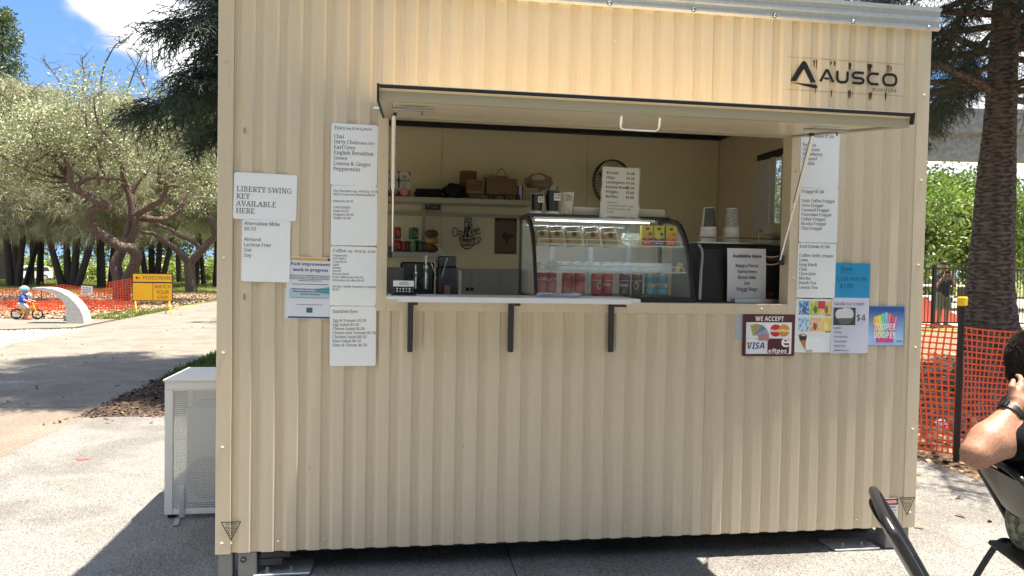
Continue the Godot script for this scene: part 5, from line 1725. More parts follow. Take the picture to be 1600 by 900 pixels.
func net(called: String, label: String, path: Array, h: Array, cell: Vector2, tape: float, m: Material, group := "", sag := .0) -> Node3D:
	# orange barrier mesh hung along a path of ground points; each cell is a rounded slot between tapes
	var t = thing(called, label, "barrier mesh", Vector3.ZERO, group)
	var b = MB.new()
	var run = []
	var total = 0.0
	for k in path.size() - 1:
		var a: Vector3 = path[k]
		var c: Vector3 = path[k + 1]
		var n = maxi(1, int((c - a).length() / cell.x))
		for s in n:
			var f = float(s) / n
			run.append([a.lerp(c, f), lerpf(h[k], h[k + 1], f) - sag * 4.0 * f * (1.0 - f)])
	run.append([path[-1], h[-1]])
	var rows = maxi(2, int(h[0] / cell.y))
	var P = func(i, j):
		var y: float = run[i][1] * j / rows
		var o: Vector3 = run[i][0]
		var w = .014 * sin(i * .31 + j * .22) + .010 * sin(i * .13 - j * .3)
		return o + V(w, y + .008 * sin(i * .21 + j * .15), w * .7)
	for i in run.size():
		for j in rows + 1:
			var p: Vector3 = P.call(i, j)
			if i < run.size() - 1:
				var q: Vector3 = P.call(i + 1, j)
				var u = V(0, tape * .5, 0)
				var g = (q - p) * .22
				# tape widens at the crossings, which rounds the slots
				b.quad(p - u * 1.5, p + g - u, p + g + u, p + u * 1.5)
				b.quad(p + g - u, q - g - u, q - g + u, p + g + u)
				b.quad(q - g - u, q - u * 1.5, q + u * 1.5, q - g + u)
			if j < rows:
				var q: Vector3 = P.call(i, j + 1)
				var d: Vector3 = ((run[mini(i + 1, run.size() - 1)][0] - run[maxi(i - 1, 0)][0]) as Vector3).normalized() * tape * .5
				b.quad(p - d, p + d, q + d, q - d)
	obj("mesh", b, m, t)
	return t

func make_left():
	var orange = M("orange mesh plastic", .78, .10, .025, .5)
	orange.backlight_enabled = true; orange.backlight = Color(.5, .09, .03)
	var black = M("black plastic")
	# concrete bench that sweeps up out of the slab
	var t = thing("concrete_bench", "pale concrete bench arm curving up out of the slab", "bench", V(0, 0, 0))
	var prof = PackedVector2Array([Vector2(-7.26, .828), Vector2(-7.05, .832), Vector2(-6.86, .81), Vector2(-6.68, .745), Vector2(-6.53, .65), Vector2(-6.40, .53), Vector2(-6.29, .38), Vector2(-6.22, .22), Vector2(-6.19, .03), Vector2(-6.555, .03), Vector2(-6.56, .25), Vector2(-6.585, .40), Vector2(-6.65, .54), Vector2(-6.76, .65), Vector2(-6.90, .72), Vector2(-7.06, .765), Vector2(-7.26, .79)])
	var b = MB.new()
	b.prism(prof, .42, at(V(0, 0, -14.62)))
	obj("body", b, textured("bench concrete", noise_tex(61, .03, FastNoiseLite.TYPE_SIMPLEX, 4, [[.2, .42, .41, .38], [.8, .56, .55, .52]]), .9, .7), t)
	# boulder behind it
	t = thing("small_boulder", "rounded grey stone behind the concrete bench", "boulder", V(-6.86, .03, -15.0))
	obj("stone", lump(V(.09, .11, .1), 3, .3), M("stone grey", .2, .19, .17, .85), t, V(0, .08, 0))

	# works sign on yellow trestle feet
	var yel = M("sign yellow", .90, .44, .004, .45)
	var frame = M("sign frame", .02, .018, .016, .5)
	var ink = M("black print")
	t = thing("works_sign", "yellow PEDESTRIANS and WATCH YOUR STEP sign on trestle feet", "sign", V(-6.49, 0, -18.1))
	bx("board", 0, 1.055, .872, 1.118, -.012, .012, frame, t)
	bx("board", -.003, 1.058, .352, .866, -.012, .012, frame, t)
	shape(t, "panel", rect2(.02, 1.100, 1.015, .212), .0125, yel)
	shape(t, "panel", rect2(.017, .848, .515, .478), .0125, yel)
	shape(t, "panel", rect2(.547, .848, .492, .478), .0125, yel)
	text(t, "PEDESTRIANS", "sans", .128, V(.272, 1.075, .0135), ink, 0, Basis(), 0.0, 1.0)
	shape(t, "arrow", PackedVector2Array([Vector2(.07, .992), Vector2(.14, 1.045), Vector2(.125, 1.005), Vector2(.215, 1.005), Vector2(.215, .98), Vector2(.125, .98), Vector2(.14, .94)]), .0135, ink)
	text(t, "WATCH\nYOUR\nSTEP", "sans", .132, V(.793, .832, .0135), ink, 1, Basis(), -1.0)
	for x in [.10, .99]:
		var f = MB.new()
		f.tube(curve([V(x - .02, .34, .0), V(x + .0, .30, .06), V(x + .05, .18, .16), V(x + .07, .0, .20)], 4), [.018], 6)
		obj("foot", f, M("trestle yellow", .6, .42, .05, .5), t)
		f = MB.new()
		f.tube(curve([V(x - .02, .34, .0), V(x - .08, .28, -.08), V(x - .16, .15, -.2), V(x - .18, .0, -.24)], 4), [.018], 6)
		obj("foot", f, M("trestle yellow"), t)
	for x in [.03, 1.03]: bx("post", x - .015, x + .015, .30, 1.15, -.04, -.013, frame, t)

	# orange mesh strung low round the tree bed, sagging between stakes
	var g = "orange barrier mesh round the works"
	net("barrier_mesh", "sagging orange mesh in front of the twisted tree, behind the bench", [V(-11.6, 0, -16.6), V(-10.2, 0, -18.0), V(-8.4, 0, -19.6), V(-6.9, 0, -19.9)], [.46, .34, .38, .30], Vector2(.075, .055), .015, orange, g, .10)
	net("barrier_mesh", "orange mesh standing up against the big forked trunk", [V(-8.6, .12, -22.0), V(-7.75, .15, -22.2), V(-7.35, .15, -22.3)], [.6, .75, .7], Vector2(.075, .055), .016, orange, g, .0)
	net("barrier_mesh", "long orange mesh line behind the child's helmet", [V(-19, 0, -26), V(-15, 0, -27), V(-12.2, 0, -27.5), V(-9.6, 0, -28)], [.5, .42, .46, .4], Vector2(.11, .08), .022, orange, g, .12)
	net("barrier_mesh", "bunched orange mesh tied to the stake near the white car", [V(-11.6, .35, -17.6), V(-11.0, .42, -17.9), V(-10.4, .30, -18.3)], [.5, .52, .38], Vector2(.07, .05), .017, orange, g, .03)
	net("barrier_mesh", "flattened orange mesh lying over the leaf litter near the sign", [V(-9.9, .0, -18.6), V(-8.6, .02, -19.0), V(-7.0, .0, -18.9)], [.30, .28, .34], Vector2(.08, .05), .018, orange, g, .02)
	net("barrier_mesh", "far orange mesh on the lawn right of the second twisted tree", [V(-10.5, -.03, -45), V(-7.5, -.03, -43), V(-4.5, -.03, -42)], [.7, .8, 1.1], Vector2(.12, .1), .05, orange, g, .1)
	net("barrier_mesh", "red orange mesh end beside the kiosk's corner, far away", [V(-6.6, -.03, -38), V(-5.4, -.03, -38.2)], [1.3, 1.25], Vector2(.1, .08), .05, orange, g, .0)
	for q in [["rusty steel stake holding the mesh near the child", -11.3, -17.2, 1.15], ["short steel stake in the mesh behind the bench", -9.3, -19.2, .8], ["thin stake at the far end of the orange mesh", -14.9, -27, .95]]:
		var s = thing("stake", q[0], "stake", V(q[1], -.03, q[2]), "steel stakes")
		b = MB.new()
		b.cbox(V(0, q[3] * .5, 0), V(.03, q[3], .006), .001)
		b.cbox(V(0, q[3] * .5, -.014), V(.006, q[3], .025), .001)
		obj("picket", b, M("rusty steel", .10, .06, .04, .8), s)
		b = MB.new()
		b.cbox(V(0, q[3] + .01, 0), V(.05, .06, .05), .01)
		obj("cap", b, black, s)
	t = thing("fence_notice", "small white notice tied to the orange mesh by the trunk", "notice", V(-8.42, .42, -20.0), "", turn(Vector3.BACK, -4))
	bx("card", -.16, .16, 0, .26, -.004, .004, M("white card"), t)
	bars(t, [[-.12, .22, .24], [-.12, .17, .22], [-.12, .12, .24], [-.12, .07, .15]], .025, .0046, M("grey print"))
	t = thing("paper_scrap", "crumpled white tape on the mesh behind the bench's curve", "litter", V(-9.6, .44, -19.0))
	obj("scrap", lump(V(.13, .07, .05), 31, .5), M("white card"), t)
	t = thing("far_sign", "small yellow box sign far behind near the kiosk's edge", "sign", V(-7.55, 0, -43))
	bx("board", -.26, .26, .55, 1.35, -.03, .03, yel, t)
	bx("post", -.03, .03, -.05, .55, -.02, .02, frame, t)
	t = thing("utility_box", "small white box on the far lawn between trunks", "box", V(-18.3, -.25, -58))
	bx("box", -.4, .4, 0, .9, -.2, .2, M("white card"), t, .03)
	bx("door", -.33, .33, .08, .82, .2, .215, M("pale grey plastic"), t, .01)

	make_car()

func make_car():
	var y = -.9
	var t = thing("white_car", "white car parked behind the trunks across the lawn", "car", V(-37.9, y, -80), "", turn(Vector3.UP, -122))
	var paint = M("white car paint", .72, .73, .75, .25)
	paint.clearcoat_enabled = true
	var glassm = M("car glass", .03, .035, .04, .08)
	# body profile along x (length), extruded along z
	var p = PackedVector2Array([Vector2(-2.3, .32), Vector2(2.25, .32), Vector2(2.36, .5), Vector2(2.36, .72), Vector2(2.22, .92), Vector2(1.35, 1.02), Vector2(.62, 1.5), Vector2(.3, 1.58), Vector2(-1.5, 1.6), Vector2(-1.95, 1.5), Vector2(-2.32, .98), Vector2(-2.36, .6)])
	var b = MB.new()
	b.prism(p, 1.78, at(V(0, 0, -.89)))
	obj("body", b, paint, t)
	for z in [-.896, .896]:
		var w = MB.new()
		var X = at(V(0, 0, z - .002))
		w.prism(PackedVector2Array([Vector2(1.12, 1.06), Vector2(.56, 1.45), Vector2(-.1, 1.49), Vector2(-.1, 1.04)]), .004, X)
		obj("side_window", w, glassm, t)
		w = MB.new()
		w.prism(PackedVector2Array([Vector2(-.2, 1.04), Vector2(-.2, 1.49), Vector2(-1.15, 1.49), Vector2(-1.15, 1.02)]), .004, X)
		obj("side_window", w, glassm, t)
		w = MB.new()
		w.prism(PackedVector2Array([Vector2(-1.25, 1.02), Vector2(-1.25, 1.48), Vector2(-1.75, 1.44), Vector2(-1.98, 1.04)]), .004, X)
		obj("side_window", w, glassm, t)
	var ws = MB.new()
	ws.quad(V(1.36, 1.04, .78), V(1.36, 1.04, -.78), V(.66, 1.5, -.7), V(.66, 1.5, .7))
	obj("windscreen", ws, glassm, t, V(.015, .01, 0))
	for z in [-.66, .66]:
		bx("headlight", 2.25, 2.375, .68, .82, z - .18, z + .18, M("lamp lens", .5, .52, .55, .1), t, .02)
	bx("bumper", 2.3, 2.42, .3, .5, -.85, .85, M("bumper grey", .1, .1, .1, .6), t, .03)
	bx("tail_lamp", -2.39, -2.3, .8, 1.05, .6, .86, M("tail red", .4, .02, .02, .2), t, .02)
	for x in [-1.42, 1.45]:
		for z in [-.86, .86]:
			var w = MB.new()
			w.lathe([Vector2(.1, -.1), Vector2(.31, -.1), Vector2(.34, -.06), Vector2(.34, .06), Vector2(.31, .1), Vector2(.1, .1)], 20, at(V(x, .34, z), turn(Vector3.RIGHT, 90)))
			var wh = obj("wheel", w, M("tyre", .02, .02, .02, .8), t)
			w = MB.new()
			w.lathe([Vector2(0, -.105), Vector2(.2, -.105), Vector2(.2, .105), Vector2(0, .105)], 14, at(V(x, .34, z), turn(Vector3.RIGHT, 90)))
			obj("rim", w, M("alloy", .45, .45, .46, .3, .7), wh)
	# second car half out of frame
	t = thing("white_hatchback", "white rounded car bonnet at the picture's far left edge", "car", V(-41.6, y, -79.5), "", turn(Vector3.UP, -100))
	b = MB.new()
	b.prism(PackedVector2Array([Vector2(-2.1, .3), Vector2(1.9, .3), Vector2(2.05, .5), Vector2(2.0, .78), Vector2(1.7, .95), Vector2(.9, 1.05), Vector2(.2, 1.48), Vector2(-1.3, 1.5), Vector2(-2.05, 1.0)]), 1.7, at(V(0, 0, -.85)))
	obj("body", b, paint, t)
	b = MB.new()
	b.prism(PackedVector2Array([Vector2(.75, 1.06), Vector2(.15, 1.4), Vector2(-1.2, 1.42), Vector2(-1.7, 1.04)]), .004, at(V(0, 0, .853)))
	obj("side_window", b, glassm, t)
	for x in [-1.3, 1.3]:
		var w = MB.new()
		w.lathe([Vector2(0, -.1), Vector2(.31, -.1), Vector2(.33, .06), Vector2(.2, .1), Vector2(0, .1)], 18, at(V(x, .33, .8), turn(Vector3.RIGHT, 90)))
		obj("wheel", w, M("tyre"), t)
	bx("headlight", 1.88, 2.02, .66, .8, .4, .8, M("lamp lens"), t, .02)

func folding_chair(called: String, label: String, pos: Vector3, yaw: float):
	# faces its own +x; tubes run from the front feet up to the back
	var t = thing(called, label, "chair", pos, "black folding chairs", turn(Vector3.UP, yaw))
	var tube = M("black enamel tube", .012, .012, .013, .28)
	var pad = M("black moulded plastic", .009, .0085, .009, .35)
	var b = MB.new()
	var pts = []
	for q in [[.24, .0, -.20], [.10, .27, -.20], [-.06, .56, -.20], [-.165, .74, -.195], [-.195, .785, -.165], [-.205, .80, -.10], [-.205, .80, .10], [-.195, .785, .165], [-.165, .74, .195], [-.06, .56, .20], [.10, .27, .20], [.24, .0, .20]]:
		pts.append(V(q[0], q[1], q[2]))
	b.tube(curve(pts, 5), [.014], 10)
	obj("back_frame", b, tube, t)
	for z in [-.17, .17]:
		b = MB.new()
		b.tube(curve([V(-.30, .0, z), V(-.20, .22, z), V(-.11, .40, z), V(-.07, .445, z), V(-.02, .43, z), V(.02, .40, z)], 5), [.0115], 10)
		obj("rear_leg", b, tube, t)
	b = MB.new()
	b.tube([V(-.22, .17, -.17), V(-.22, .17, .17)], [.007], 8)
	obj("stretcher", b, tube, t)
	b = MB.new()
	b.tube([V(.16, .155, -.2), V(.16, .155, .2)], [.007], 8)
	obj("stretcher", b, tube, t)
	b = MB.new()
	b.cbox(V(.06, .445, 0), V(.37, .022, .36), .008, turn(Vector3.BACK, 4))
	obj("seat", b, pad, t)
	# backrest: a curved moulded panel
	b = MB.new()
	var P = func(i, j, off): # i across, j up
		var s = -1.0 + 2.0 * i / 10.0
		var y = lerpf(.60, .785 - .02 * s * s, j / 4.0)
		var x = lerpf(-.083, -.192, j / 4.0) - .035 * (1.0 - s * s) + off
		return V(x, y, s * .185)
	for i in 10:
		for j in 4:
			b.quad(P.call(i, j, .012), P.call(i, j + 1, .012), P.call(i + 1, j + 1, .012), P.call(i + 1, j, .012))
			b.quad(P.call(i, j, 0), P.call(i + 1, j, 0), P.call(i + 1, j + 1, 0), P.call(i, j + 1, 0))
	for i in 10:
		b.quad(P.call(i, 0, 0), P.call(i, 0, .012), P.call(i + 1, 0, .012), P.call(i + 1, 0, 0))
		b.quad(P.call(i, 4, 0), P.call(i + 1, 4, 0), P.call(i + 1, 4, .012), P.call(i, 4, .012))
	obj("backrest", b, pad, t)
	for z in [-.17, .17]:
		b = MB.new()
		b.lathe([Vector2(0, 0), Vector2(.016, 0), Vector2(.014, .03), Vector2(0, .03)], 10)
		obj("foot_cap", b, M("black plastic"), t, V(-.30, 0, z))
	return t

func make_right():
	var black = M("fence black", .012, .012, .013, .45)
	var orange = M("orange mesh plastic")
	folding_chair("folding_chair", "empty black folding chair edge-on in front of the DANGER label", V(2.435, -.0, 1.665), -29.0)
	folding_chair("folding_chair", "black folding chair under the seated man", V(3.205, 0, 1.21), -17.0)

	# orange mesh and star picket near the pad's edge
	var g = "orange barrier mesh round the works"
	net("barrier_mesh", "near orange mesh between the kiosk corner and the yellow capped picket", [V(4.3, .09, -2.6), V(5.24, .05, -1.68)], [1.0, 1.02], Vector2(.043, .047), .0125, orange, g, .01)
	net("barrier_mesh", "near orange mesh right of the picket, behind the seated man", [V(5.27, .05, -1.66), V(6.3, .05, -1.7), V(7.6, .05, -1.75)], [1.02, .98, .98], Vector2(.043, .047), .0125, orange, g, .015)
	var t = thing("star_picket", "dark steel star picket with a yellow safety cap", "picket", V(5.25, -.01, -1.66))
	var st = M("picket steel", .02, .017, .015, .6)
	var b = MB.new()
	for a in [90, 210, 330]:
		b.box(V(cos(deg_to_rad(a)) * .013, .625, sin(deg_to_rad(a)) * .013), V(.028, 1.25, .006), turn(Vector3.UP, -a))
	obj("post", b, st, t)
	b = MB.new()
	b.cbox(V(0, 1.285, 0), V(.062, .075, .062), .01, turn(Vector3.UP, 14))
	obj("cap", b, M("yellow cap", .75, .5, .01, .4), t)
	t = thing("litter_scrap", "small red and white scrap lying in the pine litter", "litter", V(5.62, .0, -2.3))
	obj("scrap", lump(V(.05, .03, .035), 41, .5), M("white card"), t, V(0, .16, 0))
	obj("red_piece", lump(V(.025, .015, .02), 43, .4), M("red print"), t, V(.03, .13, .02))

	# black picket fence
	var fz = -14.88
	t = thing("picket_fence", "black steel picket fence round the playground", "fence", V(14.2, -.02, fz))
	bx("rail", -.5, 9.5, 1.655, 1.695, -.02, .02, black, t)
	bx("rail", -.5, 9.5, .14, .18, -.02, .02, black, t)
	var pk = MB.new()
	pk.cbox(V(0, .92, 0), V(.018, 1.53, .018), .003)
	var pm = pk.mesh()
	for k in 96:
		obj("picket", pm, black, t, V(-.45 + .103 * k, 0, .001))
	for x in [1.36, 3.8, 6.2, 8.6]:
		b = MB.new()
		b.cbox(V(x, .88, -.005), V(.09, 1.76, .09), .008)
		b.cbox(V(x, 1.775, -.005), V(.105, .03, .105), .008)
		obj("post", b, black, t)
	# playground behind: red soft mound, white benches
	t = thing("play_mound", "salmon red rubber play mound behind the fence", "mound", V(0, 0, 0))
	b = MB.new()
	b.prism(PackedVector2Array([Vector2(15.2, -.03), Vector2(15.4, .7), Vector2(16.0, .88), Vector2(16.8, .76), Vector2(17.4, .48), Vector2(18.2, .12), Vector2(18.9, -.03)]), 2.6, at(V(0, 0, -19.4)))
	obj("mound", b, M("salmon rubber", .62, .13, .09, .8), t)
	for q in [["white bench top behind the fence, higher of two", 17.6, 21.2, 1.06, -20.2], ["white bench seat behind the fence, lower of two", 17.6, 20.2, .68, -19.9]]:
		t = thing("park_bench", q[0], "bench", V(0, 0, 0), "white park benches")
		bx("slat", q[1], q[2], q[3], q[3] + .06, q[4] - .2, q[4] + .0, M("bench white", .7, .7, .68, .5), t, .01)
		bx("slat", q[1], q[2], q[3], q[3] + .06, q[4] + .02, q[4] + .2, M("bench white"), t, .01)
		for x in [q[1] + .3, q[2] - .3]: bx("leg", x - .03, x + .03, -.03, q[3], q[4] - .15, q[4] + .15, M("sign frame"), t)
	structure("play_ground", sheet_poly([[13, -40], [60, -40], [60, -15.3], [13, -15.3]], -.006), M("pale play sand", .46, .40, .30, .9))

	# road bridge beyond the trees
	var conc = textured("bridge concrete", noise_tex(71, .02, FastNoiseLite.TYPE_SIMPLEX, 4, [[.2, .11, .115, .12], [.8, .17, .175, .18]]), 5.0, .8)
	t = thing("road_bridge", "grey concrete bridge girder beyond the pine trunk", "bridge", V(38, 0, -40), "", turn(Vector3.UP, -8))
	bx("girder", -18, 30, 9.05, 10.7, -.6, .6, conc, t)
	bx("deck", -18, 30, 10.7, 11.3, -5, 1.3, conc, t)
	bx("parapet", -18, 30, 11.3, 12.2, 1.0, 1.3, conc, t)
	for x in [-14, 6, 24]: bx("pier", x - .7, x + .7, -.1, 9.05, -1.2, -.1, conc, t, .1)

class Field:
	# distances to a set of tapered capsules, joined smoothly, on a grid; meshed as surface nets
	var lo: Vector3
	var h: float
	var nx: int
	var ny: int
	var nz: int
	var f = PackedFloat32Array()
	func _init(a: Vector3, b: Vector3, cell: float):
		lo = a; h = cell
		nx = int((b.x - a.x) / h) + 2; ny = int((b.y - a.y) / h) + 2; nz = int((b.z - a.z) / h) + 2
		f.resize(nx * ny * nz); f.fill(9.0)
	func bone(a: Vector3, b: Vector3, ra: float, rb: float, k: float, sq := Vector3.ONE):
		# sq: squash of the cross section measured in world axes (1 = round)
		var m = maxf(ra, rb) * 1.4 + k + h * 2.0
		var p0 = ((a.min(b) - Vector3.ONE * m - lo) / h).floor()
		var p1 = ((a.max(b) + Vector3.ONE * m - lo) / h).ceil()
		var d = b - a
		var dd = maxf(d.length_squared(), 1e-9)
		for z in range(maxi(0, int(p0.z)), mini(nz, int(p1.z) + 1)):
			for y in range(maxi(0, int(p0.y)), mini(ny, int(p1.y) + 1)):
				for x in range(maxi(0, int(p0.x)), mini(nx, int(p1.x) + 1)):
					var p = lo + Vector3(x, y, z) * h - a
					var t = clampf(p.dot(d) / dd, 0.0, 1.0)
					var e = ((p - d * t) * sq).length() - lerpf(ra, rb, t)
					var i = (z * ny + y) * nx + x
					var o = f[i]
					var q = maxf(k - absf(o - e), 0.0) / k
					f[i] = minf(o, e) - q * q * k * .25
	func cut_below(y0: float):
		for z in nz:
			for y in ny:
				for x in nx:
					var i = (z * ny + y) * nx + x
					f[i] = maxf(f[i], y0 - (lo.y + y * h))
	func cut(n: Vector3, c: float): # keeps the side where n.p > c
		for z in nz:
			for y in ny:
				for x in nx:
					var i = (z * ny + y) * nx + x
					f[i] = maxf(f[i], c - n.dot(lo + Vector3(x, y, z) * h))
	func mesh_into(b: MB):
		var idx = {}
		var base = b.v.size()
		var cnt = 0
		var off = [0, 1, nx, nx + 1, nx * ny, nx * ny + 1, nx * ny + nx, nx * ny + nx + 1]
		var vs = PackedVector3Array()
		for z in nz - 1:
			for y in ny - 1:
				for x in nx - 1:
					var i = (z * ny + y) * nx + x
					var s0 = f[i] < 0
					var mixed = false
					for k in range(1, 8):
						if (f[i + off[k]] < 0) != s0:
							mixed = true
							break
					if not mixed: continue
					var acc = Vector3.ZERO
					var n = 0
					for e in [[0, 1], [2, 3], [4, 5], [6, 7], [0, 2], [1, 3], [4, 6], [5, 7], [0, 4], [1, 5], [2, 6], [3, 7]]:
						var fa = f[i + off[e[0]]]
						var fb = f[i + off[e[1]]]
						if (fa < 0) == (fb < 0): continue
						var t = fa / (fa - fb)
						var pa = Vector3(e[0] & 1, (e[0] >> 1) & 1, e[0] >> 2)
						var pb = Vector3(e[1] & 1, (e[1] >> 1) & 1, e[1] >> 2)
						acc += pa.lerp(pb, t)
						n += 1
					idx[i] = cnt
					cnt += 1
					vs.append(lo + (Vector3(x, y, z) + acc / n) * h)
		var ns = PackedVector3Array()
		ns.resize(vs.size())
		var tri = PackedInt32Array()
		var st = [1, nx, nx * ny]
		for i in idx:
			for ax in 3:
				var j: int = i + st[ax]
				if (f[i] < 0) == (f[j] < 0): continue
				var u: int = st[(ax + 1) % 3]
				var w: int = st[(ax + 2) % 3]
				if not (idx.has(i - u) and idx.has(i - w) and idx.has(i - u - w)): continue
				var a: int = idx[i]
				var c: int = idx[i - u]
				var d: int = idx[i - u - w]
				var e: int = idx[i - w]
				if f[i] < 0: tri.append_array([a, c, d, a, d, e])
				else: tri.append_array([a, d, c, a, e, d])
		for k in range(0, tri.size(), 3):
			var m = (vs[tri[k + 1]] - vs[tri[k]]).cross(vs[tri[k + 2]] - vs[tri[k]])
			for q in 3: ns[tri[k + q]] += m
		for k in vs.size():
			b.v.append(vs[k]); b.n.append(ns[k].normalized()); b.t.append(Vector2())
		for k in range(0, tri.size(), 3):
			b.i.append_array([base + tri[k], base + tri[k + 2], base + tri[k + 1]])

func flesh(bones: Array, cell: float, k: float, cuts := []) -> MB:
	var lo = Vector3.ONE * 1e3
	var hi = -lo
	for q in bones:
		var r: float = maxf(q[2], q[3]) * 1.45 + cell * 3.0
		lo = lo.min(q[0] - Vector3.ONE * r).min(q[1] - Vector3.ONE * r)
		hi = hi.max(q[0] + Vector3.ONE * r).max(q[1] + Vector3.ONE * r)
	var f = Field.new(lo, hi, cell)
	for q in bones: f.bone(q[0], q[1], q[2], q[3], q[4] if q.size() > 4 else k, q[5] if q.size() > 5 else Vector3.ONE)
	for c in cuts: f.cut(c[0], c[1])
	var b = MB.new()
	f.mesh_into(b)
	return b

func merged(list: Array) -> MB:
	var o = MB.new()
	for b in list: o.add(b, Transform3D())
	return o

func make_people():
	seated_man()
	distant_man()
	child()

func seated_man():
	var t = thing("person", "seated person in a black shirt resting head on hand, wristwatch on", "person", V(3.295, 0, 1.14))
	var O = V(3.28, 0, 1.14)
	var F = V(.956, 0, .29)
	var S = V(-.29, 0, .956)   # towards the camera side
	var skin = M("skin", .46, .24, .155, .5)
	skin.albedo_color = Color.WHITE
	skin.albedo_texture = noise_tex(85, .03, FastNoiseLite.TYPE_SIMPLEX, 5, [[.2, .26, .125, .08], [.5, .33, .165, .105], [.8, .38, .2, .135]])
	skin.uv1_triplanar = true; skin.uv1_scale = V(5, 5, 5)
	skin.subsurf_scatter_enabled = true; skin.subsurf_scatter_strength = .12
	var head = V(3.205, 1.15, 1.125) - O
	var neck = V(3.175, 1.01, 1.13) - O
	var chest = V(3.235, .82, 1.13) - O
	var hips = V(3.285, .55, 1.13) - O
	var shR = V(3.135, .935, 1.235) - O
	var elR = V(2.815, .862, 1.286) - O
	var wrR = V(3.000, 1.008, 1.235) - O
	var knR = V(3.085, 1.083, 1.205) - O
	var shL = chest + V(0, .115, 0) - S * .20 + F * .02
	var elL = shL + F * .14 + V(0, -.24, 0) - S * .04
	var wrL = elL + F * .23 + V(0, -.04, 0) + S * .10
	var hipR = hips + S * .085
	var hipL = hips - S * .085
	var knRr = hipR + F * .40 + V(0, -.03, 0) + S * .06
	var knL = hipL + F * .40 + V(0, -.03, 0) - S * .06
	var anR = knRr - F * .20 + V(0, -.43, 0)
	var anL = knL + F * .05 + V(0, -.43, 0)
	var bones = [
		[hips, chest, .125, .135], [chest, chest + V(0, .1, 0), .135, .10], [chest + V(0, .1, 0), neck, .09, .058], [neck, head - V(0, .07, 0), .056, .056],
		[shR, chest + V(0, .09, 0), .058, .08], [shL, chest + V(0, .09, 0), .058, .08],
		[shR, shR.lerp(elR, .45), .058, .055], [shR.lerp(elR, .45), elR, .055, .043], [elR, elR.lerp(wrR, .3), .047, .054], [elR.lerp(wrR, .3), wrR, .054, .032],
		[shL, elL, .055, .042], [elL, wrL, .045, .03],
		[hipR, knRr, .09, .062], [hipL, knL, .09, .062], [knRr, knRr.lerp(anR, .35), .058, .062], [knRr.lerp(anR, .35), anR, .062, .04], [knL, knL.lerp(anL, .35), .058, .062], [knL.lerp(anL, .35), anL, .062, .04],
		[anR, anR + F * .16 - V(0, .05, 0), .04, .035], [anL, anL + F * .16 - V(0, .05, 0), .04, .035]]
	var body = flesh(bones, .0125, .035)
	# head: skull, jaw, nose, ears
	var HF = (F * .92 + V(0, -.25, 0) - S * .2).normalized()
	var HU = (V(0, 1, 0) - HF * HF.y).normalized()
	var HR = HF.cross(HU)
	var hb = [[head + HU * .02 - HF * .015, head + HU * .025 + HF * .02, .088, .084], [head - HU * .03 + HF * .01, head - HU * .075 + HF * .06, .068, .04], [head + HF * .085 + HU * .005, head + HF * .108 - HU * .025, .011, .014, .012],
		[head - HU * .05 + HF * .092, head - HU * .055 + HF * .09, .02, .02, .015], [head + HU * .02 + HF * .078 + HR * .035, head + HU * .02 + HF * .078 - HR * .035, .016, .016, .015], [head - HU * .06, neck, .05, .05, .03]]
	for s in [-1.0, 1.0]:
		hb.append([head + HR * .083 * s + HU * .012 - HF * .004, head + HR * .083 * s - HU * .028, .014, .009, .008])
		hb.append([head + HR * .088 * s + HU * .018 - HF * .014, head + HR * .09 * s - HU * .01 - HF * .018, .008, .007, .006])
	var hm = flesh(hb, .0055, .022)
	# right hand: palm against the jaw and ear, fingers curling up round the back of it
	var hd = (knR - wrR).normalized()
	var side = hd.cross(V(0, 0, 1)).normalized()
	var inn = side.cross(hd).normalized()
	var fb = [[wrR, wrR + hd * .03, .030, .034], [wrR + hd * .03 - side * .02, wrR + hd * .085 - side * .026, .020, .017], [wrR + hd * .03 + side * .02, wrR + hd * .085 + side * .026, .020, .017], [wrR + hd * .04, wrR + hd * .09, .021, .018]]
	var L = [.062, .072, .066, .05]
	for k in 4:
		var o = -.03 + .02 * k
		var a = wrR + hd * .088 + side * o
		var d1 = (hd * .9 - inn * .25 + side * o * 2.0).normalized()
		var b1 = a + d1 * L[k] * .5
		var d2 = (hd * .75 - inn * .6).normalized()
		var c1 = b1 + d2 * L[k] * .32
		var d3 = (hd * .5 - inn * .85).normalized()
		fb.append([a, b1, .0098, .0088, .006]); fb.append([b1, c1, .0088, .008, .005]); fb.append([c1, c1 + d3 * L[k] * .24, .008, .0068, .005])
	var tb = wrR + hd * .03 - side * .03
	fb.append([tb, tb + (hd * .6 - side * .6).normalized() * .035, .014, .011, .008])
	fb.append([tb + (hd * .6 - side * .6).normalized() * .035, tb + (hd * .6 - side * .6).normalized() * .035 + (hd * .9 - inn * .3).normalized() * .035, .011, .008, .006])
	var hand = flesh(fb, .0042, .010)
	# left hand on the lap
	var ld = (wrL - elL).normalized()
	var ls = ld.cross(V(0, 1, 0)).normalized()
	var lb = [[wrL, wrL + ld * .05, .028, .03]]
	for k in 4:
		var a = wrL + ld * .075 + ls * (-.028 + .019 * k)
		lb.append([wrL + ld * .03 + ls * (-.02 + .014 * k), a, .017, .012])
		lb.append([a, a + (ld * .9 + V(0, -.3, 0)).normalized() * .035, .0095, .0085, .006])
		lb.append([a + (ld * .9 + V(0, -.3, 0)).normalized() * .035, a + (ld * .9 + V(0, -.3, 0)).normalized() * .035 + (ld * .5 + V(0, -.85, 0)).normalized() * .03, .0085, .007, .006])
	lb.append([wrL + ld * .02 + ls * .03, wrL + ld * .06 + ls * .055, .013, .009, .008])
	var hand2 = flesh(lb, .006, .010)
	obj("body", merged([body, hm, hand, hand2]), skin, t)
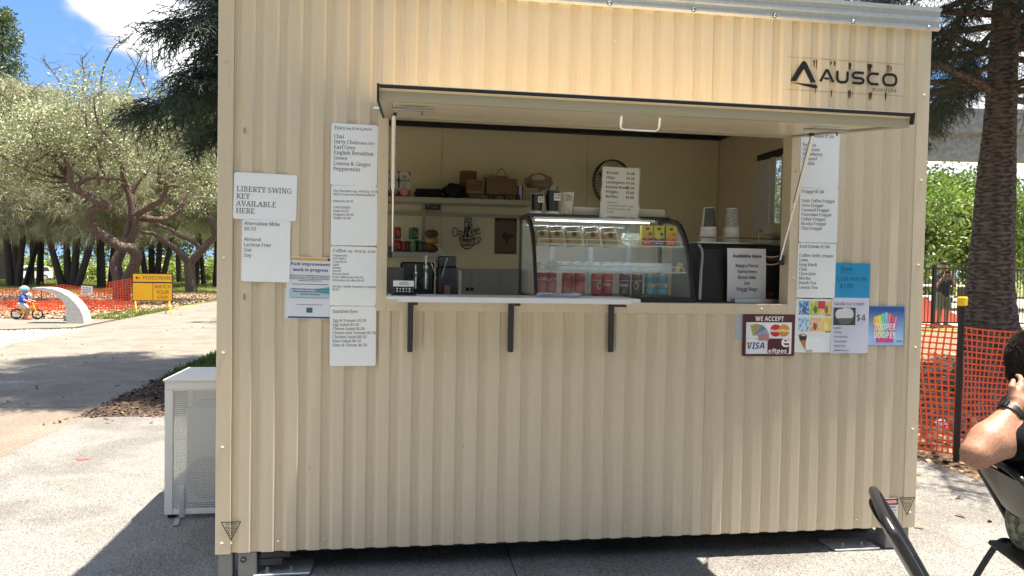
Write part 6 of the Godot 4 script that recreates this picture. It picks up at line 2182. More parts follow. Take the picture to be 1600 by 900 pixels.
	# clothes
	var shirt = [[hips + V(0, .02, 0), chest, .142, .152], [chest, chest + V(0, .1, 0), .152, .118], [chest + V(0, .1, 0), neck - V(0, .03, 0), .11, .075],
		[shR, chest + V(0, .09, 0), .075, .095], [shL, chest + V(0, .09, 0), .075, .095], [shR, shR.lerp(elR, .50), .074, .070], [shL, shL.lerp(elL, .55), .072, .066]]
	var sm = M("black cotton", .005, .005, .007, .9)
	sm.metallic_specular = .25
	obj("shirt", flesh(shirt, .0125, .04), sm, t)
	var shm = textured("camouflage cotton", noise_tex(81, .02, FastNoiseLite.TYPE_SIMPLEX, 3, [[.3, .05, .06, .03], [.5, .14, .14, .09], [.7, .26, .26, .2]]), .35, .85)
	obj("shorts", flesh([[hips - V(0, .02, 0), hips + V(0, .06, 0), .15, .142], [hipR, knRr, .108, .085], [hipL, knL, .108, .085]], .0125, .04), shm, t)
	for a in [anR, anL]:
		var s = flesh([[a - V(0, .02, 0) - F * .04, a - V(0, .05, 0) + F * .16, .048, .042], [a, a + V(0, .02, 0), .048, .046]], .012, .02)
		obj("shoe", s, M("dark shoe", .03, .03, .03, .6), t)
	var hair = flesh([[head + HU * .032 - HF * .022, head + HU * .04 + HF * .012, .092, .088], [head - HU * .02 - HF * .045, head - HU * .045 - HF * .05, .06, .05]], .0055, .02, [[(HU * .8 - HF * .75).normalized(), (HU * .8 - HF * .75).normalized().dot(head + HU * .005 + HF * .015)]])
	var hmat = textured("cropped brown hair", noise_tex(83, .05, FastNoiseLite.TYPE_SIMPLEX, 3, [[.2, .018, .011, .008], [.8, .06, .038, .026]]), .06, .7)
	var scalp = obj("hair", hair, hmat, t)
	# short strands standing off the scalp
	var strand = MB.new()
	strand.tri(V(-.0012, 0, 0), V(.0012, 0, 0), V(.0004, .013, .003)); strand.tri(V(0, 0, -.0012), V(0, 0, .0012), V(.001, .011, .004))
	var hx = []
	for k in range(0, hair.v.size()):
		for j in 2:
			var nn: Vector3 = (hair.n[k] + rvec() * .55 - HF * .35 - HU * .2).normalized()
			hx.append(Transform3D(Basis(Quaternion(Vector3.UP, nn)) * turn(Vector3.UP, rng.randf() * 360), hair.v[k] + rvec() * .003))
	copies("strands", strand.mesh(), tinted("hair strands", .6), hx, scalp, tints(hx.size(), Color(.014, .009, .006), Color(.07, .045, .03)))
	# watch
	var wd = (wrR - elR).normalized()
	var wc = wrR - wd * .022
	var w = MB.new()
	w.lathe([Vector2(.040, -.013), Vector2(.0425, -.011), Vector2(.0425, .011), Vector2(.040, .013)], 22, Transform3D(Basis(Quaternion(Vector3.UP, wd)), wc))
	var band = obj("watch_strap", w, M("watch strap", .012, .012, .012, .5), t)
	var out = (wd.cross(V(0, 0, 1))).normalized() * -1.0
	if out.dot(V(-1, .4, .3)) < 0: out = -out
	w = MB.new()
	w.cbox(wc + out * .044, V(.030, .012, .034), .003, Basis(wd.cross(out), out, wd))
	obj("watch_case", w, M("gloss black"), band)
	# eyes and brows are turned away from the picture but belong to the face
	for s in [-1.0, 1.0]:
		var e = MB.new()
		e.ball(head + HF * .078 + HR * .032 * s + HU * .004, V(.012, .012, .012), 10, 8)
		obj("eye", e, M("eye white", .6, .58, .55, .2), t)

func distant_man():
	var t = thing("person", "standing person in a dark shirt and patterned shorts behind the fence", "person", V(16.35, -.03, -15.5))
	var up = V(0, 1, 0)
	var skin = M("skin")
	var head = V(0, 1.76, 0)
	var bones = [[V(0, .98, 0), V(0, 1.25, 0), .15, .16], [V(0, 1.25, 0), V(0, 1.45, 0), .17, .13], [V(0, 1.45, 0), V(0, 1.60, 0), .07, .06], [V(0, 1.62, 0), head, .06, .085], [head, head + up * .05, .09, .095],
		[V(-.17, 1.47, 0), V(.17, 1.47, 0), .07, .07], [V(-.21, 1.46, 0), V(-.27, 1.2, .1), .055, .045], [V(-.27, 1.2, .1), V(-.08, 1.55, .18), .045, .035], [V(.21, 1.46, 0), V(.27, 1.2, .1), .055, .045], [V(.27, 1.2, .1), V(.05, 1.5, .2), .045, .035],
		[V(-.09, .95, 0), V(-.13, .5, .03), .085, .06], [V(.09, .95, 0), V(.13, .5, .03), .085, .06], [V(-.13, .5, .03), V(-.13, .09, 0), .06, .04], [V(.13, .5, .03), V(.13, .09, 0), .06, .04], [V(-.13, .06, 0), V(-.14, .04, .16), .045, .04], [V(.13, .06, 0), V(.14, .04, .16), .045, .04], [head + V(0, 0, .09), head + V(0, -.03, .11), .02, .02]]
	for s in [-1.0, 1.0]:
		for k in 4: bones.append([V(.06 * s, 1.52, .19), V((.02 + .02 * k) * s, 1.58 + .01 * k, .2), .014, .01])
	obj("body", flesh(bones, .024, .04), skin, t)
	obj("shirt", flesh([[V(0, .96, 0), V(0, 1.25, 0), .17, .18], [V(0, 1.25, 0), V(0, 1.47, 0), .185, .13], [V(-.17, 1.48, 0), V(.17, 1.48, 0), .085, .085], [V(-.21, 1.46, 0), V(-.25, 1.28, .06), .075, .07], [V(.21, 1.46, 0), V(.25, 1.28, .06), .075, .07]], .024, .05), M("navy cotton", .015, .017, .03, .85), t)
	obj("shorts", flesh([[V(0, .95, 0), V(0, 1.0, 0), .165, .165], [V(-.09, .93, 0), V(-.13, .55, .03), .115, .1], [V(.09, .93, 0), V(.13, .55, .03), .115, .1]], .024, .04), M("khaki print cotton", .17, .16, .12, .85), t)
	obj("hair", flesh([[head + V(0, .06, -.02), head + V(0, .07, .02), .10, .095], [head + V(0, -.09, .07), head + V(0, -.06, .08), .05, .04]], .02, .03, [[V(0, .9, -.2).normalized(), V(0, .9, -.2).normalized().dot(head + V(0, .03, .02))]]), M("dark hair", .012, .01, .008, .6), t)
	for s in [-1.0, 1.0]:
		obj("shoe", flesh([[V(.13 * s, .06, -.04), V(.14 * s, .04, .18), .055, .05]], .02, .02), M("dark shoe"), t)
	var c = thing("handheld_camera", "small black camera held up to the distant person's face", "camera", V(16.30, 1.56, -15.28))
	bx("body", -.06, .06, -.035, .035, -.03, .03, M("gloss black"), c, .006)
	var l = MB.new()
	l.lathe([Vector2(0, 0), Vector2(.03, 0), Vector2(.032, .05), Vector2(0, .05)], 14, at(V(0, 0, .03), turn(Vector3.RIGHT, 90)))
	obj("lens", l, M("gloss black"), c)

func child():
	# balance bike first, rider facing +x
	var o = V(-7.9, .03, -15.35)
	var bk = thing("balance_bike", "small yellow balance bike with black wheels", "bike", o)
	var yel = M("bike yellow", .72, .42, .01, .35)
	for x in [-.235, .225]:
		var w = MB.new()
		var ring = []
		for k in 25: ring.append(V(x + cos(TAU * k / 24) * .112, .128 + sin(TAU * k / 24) * .112, 0))
		w.tube(ring, [.018], 8, false)
		var wh = obj("wheel", w, M("tyre"), bk)
		for k in 6:
			var a = TAU * k / 6
			w = MB.new()
			w.tube([V(x, .128, 0), V(x + cos(a) * .105, .128 + sin(a) * .105, 0)], [.007], 5)
			obj("spoke", w, M("grey dial"), wh)
		w = MB.new()
		w.lathe([Vector2(0, -.03), Vector2(.025, -.03), Vector2(.025, .03), Vector2(0, .03)], 10, at(V(x, .128, 0), turn(Vector3.RIGHT, 90)))
		obj("hub", w, M("grey dial"), wh)
	var fr = MB.new()
	fr.tube(curve([V(-.235, .13, .03), V(-.10, .17, .02), V(.05, .24, 0), V(.13, .32, 0)], 4), [.018, .02, .022, .022], 8)
	fr.tube([V(.225, .13, .03), V(.17, .28, .02), V(.125, .40, 0)], [.013], 8)
	fr.tube([V(-.08, .18, 0), V(-.12, .29, 0)], [.014], 8)
	obj("frame", fr, yel, bk)
	fr = MB.new()
	fr.tube([V(.12, .40, -.13), V(.115, .42, 0), V(.12, .40, .13)], [.011], 8)
	obj("handlebar", fr, M("black plastic"), bk)
	fr = MB.new()
	fr.ball(V(-.13, .305, 0), V(.075, .022, .05), 12, 8)
	obj("saddle", fr, M("black plastic"), bk)
	bx("number_plate", -.27, -.16, .06, .16, .034, .04, M("white card"), bk)

	var t = thing("person", "small child in a blue helmet and blue shirt riding the bike", "person", o)
	var skin = M("child skin", .42, .22, .14, .5)
	var hp = V(-.12, .37, 0)
	var ch = V(-.085, .52, 0)
	var hd = V(-.055, .675, 0)
	var bones = [[hp, ch, .065, .068], [ch, V(-.075, .58, 0), .06, .04], [V(-.075, .57, 0), hd, .034, .05], [hd, hd + V(.005, .02, 0), .068, .072], [hd + V(.05, -.03, 0), hd + V(.05, -.035, 0), .035, .03], [hd + V(.072, -.01, 0), hd + V(.076, -.018, 0), .01, .01]]
	for s in [-1.0, 1.0]:
		bones.append_array([[V(-.08, .56, .06 * s), V(-.02, .46, .10 * s), .03, .024], [V(-.02, .46, .10 * s), V(.10, .425, .11 * s), .024, .019], [V(.10, .425, .11 * s), V(.125, .41, .115 * s), .019, .016],
			[V(-.12, .36, .04 * s), V(.06 if s > 0 else -.02, .24, .07 * s), .048, .036], [V(.06 if s > 0 else -.02, .24, .07 * s), V(.02 if s > 0 else -.10, .05, .08 * s), .034, .024], [V(.02 if s > 0 else -.10, .035, .08 * s), V(.09 if s > 0 else -.03, .025, .085 * s), .024, .02], [hd + V(.0, -.01, .066 * s), hd + V(0, -.02, .068 * s), .013, .01]])
		for k in 3: bones.append([V(.115, .415, (.10 + .012 * k) * s), V(.13, .395, (.10 + .012 * k) * s), .007, .006])
	obj("body", flesh(bones, .011, .018), skin, t)
	obj("shirt", flesh([[hp + V(0, -.01, 0), ch, .086, .082], [ch, V(-.078, .575, 0), .075, .045], [V(-.08, .565, .05), V(-.045, .50, .09), .042, .038], [V(-.08, .565, -.05), V(-.045, .50, -.09), .042, .038]], .011, .02), M("royal blue cotton", .02, .09, .42, .8), t)
	obj("shorts", flesh([[hp - V(0, .03, 0), hp + V(0, .02, 0), .08, .078], [V(-.12, .36, .04), V(.0, .28, .06), .062, .052], [V(-.12, .36, -.04), V(-.04, .28, -.06), .062, .052]], .011, .02), M("cream cotton", .55, .52, .45, .8), t)
	for s in [-1.0, 1.0]:
		var x = .02 if s > 0 else -.10
		obj("shoe", flesh([[V(x - .02, .03, .08 * s), V(x + .08, .025, .085 * s), .032, .028]], .011, .01), M("orange shoe", .45, .12, .05, .6), t)
	var hl = thing("helmet", "pale blue and white bike helmet on the child's head", "helmet", o + hd)
	var sh = flesh([[V(-.012, .03, 0), V(.005, .032, 0), .09, .086]], .009, .02, [[V(.12, .99, 0), .012]])
	obj("shell", sh, M("helmet blue", .12, .42, .72, .3), hl)
	for z in [-.05, 0.0, .05]:
		var st = MB.new()
		var p = []
		for k in 9:
			var a = lerpf(-.2, PI + .2, k / 8.0)
			p.append(V(-.004 + cos(a) * .088, .03 + sin(a) * (.092 - absf(z) * .3), z))
		st.tube(p, [.006], 5)
		obj("stripe", st, M("white panel"), hl)

func leaf_clump(n: int, r: float, l: float, w: float, flat := .6) -> ArrayMesh:
	# loose ball of separate leaves, each a folded rhombus
	var b = MB.new()
	for k in n:
		var p = rvec() * r
		p.y *= flat
		var d = (p.normalized() + rvec() * .9 + V(0, -.25, 0)).normalized()
		var s = d.cross(rvec()).normalized()
		var nn = s.cross(d)
		var ll = l * rng.randf_range(.6, 1.15)
		var ww = w * rng.randf_range(.7, 1.15) * .5
		var a = p
		var c = p + d * ll
		var m = p + d * ll * .45 - nn * ww * .35
		b.tri(a, m + s * ww + nn * ww * .35, c); b.tri(a, c, m - s * ww + nn * ww * .35)
	return b.mesh()

func wisp_clump(n: int, l: float, w: float) -> ArrayMesh:
	# hanging thread-like twigs
	var b = MB.new()
	for k in n:
		var p = rvec() * .38
		var d = (V(rng.randf_range(-1, 1), rng.randf_range(-1.2, .25), rng.randf_range(-1, 1))).normalized()
		var s = d.cross(rvec()).normalized() * w * .5
		var ll = l * rng.randf_range(.5, 1.1)
		var e = p + d * ll * .55
		var g = e + (d + V(0, -.7, 0)).normalized() * ll * .45
		b.quad(p - s, p + s, e + s * .8, e - s * .8)
		b.tri(e - s * .8, e + s * .8, g)
	return b.mesh()

func pine_spray(needles: int) -> ArrayMesh:
	# drooping spray along +x: a twig with side twigs, all set with short needles
	var b = MB.new()
	var twigs = [[V(0, 0, 0), V(.2, .01, 0), V(.38, -.07, 0)]]
	for k in 6:
		var s = .06 + .045 * k
		var z = (.13 - .01 * k) * (1.0 if k % 2 else -1.0)
		var o = V(s, -.01 * k * .5, 0)
		twigs.append([o, o + V(.06, -.005, z * .6), o + V(.13, -.06, z)])
	for t in twigs:
		b.tube(t, [.004, .003, .0015], 4, false)
		for k in needles:
			var u = rng.randf()
			var p: Vector3 = t[0].lerp(t[1], u * 2.0) if u < .5 else t[1].lerp(t[2], u * 2.0 - 1.0)
			var ax: Vector3 = (t[2] - t[0]).normalized()
			var d = (rvec().normalized() + ax * .9).normalized()
			var s = d.cross(rvec()).normalized() * .0032
			b.tri(p - s, p + s, p + d * rng.randf_range(.03, .055))
	return b.mesh()

func leaf_mat(key: String, rough: float, back: Color) -> StandardMaterial3D:
	var m = tinted(key, rough)
	m.backlight_enabled = true
	m.backlight = back
	return m

func blob_crown(blobs: Array, per: int, sc: Array) -> Array:
	# clumps spread through lumps, thicker towards each lump's skin
	var o = []
	for q in blobs:
		var n = int(per * q[1] * q[1])
		for k in n:
			var d = rvec().normalized()
			var r: float = q[1] * (1.0 - .55 * rng.randf() * rng.randf())
			var p: Vector3 = q[0] + d * r * V(1, .72, 1)
			o.append(Transform3D(rot_any().scaled(Vector3.ONE * rng.randf_range(sc[0], sc[1])), p))
	return o

func ring_trunk(path: Array, rad: Array, sd: int, sides := 26, step := .05) -> MB:
	# thick trunk with horizontal bark ridges
	var f = FastNoiseLite.new()
	f.seed = sd; f.frequency = 1.0
	var b = MB.new()
	var c = curve(path, 40)
	var total = c.size()
	var P = func(i, s):
		var a: float = TAU * (s % sides) / sides
		var p: Vector3 = c[i]
		var r: float = lerpf(rad[0], rad[1], pow(float(i) / (total - 1), .8))
		if p.y < .6: r *= 1.0 + .35 * pow((.6 - p.y) / .6, 2.0)
		r += .010 * f.get_noise_3d(cos(a) * 3.2, p.y * 8.0, sin(a) * 3.2) + .008 * f.get_noise_3d(cos(a) * 7, p.y * 24.0, sin(a) * 7)
		return V(p.x + cos(a) * r, p.y, p.z + sin(a) * r)
	for i in total - 1:
		for s in sides:
			b.quad(P.call(i, s + 1), P.call(i, s), P.call(i + 1, s), P.call(i + 1, s + 1))
	return b

func hoop_pine(label: String, base: Vector3, path: Array, rad: Array, y0: float, y1: float, reach: float, whorl: float, per: int, sd: int, green: Array, bulge := 0.0) -> Node3D:
	rng.seed = sd
	var t = thing("pine_tree", label, "tree", Vector3.ZERO, "dark pines by the kiosk")
	var bark = textured("pine bark", noise_tex(91, .014, FastNoiseLite.TYPE_SIMPLEX, 7, [[.25, .04, .03, .024], [.5, .115, .085, .068], [.75, .23, .175, .145]]), .7, .95, noise_tex(92, .06, FastNoiseLite.TYPE_SIMPLEX, 4, []), 1.2)
	bark.uv1_scale = V(.95, 2.6, .95)
	obj("trunk", ring_trunk(path, rad, sd), bark, t)
	var limbs = MB.new()
	var xs = []
	var tn = []
	var y = y0
	while y < y1:
		var f = (y - y0) / (y1 - y0)
		var len0 = reach * (1.0 - f * .8)
		var n = 6
		var off = rng.randf() * TAU
		for k in n:
			var a = off + TAU * k / n + rng.randf_range(-.25, .25)
			var L = len0 * rng.randf_range(.75, 1.1)
			# the upper boughs reach out over the path
			L += bulge * maxf(0.0, -cos(a)) * smoothstep(.16, .32, f) * (1.0 - smoothstep(.6, 1.0, f))
			var o = V(base.x, y + rng.randf_range(-.12, .12), base.z)
			var d = V(cos(a), 0, sin(a))
			var pts = [o, o + d * L * .35 + V(0, .10, 0), o + d * L * .7 + V(0, -.02, 0), o + d * L + V(0, -.35, 0)]
			var c = limb(limbs, pts, .045 * (1.15 - f), .008, 6, 5, .05)
			for j in per:
				var u = pow(rng.randf(), .65)
				var q: Vector3 = c[clampi(int(lerpf(2, c.size() - 1, u)), 0, c.size() - 1)] + rvec() * .12
				var yaw = a + rng.randf_range(-1.3, 1.3)
				var bs = Basis(Vector3.UP, -yaw) * Basis(Vector3.BACK, rng.randf_range(-1.25, .1)) * Basis(Vector3.RIGHT, rng.randf_range(-1, 1))
				xs.append(Transform3D(bs.scaled(Vector3.ONE * rng.randf_range(.85, 1.5)), q))
				var col: Color = Color(green[0], green[1], green[2]) * rng.randf_range(.6, 1.35)
				if rng.randf() < .03: col = Color(.12, .06, .03)
				col.a = 1
				tn.append(col)
		y += whorl
	obj("limbs", limbs, bark, t)
	copies("foliage", pine_spray(16), leaf_mat("pine needles", .55, Color(.06, .09, .04)), xs, t, tn)
	return t

func make_trees():
	# conifer just behind the kiosk, its skirt hanging into view beside the wall
	hoop_pine("dark drooping pine hanging over the path behind the kiosk", V(.2, 0, -6.3), [V(.2, -.05, -6.3), V(.22, 4, -6.3), V(.18, 9, -6.3), V(.2, 13, -6.3)], [.30, .06], 3.5, 12.5, 2.45, .34, 105, 301, [.034, .058, .034], 2.4)
	hoop_pine("pine hidden behind the kiosk farther along the path", V(.9, 0, -15.2), [V(.9, -.05, -15.2), V(.9, 5, -15.2), V(.9, 12.5, -15.2)], [.28, .05], 4.5, 12, 2.9, .7, 40, 302, [.034, .058, .034], 1.8)
	hoop_pine("massive pine with ringed bark behind the orange mesh", V(8.7, 0, -5.2), [V(8.73, -.05, -5.2), V(8.72, .63, -5.2), V(8.665, 1.3, -5.2), V(8.69, 2.77, -5.2), V(8.73, 4.3, -5.2), V(8.8, 9, -5.2), V(8.8, 17, -5.2)], [.435, .07], 3.95, 16, 5.5, .45, 120, 303, [.034, .054, .028])

	broad_trees()
	trees_behind()
	casuarinas()
	backdrop()

func broad_trees():
	rng.seed = 401
	var bark = textured("twisted bark", noise_tex(93, .03, FastNoiseLite.TYPE_SIMPLEX, 5, [[.25, .04, .026, .02], [.5, .10, .066, .053], [.75, .20, .15, .125]]), .9, .9, noise_tex(94, .06, FastNoiseLite.TYPE_SIMPLEX, 4, []), 1.5)
	var leafm = leaf_mat("silvery leaves", .42, Color(.62, .70, .40))
	var clump = leaf_clump(64, .48, .115, .042)
	# nearer tree
	var t = thing("twisted_tree", "big twisted tree with looping limbs behind the yellow sign", "tree", Vector3.ZERO, "twisted park trees")
	var b = MB.new()
	limb(b, [V(-9.19, -.05, -24.8), V(-9.21, .69, -24.8), V(-9.32, 1.27, -24.8), V(-9.19, 1.67, -24.8), V(-9.00, 2.09, -24.8), V(-8.83, 2.74, -24.8), V(-8.76, 3.20, -24.8), V(-8.85, 3.82, -24.8), V(-9.05, 4.30, -24.8), V(-9.13, 4.80, -24.8), V(-9.31, 5.3, -24.8)], .23, .09, 12, 5)
	limb(b, [V(-9.03, -.05, -24.8), V(-8.93, .70, -24.68), V(-8.63, 1.24, -24.56), V(-8.51, 1.67, -24.44), V(-8.64, 1.90, -24.32), V(-8.92, 1.93, -24.2), V(-9.34, 2.21, -24.08), V(-9.67, 2.49, -23.96), V(-9.83, 2.75, -23.84), V(-9.80, 2.96, -23.72), V(-9.57, 3.20, -23.6), V(-9.18, 3.31, -23.48), V(-9.05, 3.33, -23.4)], .21, .13, 12, 5)
	limb(b, [V(-9.1, 3.33, -23.42), V(-9.36, 3.45, -23.3), V(-9.74, 3.68, -23.2), V(-10.0, 3.84, -23.1), V(-10.1, 4.14, -23), V(-10.1, 4.56, -22.9), V(-10.25, 4.85, -22.8)], .15, .08, 10)
	limb(b, [V(-10.1, 3.86, -23.2), V(-9.78, 4.16, -23.3), V(-9.42, 4.25, -23.3), V(-8.55, 4.2, -23.2)], .09, .04)
	limb(b, [V(-8.8, 2.85, -24.8), V(-8.59, 3.01, -25), V(-7.95, 2.99, -25.2), V(-7.6, 3.13, -25.4), V(-7.37, 3.42, -25.6), V(-7.31, 3.8, -25.8), V(-7.1, 4.4, -26)], .15, .07, 10)
	limb(b, [V(-8.8, 3.0, -24.8), V(-8.35, 3.24, -24.55), V(-7.89, 3.46, -24.3), V(-7.53, 3.64, -24.05), V(-7.27, 4.11, -23.8)], .14, .06, 10)
	limb(b, [V(-9.0, 1.95, -24.75), V(-8.77, 2.27, -24.7), V(-8.58, 2.66, -24.6), V(-8.62, 3.05, -24.6)], .16, .12, 10)
	limb(b, [V(-8.85, 3.82, -24.8), V(-8.63, 4.3, -24.9), V(-8.22, 4.86, -25), V(-7.92, 5.4, -25.1)], .1, .05)
	limb(b, [V(-9.31, 5.2, -24.8), V(-9.92, 5.81, -24.6), V(-10.47, 6.09, -24.4), V(-11.01, 6.25, -24.2)], .1, .04)
	limb(b, [V(-10.2, 4.75, -22.85), V(-11.0, 4.96, -23.4), V(-11.92, 4.64, -24.0), V(-12.44, 4.31, -24.2)], .07, .03)
	# bare twigs above the crown
	for q in [[V(-10.6, 6.1, -24.4), V(-11.3, 7.8, -25), V(-11.9, 8.6, -25)], [V(-10.6, 6.1, -24.4), V(-10.4, 7.8, -24.8), V(-10.6, 8.75, -25)], [V(-9.6, 5.6, -24.7), V(-9.9, 7.9, -25), V(-9.5, 9.1, -25), V(-9.2, 9.35, -25)], [V(-9.3, 5.3, -24.8), V(-9.0, 7.6, -25), V(-8.5, 9.0, -25)], [V(-8, 5.4, -25), V(-8.3, 7.4, -25), V(-8.9, 8.8, -25)]]:
		var c: Array = limb(b, q, .045, .012, 5, 5)
		for k in 7:
			var p: Vector3 = c[rng.randi_range(int(c.size() * .55), c.size() - 1)]
			limb(b, [p, p + V(rng.randf_range(-.3, .3), rng.randf_range(.05, .3), rng.randf_range(-.2, .2)), p + V(rng.randf_range(-.7, .7), rng.randf_range(.1, .55), rng.randf_range(-.3, .3))], .014, .004, 4, 3)
	obj("trunk", b, bark, t)
	var blobs = []
	for k in 34:
		var d = rvec()
		blobs.append([V(-9.4 + d.x * 4.3, 5.75 + d.y * 1.55 + .25 * (1.0 - absf(d.x)), -24.6 + d.z * 3.4), rng.randf_range(.75, 1.25)])
	for q in [[-12.3, 5.0, -22.5], [-11.6, 4.2, -23.5], [-6.6, 4.6, -24.5], [-6.1, 4.4, -26], [-7.0, 5.2, -22.5], [-12.8, 6.0, -25], [-6.0, 5.6, -25], [-5.6, 4.9, -27], [-12.9, 4.3, -26]]:
		blobs.append([V(q[0], q[1], q[2]), 1.0])
	var tw = MB.new()
	for q in blobs:
		var e: Vector3 = q[0]
		var o = V(clampf(e.x, -10.6, -7.6), clampf(e.y - 1.2, 4.2, 5.6), lerpf(e.z, -24.4, .7))
		var c: Array = limb(tw, [o, o.lerp(e, .5) + rvec() * .25, e], .05, .02, 5, 4)
		for j in 6: limb(tw, [e, e + rvec() * .6 + V(0, .1, 0), e + rvec() * 1.2], .016, .005, 4, 3)
	obj("boughs", tw, bark, t)
	var xs = blob_crown(blobs, 20, [.7, 1.4])
	copies("crown", clump, leafm, xs, t, tints(xs.size(), Color(.19, .20, .125), Color(.42, .43, .31), .25))
	# farther tree
	t = thing("twisted_tree", "smaller twisted tree with bent limbs next to the kiosk's edge", "tree", Vector3.ZERO, "twisted park trees")
	b = MB.new()
	limb(b, [V(-8.91, -.08, -33), V(-8.98, .81, -33), V(-9.04, 1.55, -33)], .27, .23, 12)
	limb(b, [V(-9.04, 1.4, -33), V(-9.27, 1.71, -32.8), V(-9.64, 2.15, -32.6), V(-10.0, 2.4, -32.4), V(-10.36, 2.71, -32.2), V(-10.79, 2.78, -32), V(-11.2, 3.3, -31.8)], .17, .06, 10)
	limb(b, [V(-8.98, 1.4, -33), V(-8.61, 1.85, -33), V(-8.18, 2.34, -33), V(-7.89, 2.68, -33), V(-8.01, 3.2, -33), V(-8.16, 3.71, -33), V(-8.48, 4.39, -33), V(-8.57, 4.9, -33)], .2, .08, 10)
	limb(b, [V(-8.67, 1.8, -33), V(-8.6, 2.04, -33.2), V(-9.01, 2.46, -33.4), V(-9.64, 2.69, -33.6), V(-10.14, 3, -33.8), V(-10.63, 3.18, -34), V(-11.13, 3.55, -34.2)], .14, .06, 10)
	limb(b, [V(-7.89, 2.68, -33), V(-7.58, 2.96, -32.9), V(-7.36, 3.56, -32.8), V(-7.0, 4.4, -32.6)], .11, .05)
	obj("trunk", b, bark, t)
	blobs = []
	for k in 26:
		var d = rvec()
		blobs.append([V(-8.6 + d.x * 3.9, 6.0 + d.y * 1.6, -33 + d.z * 3.0), rng.randf_range(.8, 1.3)])
	xs = blob_crown(blobs, 19, [.8, 1.5])
	copies("crown", clump, leafm, xs, t, tints(xs.size(), Color(.19, .20, .125), Color(.42, .43, .31), .25))

	# leafy trees beyond the playground fence
	var lush = leaf_mat("lush leaves", .4, Color(.5, .68, .2))
	var c2 = leaf_clump(40, .6, .22, .12)
	var names = ["bright bushy tree behind the distant person", "yellow green bushy tree left of the pine trunk", "dense green tree hidden partly by the pine trunk", "bushy tree at the far right behind the fence", "darker leafy tree behind the white benches", "tall leafy tree beside the bridge", "rounded green tree next to the kiosk's right edge"]
	var spots = [[21.4, -23.5, 5.2], [23.6, -25.5, 6.2], [26.3, -24.5, 6.0], [29.5, -25, 6.5], [24.5, -31, 7.2], [31, -33, 8.6], [20.0, -27, 6.0]]
	for k in spots.size():
		var q: Array = spots[k]
		t = thing("leafy_tree", names[k], "tree", Vector3.ZERO, "leafy trees behind the playground")
		b = MB.new()
		limb(b, [V(q[0], -.1, q[1]), V(q[0] + .1, q[2] * .35, q[1]), V(q[0] - .1, q[2] * .7, q[1])], .18, .07, 8)
		for j in 4: limb(b, [V(q[0], q[2] * .3, q[1]), V(q[0] + rng.randf_range(-1.3, 1.3), q[2] * .6, q[1] + rng.randf_range(-1, 1))], .07, .03, 6)
		obj("trunk", b, bark, t)
		blobs = []
		for j in 15:
			var d = rvec()
			blobs.append([V(q[0] + d.x * 1.7, q[2] * .55 + d.y * q[2] * .38, q[1] + d.z * 1.5), rng.randf_range(.6, 1.0)])
		xs = blob_crown(blobs, 34, [.7, 1.2])
		copies("crown", c2, lush, xs, t, tints(xs.size(), Color(.09, .14, .035), Color(.26, .32, .08), .25))

func trees_behind():
	# the park goes on behind the photographer: these fill what the glass and steel mirror
	rng.seed = 451
	var lush = leaf_mat("lush leaves", .4, Color(.5, .68, .2))
	var big = leaf_clump(44, 1.0, .34, .18)
	var bark = M("plain bark", .07, .055, .045, .9)
	var k = 0
	for q in [[-15, 12, 9.5], [-9.5, 14.5, 10.5], [-3.5, 13, 11], [2.5, 15, 10], [8, 13, 11], [14, 14.5, 10], [20, 11, 9]]:
		var t = thing("leafy_tree", "park tree behind the photographer, number %s along its row" % ["one", "two", "three", "four", "five", "six", "seven"][k], "tree", Vector3.ZERO, "trees behind the photographer")
		k += 1
		var b = MB.new()
		limb(b, [V(q[0], -.1, q[1]), V(q[0] + .2, q[2] * .3, q[1]), V(q[0], q[2] * .7, q[1])], .28, .1, 8)
		obj("trunk", b, bark, t)
		var blobs = []
		for j in 16:
			var d = rvec()
			blobs.append([V(q[0] + d.x * 3.0, q[2] * .58 + d.y * q[2] * .36, q[1] + d.z * 2.4), rng.randf_range(1.0, 1.6)])
		var xs = blob_crown(blobs, 10, [.8, 1.4])
		copies("crown", big, lush, xs, t, tints(xs.size(), Color(.05, .08, .025), Color(.14, .18, .05), .25))

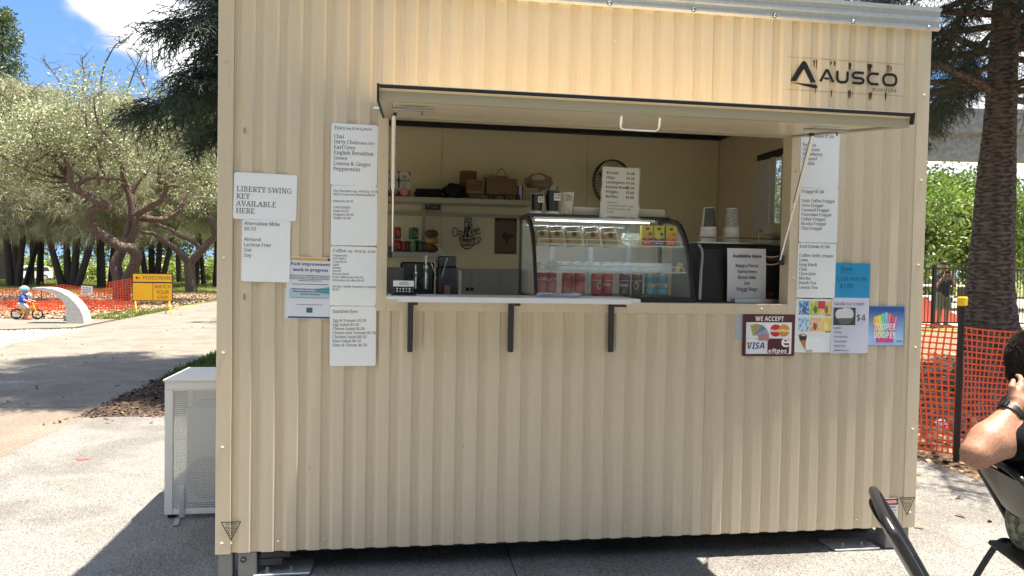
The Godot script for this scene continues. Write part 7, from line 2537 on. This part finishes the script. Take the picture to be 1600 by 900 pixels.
func casuarinas():
	rng.seed = 501
	var bark = textured("casuarina bark", noise_tex(95, .03, FastNoiseLite.TYPE_SIMPLEX, 4, [[.3, .014, .011, .010], [.6, .04, .033, .028], [.8, .08, .068, .06]]), .6, .95)
	bark.uv1_scale = V(4, .8, 4)
	var wm = leaf_mat("casuarina twigs", .5, Color(.6, .64, .42))
	var clump = wisp_clump(120, .46, .010)
	var rows = [[-19.14, -38, .21, -.3, "dark leaning trunk pair nearest the white car"], [-18.83, -38, .17, .4, "dark casuarina beside the leaning pair by the car"], [-19.05, -39.2, .15, 1.0, "casuarina with a trunk slanting right of the car"], [-18.66, -40, .2, .1, "straight dark casuarina right of the parked car"], [-19.96, -42, .14, .0, "pale slim casuarina behind the child's helmet"], [-16.2, -37, .19, -1.0, "first stem of the dark clump above the bench"], [-16.02, -37.2, .2, -.2, "thick middle stem of the dark clump above the bench"], [-15.75, -37, .22, .3, "tall dark stem rising left of the mesh notice"], [-15.5, -36.8, .2, 1.1, "stem leaning right in the dark clump"], [-14.75, -38, .24, -.1, "dark casuarina directly behind the forked twisted trunk"], [-14.45, -38.3, .16, .3, "slim casuarina beside the forked twisted trunk"], [-13.1, -40, .17, -.6, "left stem of the clump above the PEDESTRIANS board"], [-12.92, -40.2, .2, -.1, "second stem of the clump above the PEDESTRIANS board"], [-12.65, -40, .18, .3, "third stem of the clump above the PEDESTRIANS board"], [-12.4, -39.8, .17, .9, "right leaning stem above the PEDESTRIANS board"], [-11.85, -45, .18, .2, "casuarina between the second twisted tree and kiosk"], [-11.5, -45.5, .15, -.3, "slim casuarina near the small yellow far sign"], [-9.95, -42, .2, .1, "casuarina partly hidden by the kiosk's left edge"], [-22.5, -46, .2, .2, "casuarina at the far left above the car"], [-21.2, -43, .22, -.2, "casuarina at the picture's left edge"], [-9.2, -48, .2, .3, "casuarina behind the drooping pine"], [-26, -50, .2, .0, "back row casuarina at far left"], [-18.5, -50, .2, .1, "back row casuarina above the bench"], [-14.8, -52, .2, -.2, "back row casuarina above the works sign"]]
	for k in rows.size():
		var q: Array = rows[k]
		var t = thing("casuarina", q[4], "tree", Vector3.ZERO, "casuarinas along the lawn")
		var b = MB.new()
		var H = (rng.randf_range(7.6, 9.8) if q[1] > -44 else rng.randf_range(9.0, 11.5))
		var y0 = land(0, q[1]) - .05
		var top = V(q[0] + q[3] * 2.2, H, q[1] + rng.randf_range(-1, 1))
		var c: Array = limb(b, [V(q[0], y0, q[1]), V(q[0] + q[3] * .55, 2.0, q[1]), V(q[0] + q[3] * 1.1, 4.6, q[1]), top.lerp(V(q[0], 6, q[1]), .5), top], q[2], .04, 9, 6, .06)
		for j in 9:
			var p: Vector3 = c[rng.randi_range(8, c.size() - 3)]
			limb(b, [p, p + V(rng.randf_range(-.8, .8), .6, rng.randf_range(-.6, .6)), p + V(rng.randf_range(-1.8, 1.8), 1.3, rng.randf_range(-1.2, 1.2))], .045, .012, 5, 3)
		obj("trunk", b, bark, t)
		var xs = []
		var low = rng.randf_range(2.3, 4.4)
		for j in 230:
			var u = pow(rng.randf(), .85)
			var y = lerpf(low, H + .6, u)
			var r = 2.1 * (1.0 - .55 * u) * sqrt(rng.randf())
			var a = rng.randf() * TAU
			var s = clampf(y / H, 0, 1)
			xs.append(Transform3D(Basis(Vector3.UP, rng.randf() * TAU).scaled(Vector3.ONE * rng.randf_range(.8, 1.6)), V(lerpf(q[0], top.x, s) + cos(a) * r, y, lerpf(q[1], top.z, s) + sin(a) * r)))
		copies("crown", clump, wm, xs, t, tints(xs.size(), Color(.19, .19, .12), Color(.40, .395, .27), .25))

func backdrop():
	rng.seed = 601
	var lush = leaf_mat("sunlit leaves", .5, Color(.5, .65, .2))
	var clump = leaf_clump(36, .9, .34, .2)
	var bark = M("plain bark", .07, .055, .045, .9)
	# tall narrow tree at the upper left
	var t = thing("poplar_tree", "tall narrow green tree against the sky at the far left", "tree", Vector3.ZERO)
	var b = MB.new()
	limb(b, [V(-30.3, -.6, -60), V(-30.3, 10, -60), V(-30.3, 20, -60)], .3, .05, 8)
	obj("trunk", b, bark, t)
	var xs = []
	for k in 520:
		var u = rng.randf()
		var y = lerpf(3, 20.6, u)
		var r = 1.9 * sqrt(maxf(0.02, 1.0 - pow(absf(u - .35) / .68, 2.0))) * sqrt(rng.randf())
		var a = rng.randf() * TAU
		xs.append(Transform3D(rot_any().scaled(Vector3.ONE * rng.randf_range(.45, .8)), V(-30.3 + cos(a) * r, y, -60 + sin(a) * r)))
	copies("crown", clump, lush, xs, t, tints(xs.size(), Color(.06, .085, .03), Color(.13, .155, .06), .25))
	# shrubs along the far side of the lawn
	var words = ["first", "second", "third", "fourth", "fifth", "sixth", "seventh", "eighth", "ninth", "tenth", "eleventh", "twelfth"]
	for k in 12:
		var x = -47.0 + 3.9 * k + rng.randf_range(-.8, .8)
		t = thing("lawn_shrub", "sunny shrub across the far lawn, %s from the left" % words[k], "shrub", Vector3.ZERO, "shrubs across the far lawn")
		var blobs = []
		for j in 7:
			var d = rvec()
			blobs.append([V(x + d.x * 2.0, .35 + d.y * 1.1, -87 + d.z * 1.4), rng.randf_range(.8, 1.3)])
		xs = blob_crown(blobs, 14, [.6, 1.0])
		copies("foliage", clump, lush, xs, t, tints(xs.size(), Color(.12, .17, .03), Color(.32, .36, .07), .2))
		b = MB.new()
		for j in 3: limb(b, [V(x + .3 * (j - 1), -1, -87), V(x + (j - 1) * 1.0, .6, -87)], .05, .02, 5, 3)
		obj("stem", b, bark, t)
	# the wood that closes the view
	var wood = leaf_clump(34, 1.3, .5, .3)
	xs = []
	for k in 5200:
		var x = rng.randf_range(-95, 95)
		if x > 2 and x < 18: continue
		var z = rng.randf_range(-118, -94)
		var h = 15.5 + 3.5 * sin(x * .23) + 2.0 * sin(x * .71 + 1.0)
		xs.append(Transform3D(rot_any().scaled(Vector3.ONE * rng.randf_range(.8, 1.6)), V(x, -1.0 + h * sqrt(rng.randf()), z)))
	var o = copies("far_wood", wood, leaf_mat("wood leaves", .6, Color(.4, .5, .2)), xs, self, tints(xs.size(), Color(.045, .07, .022), Color(.13, .16, .05), .3))
	stuff(o, "wood of mixed green trees closing the view beyond the lawn", "wood")
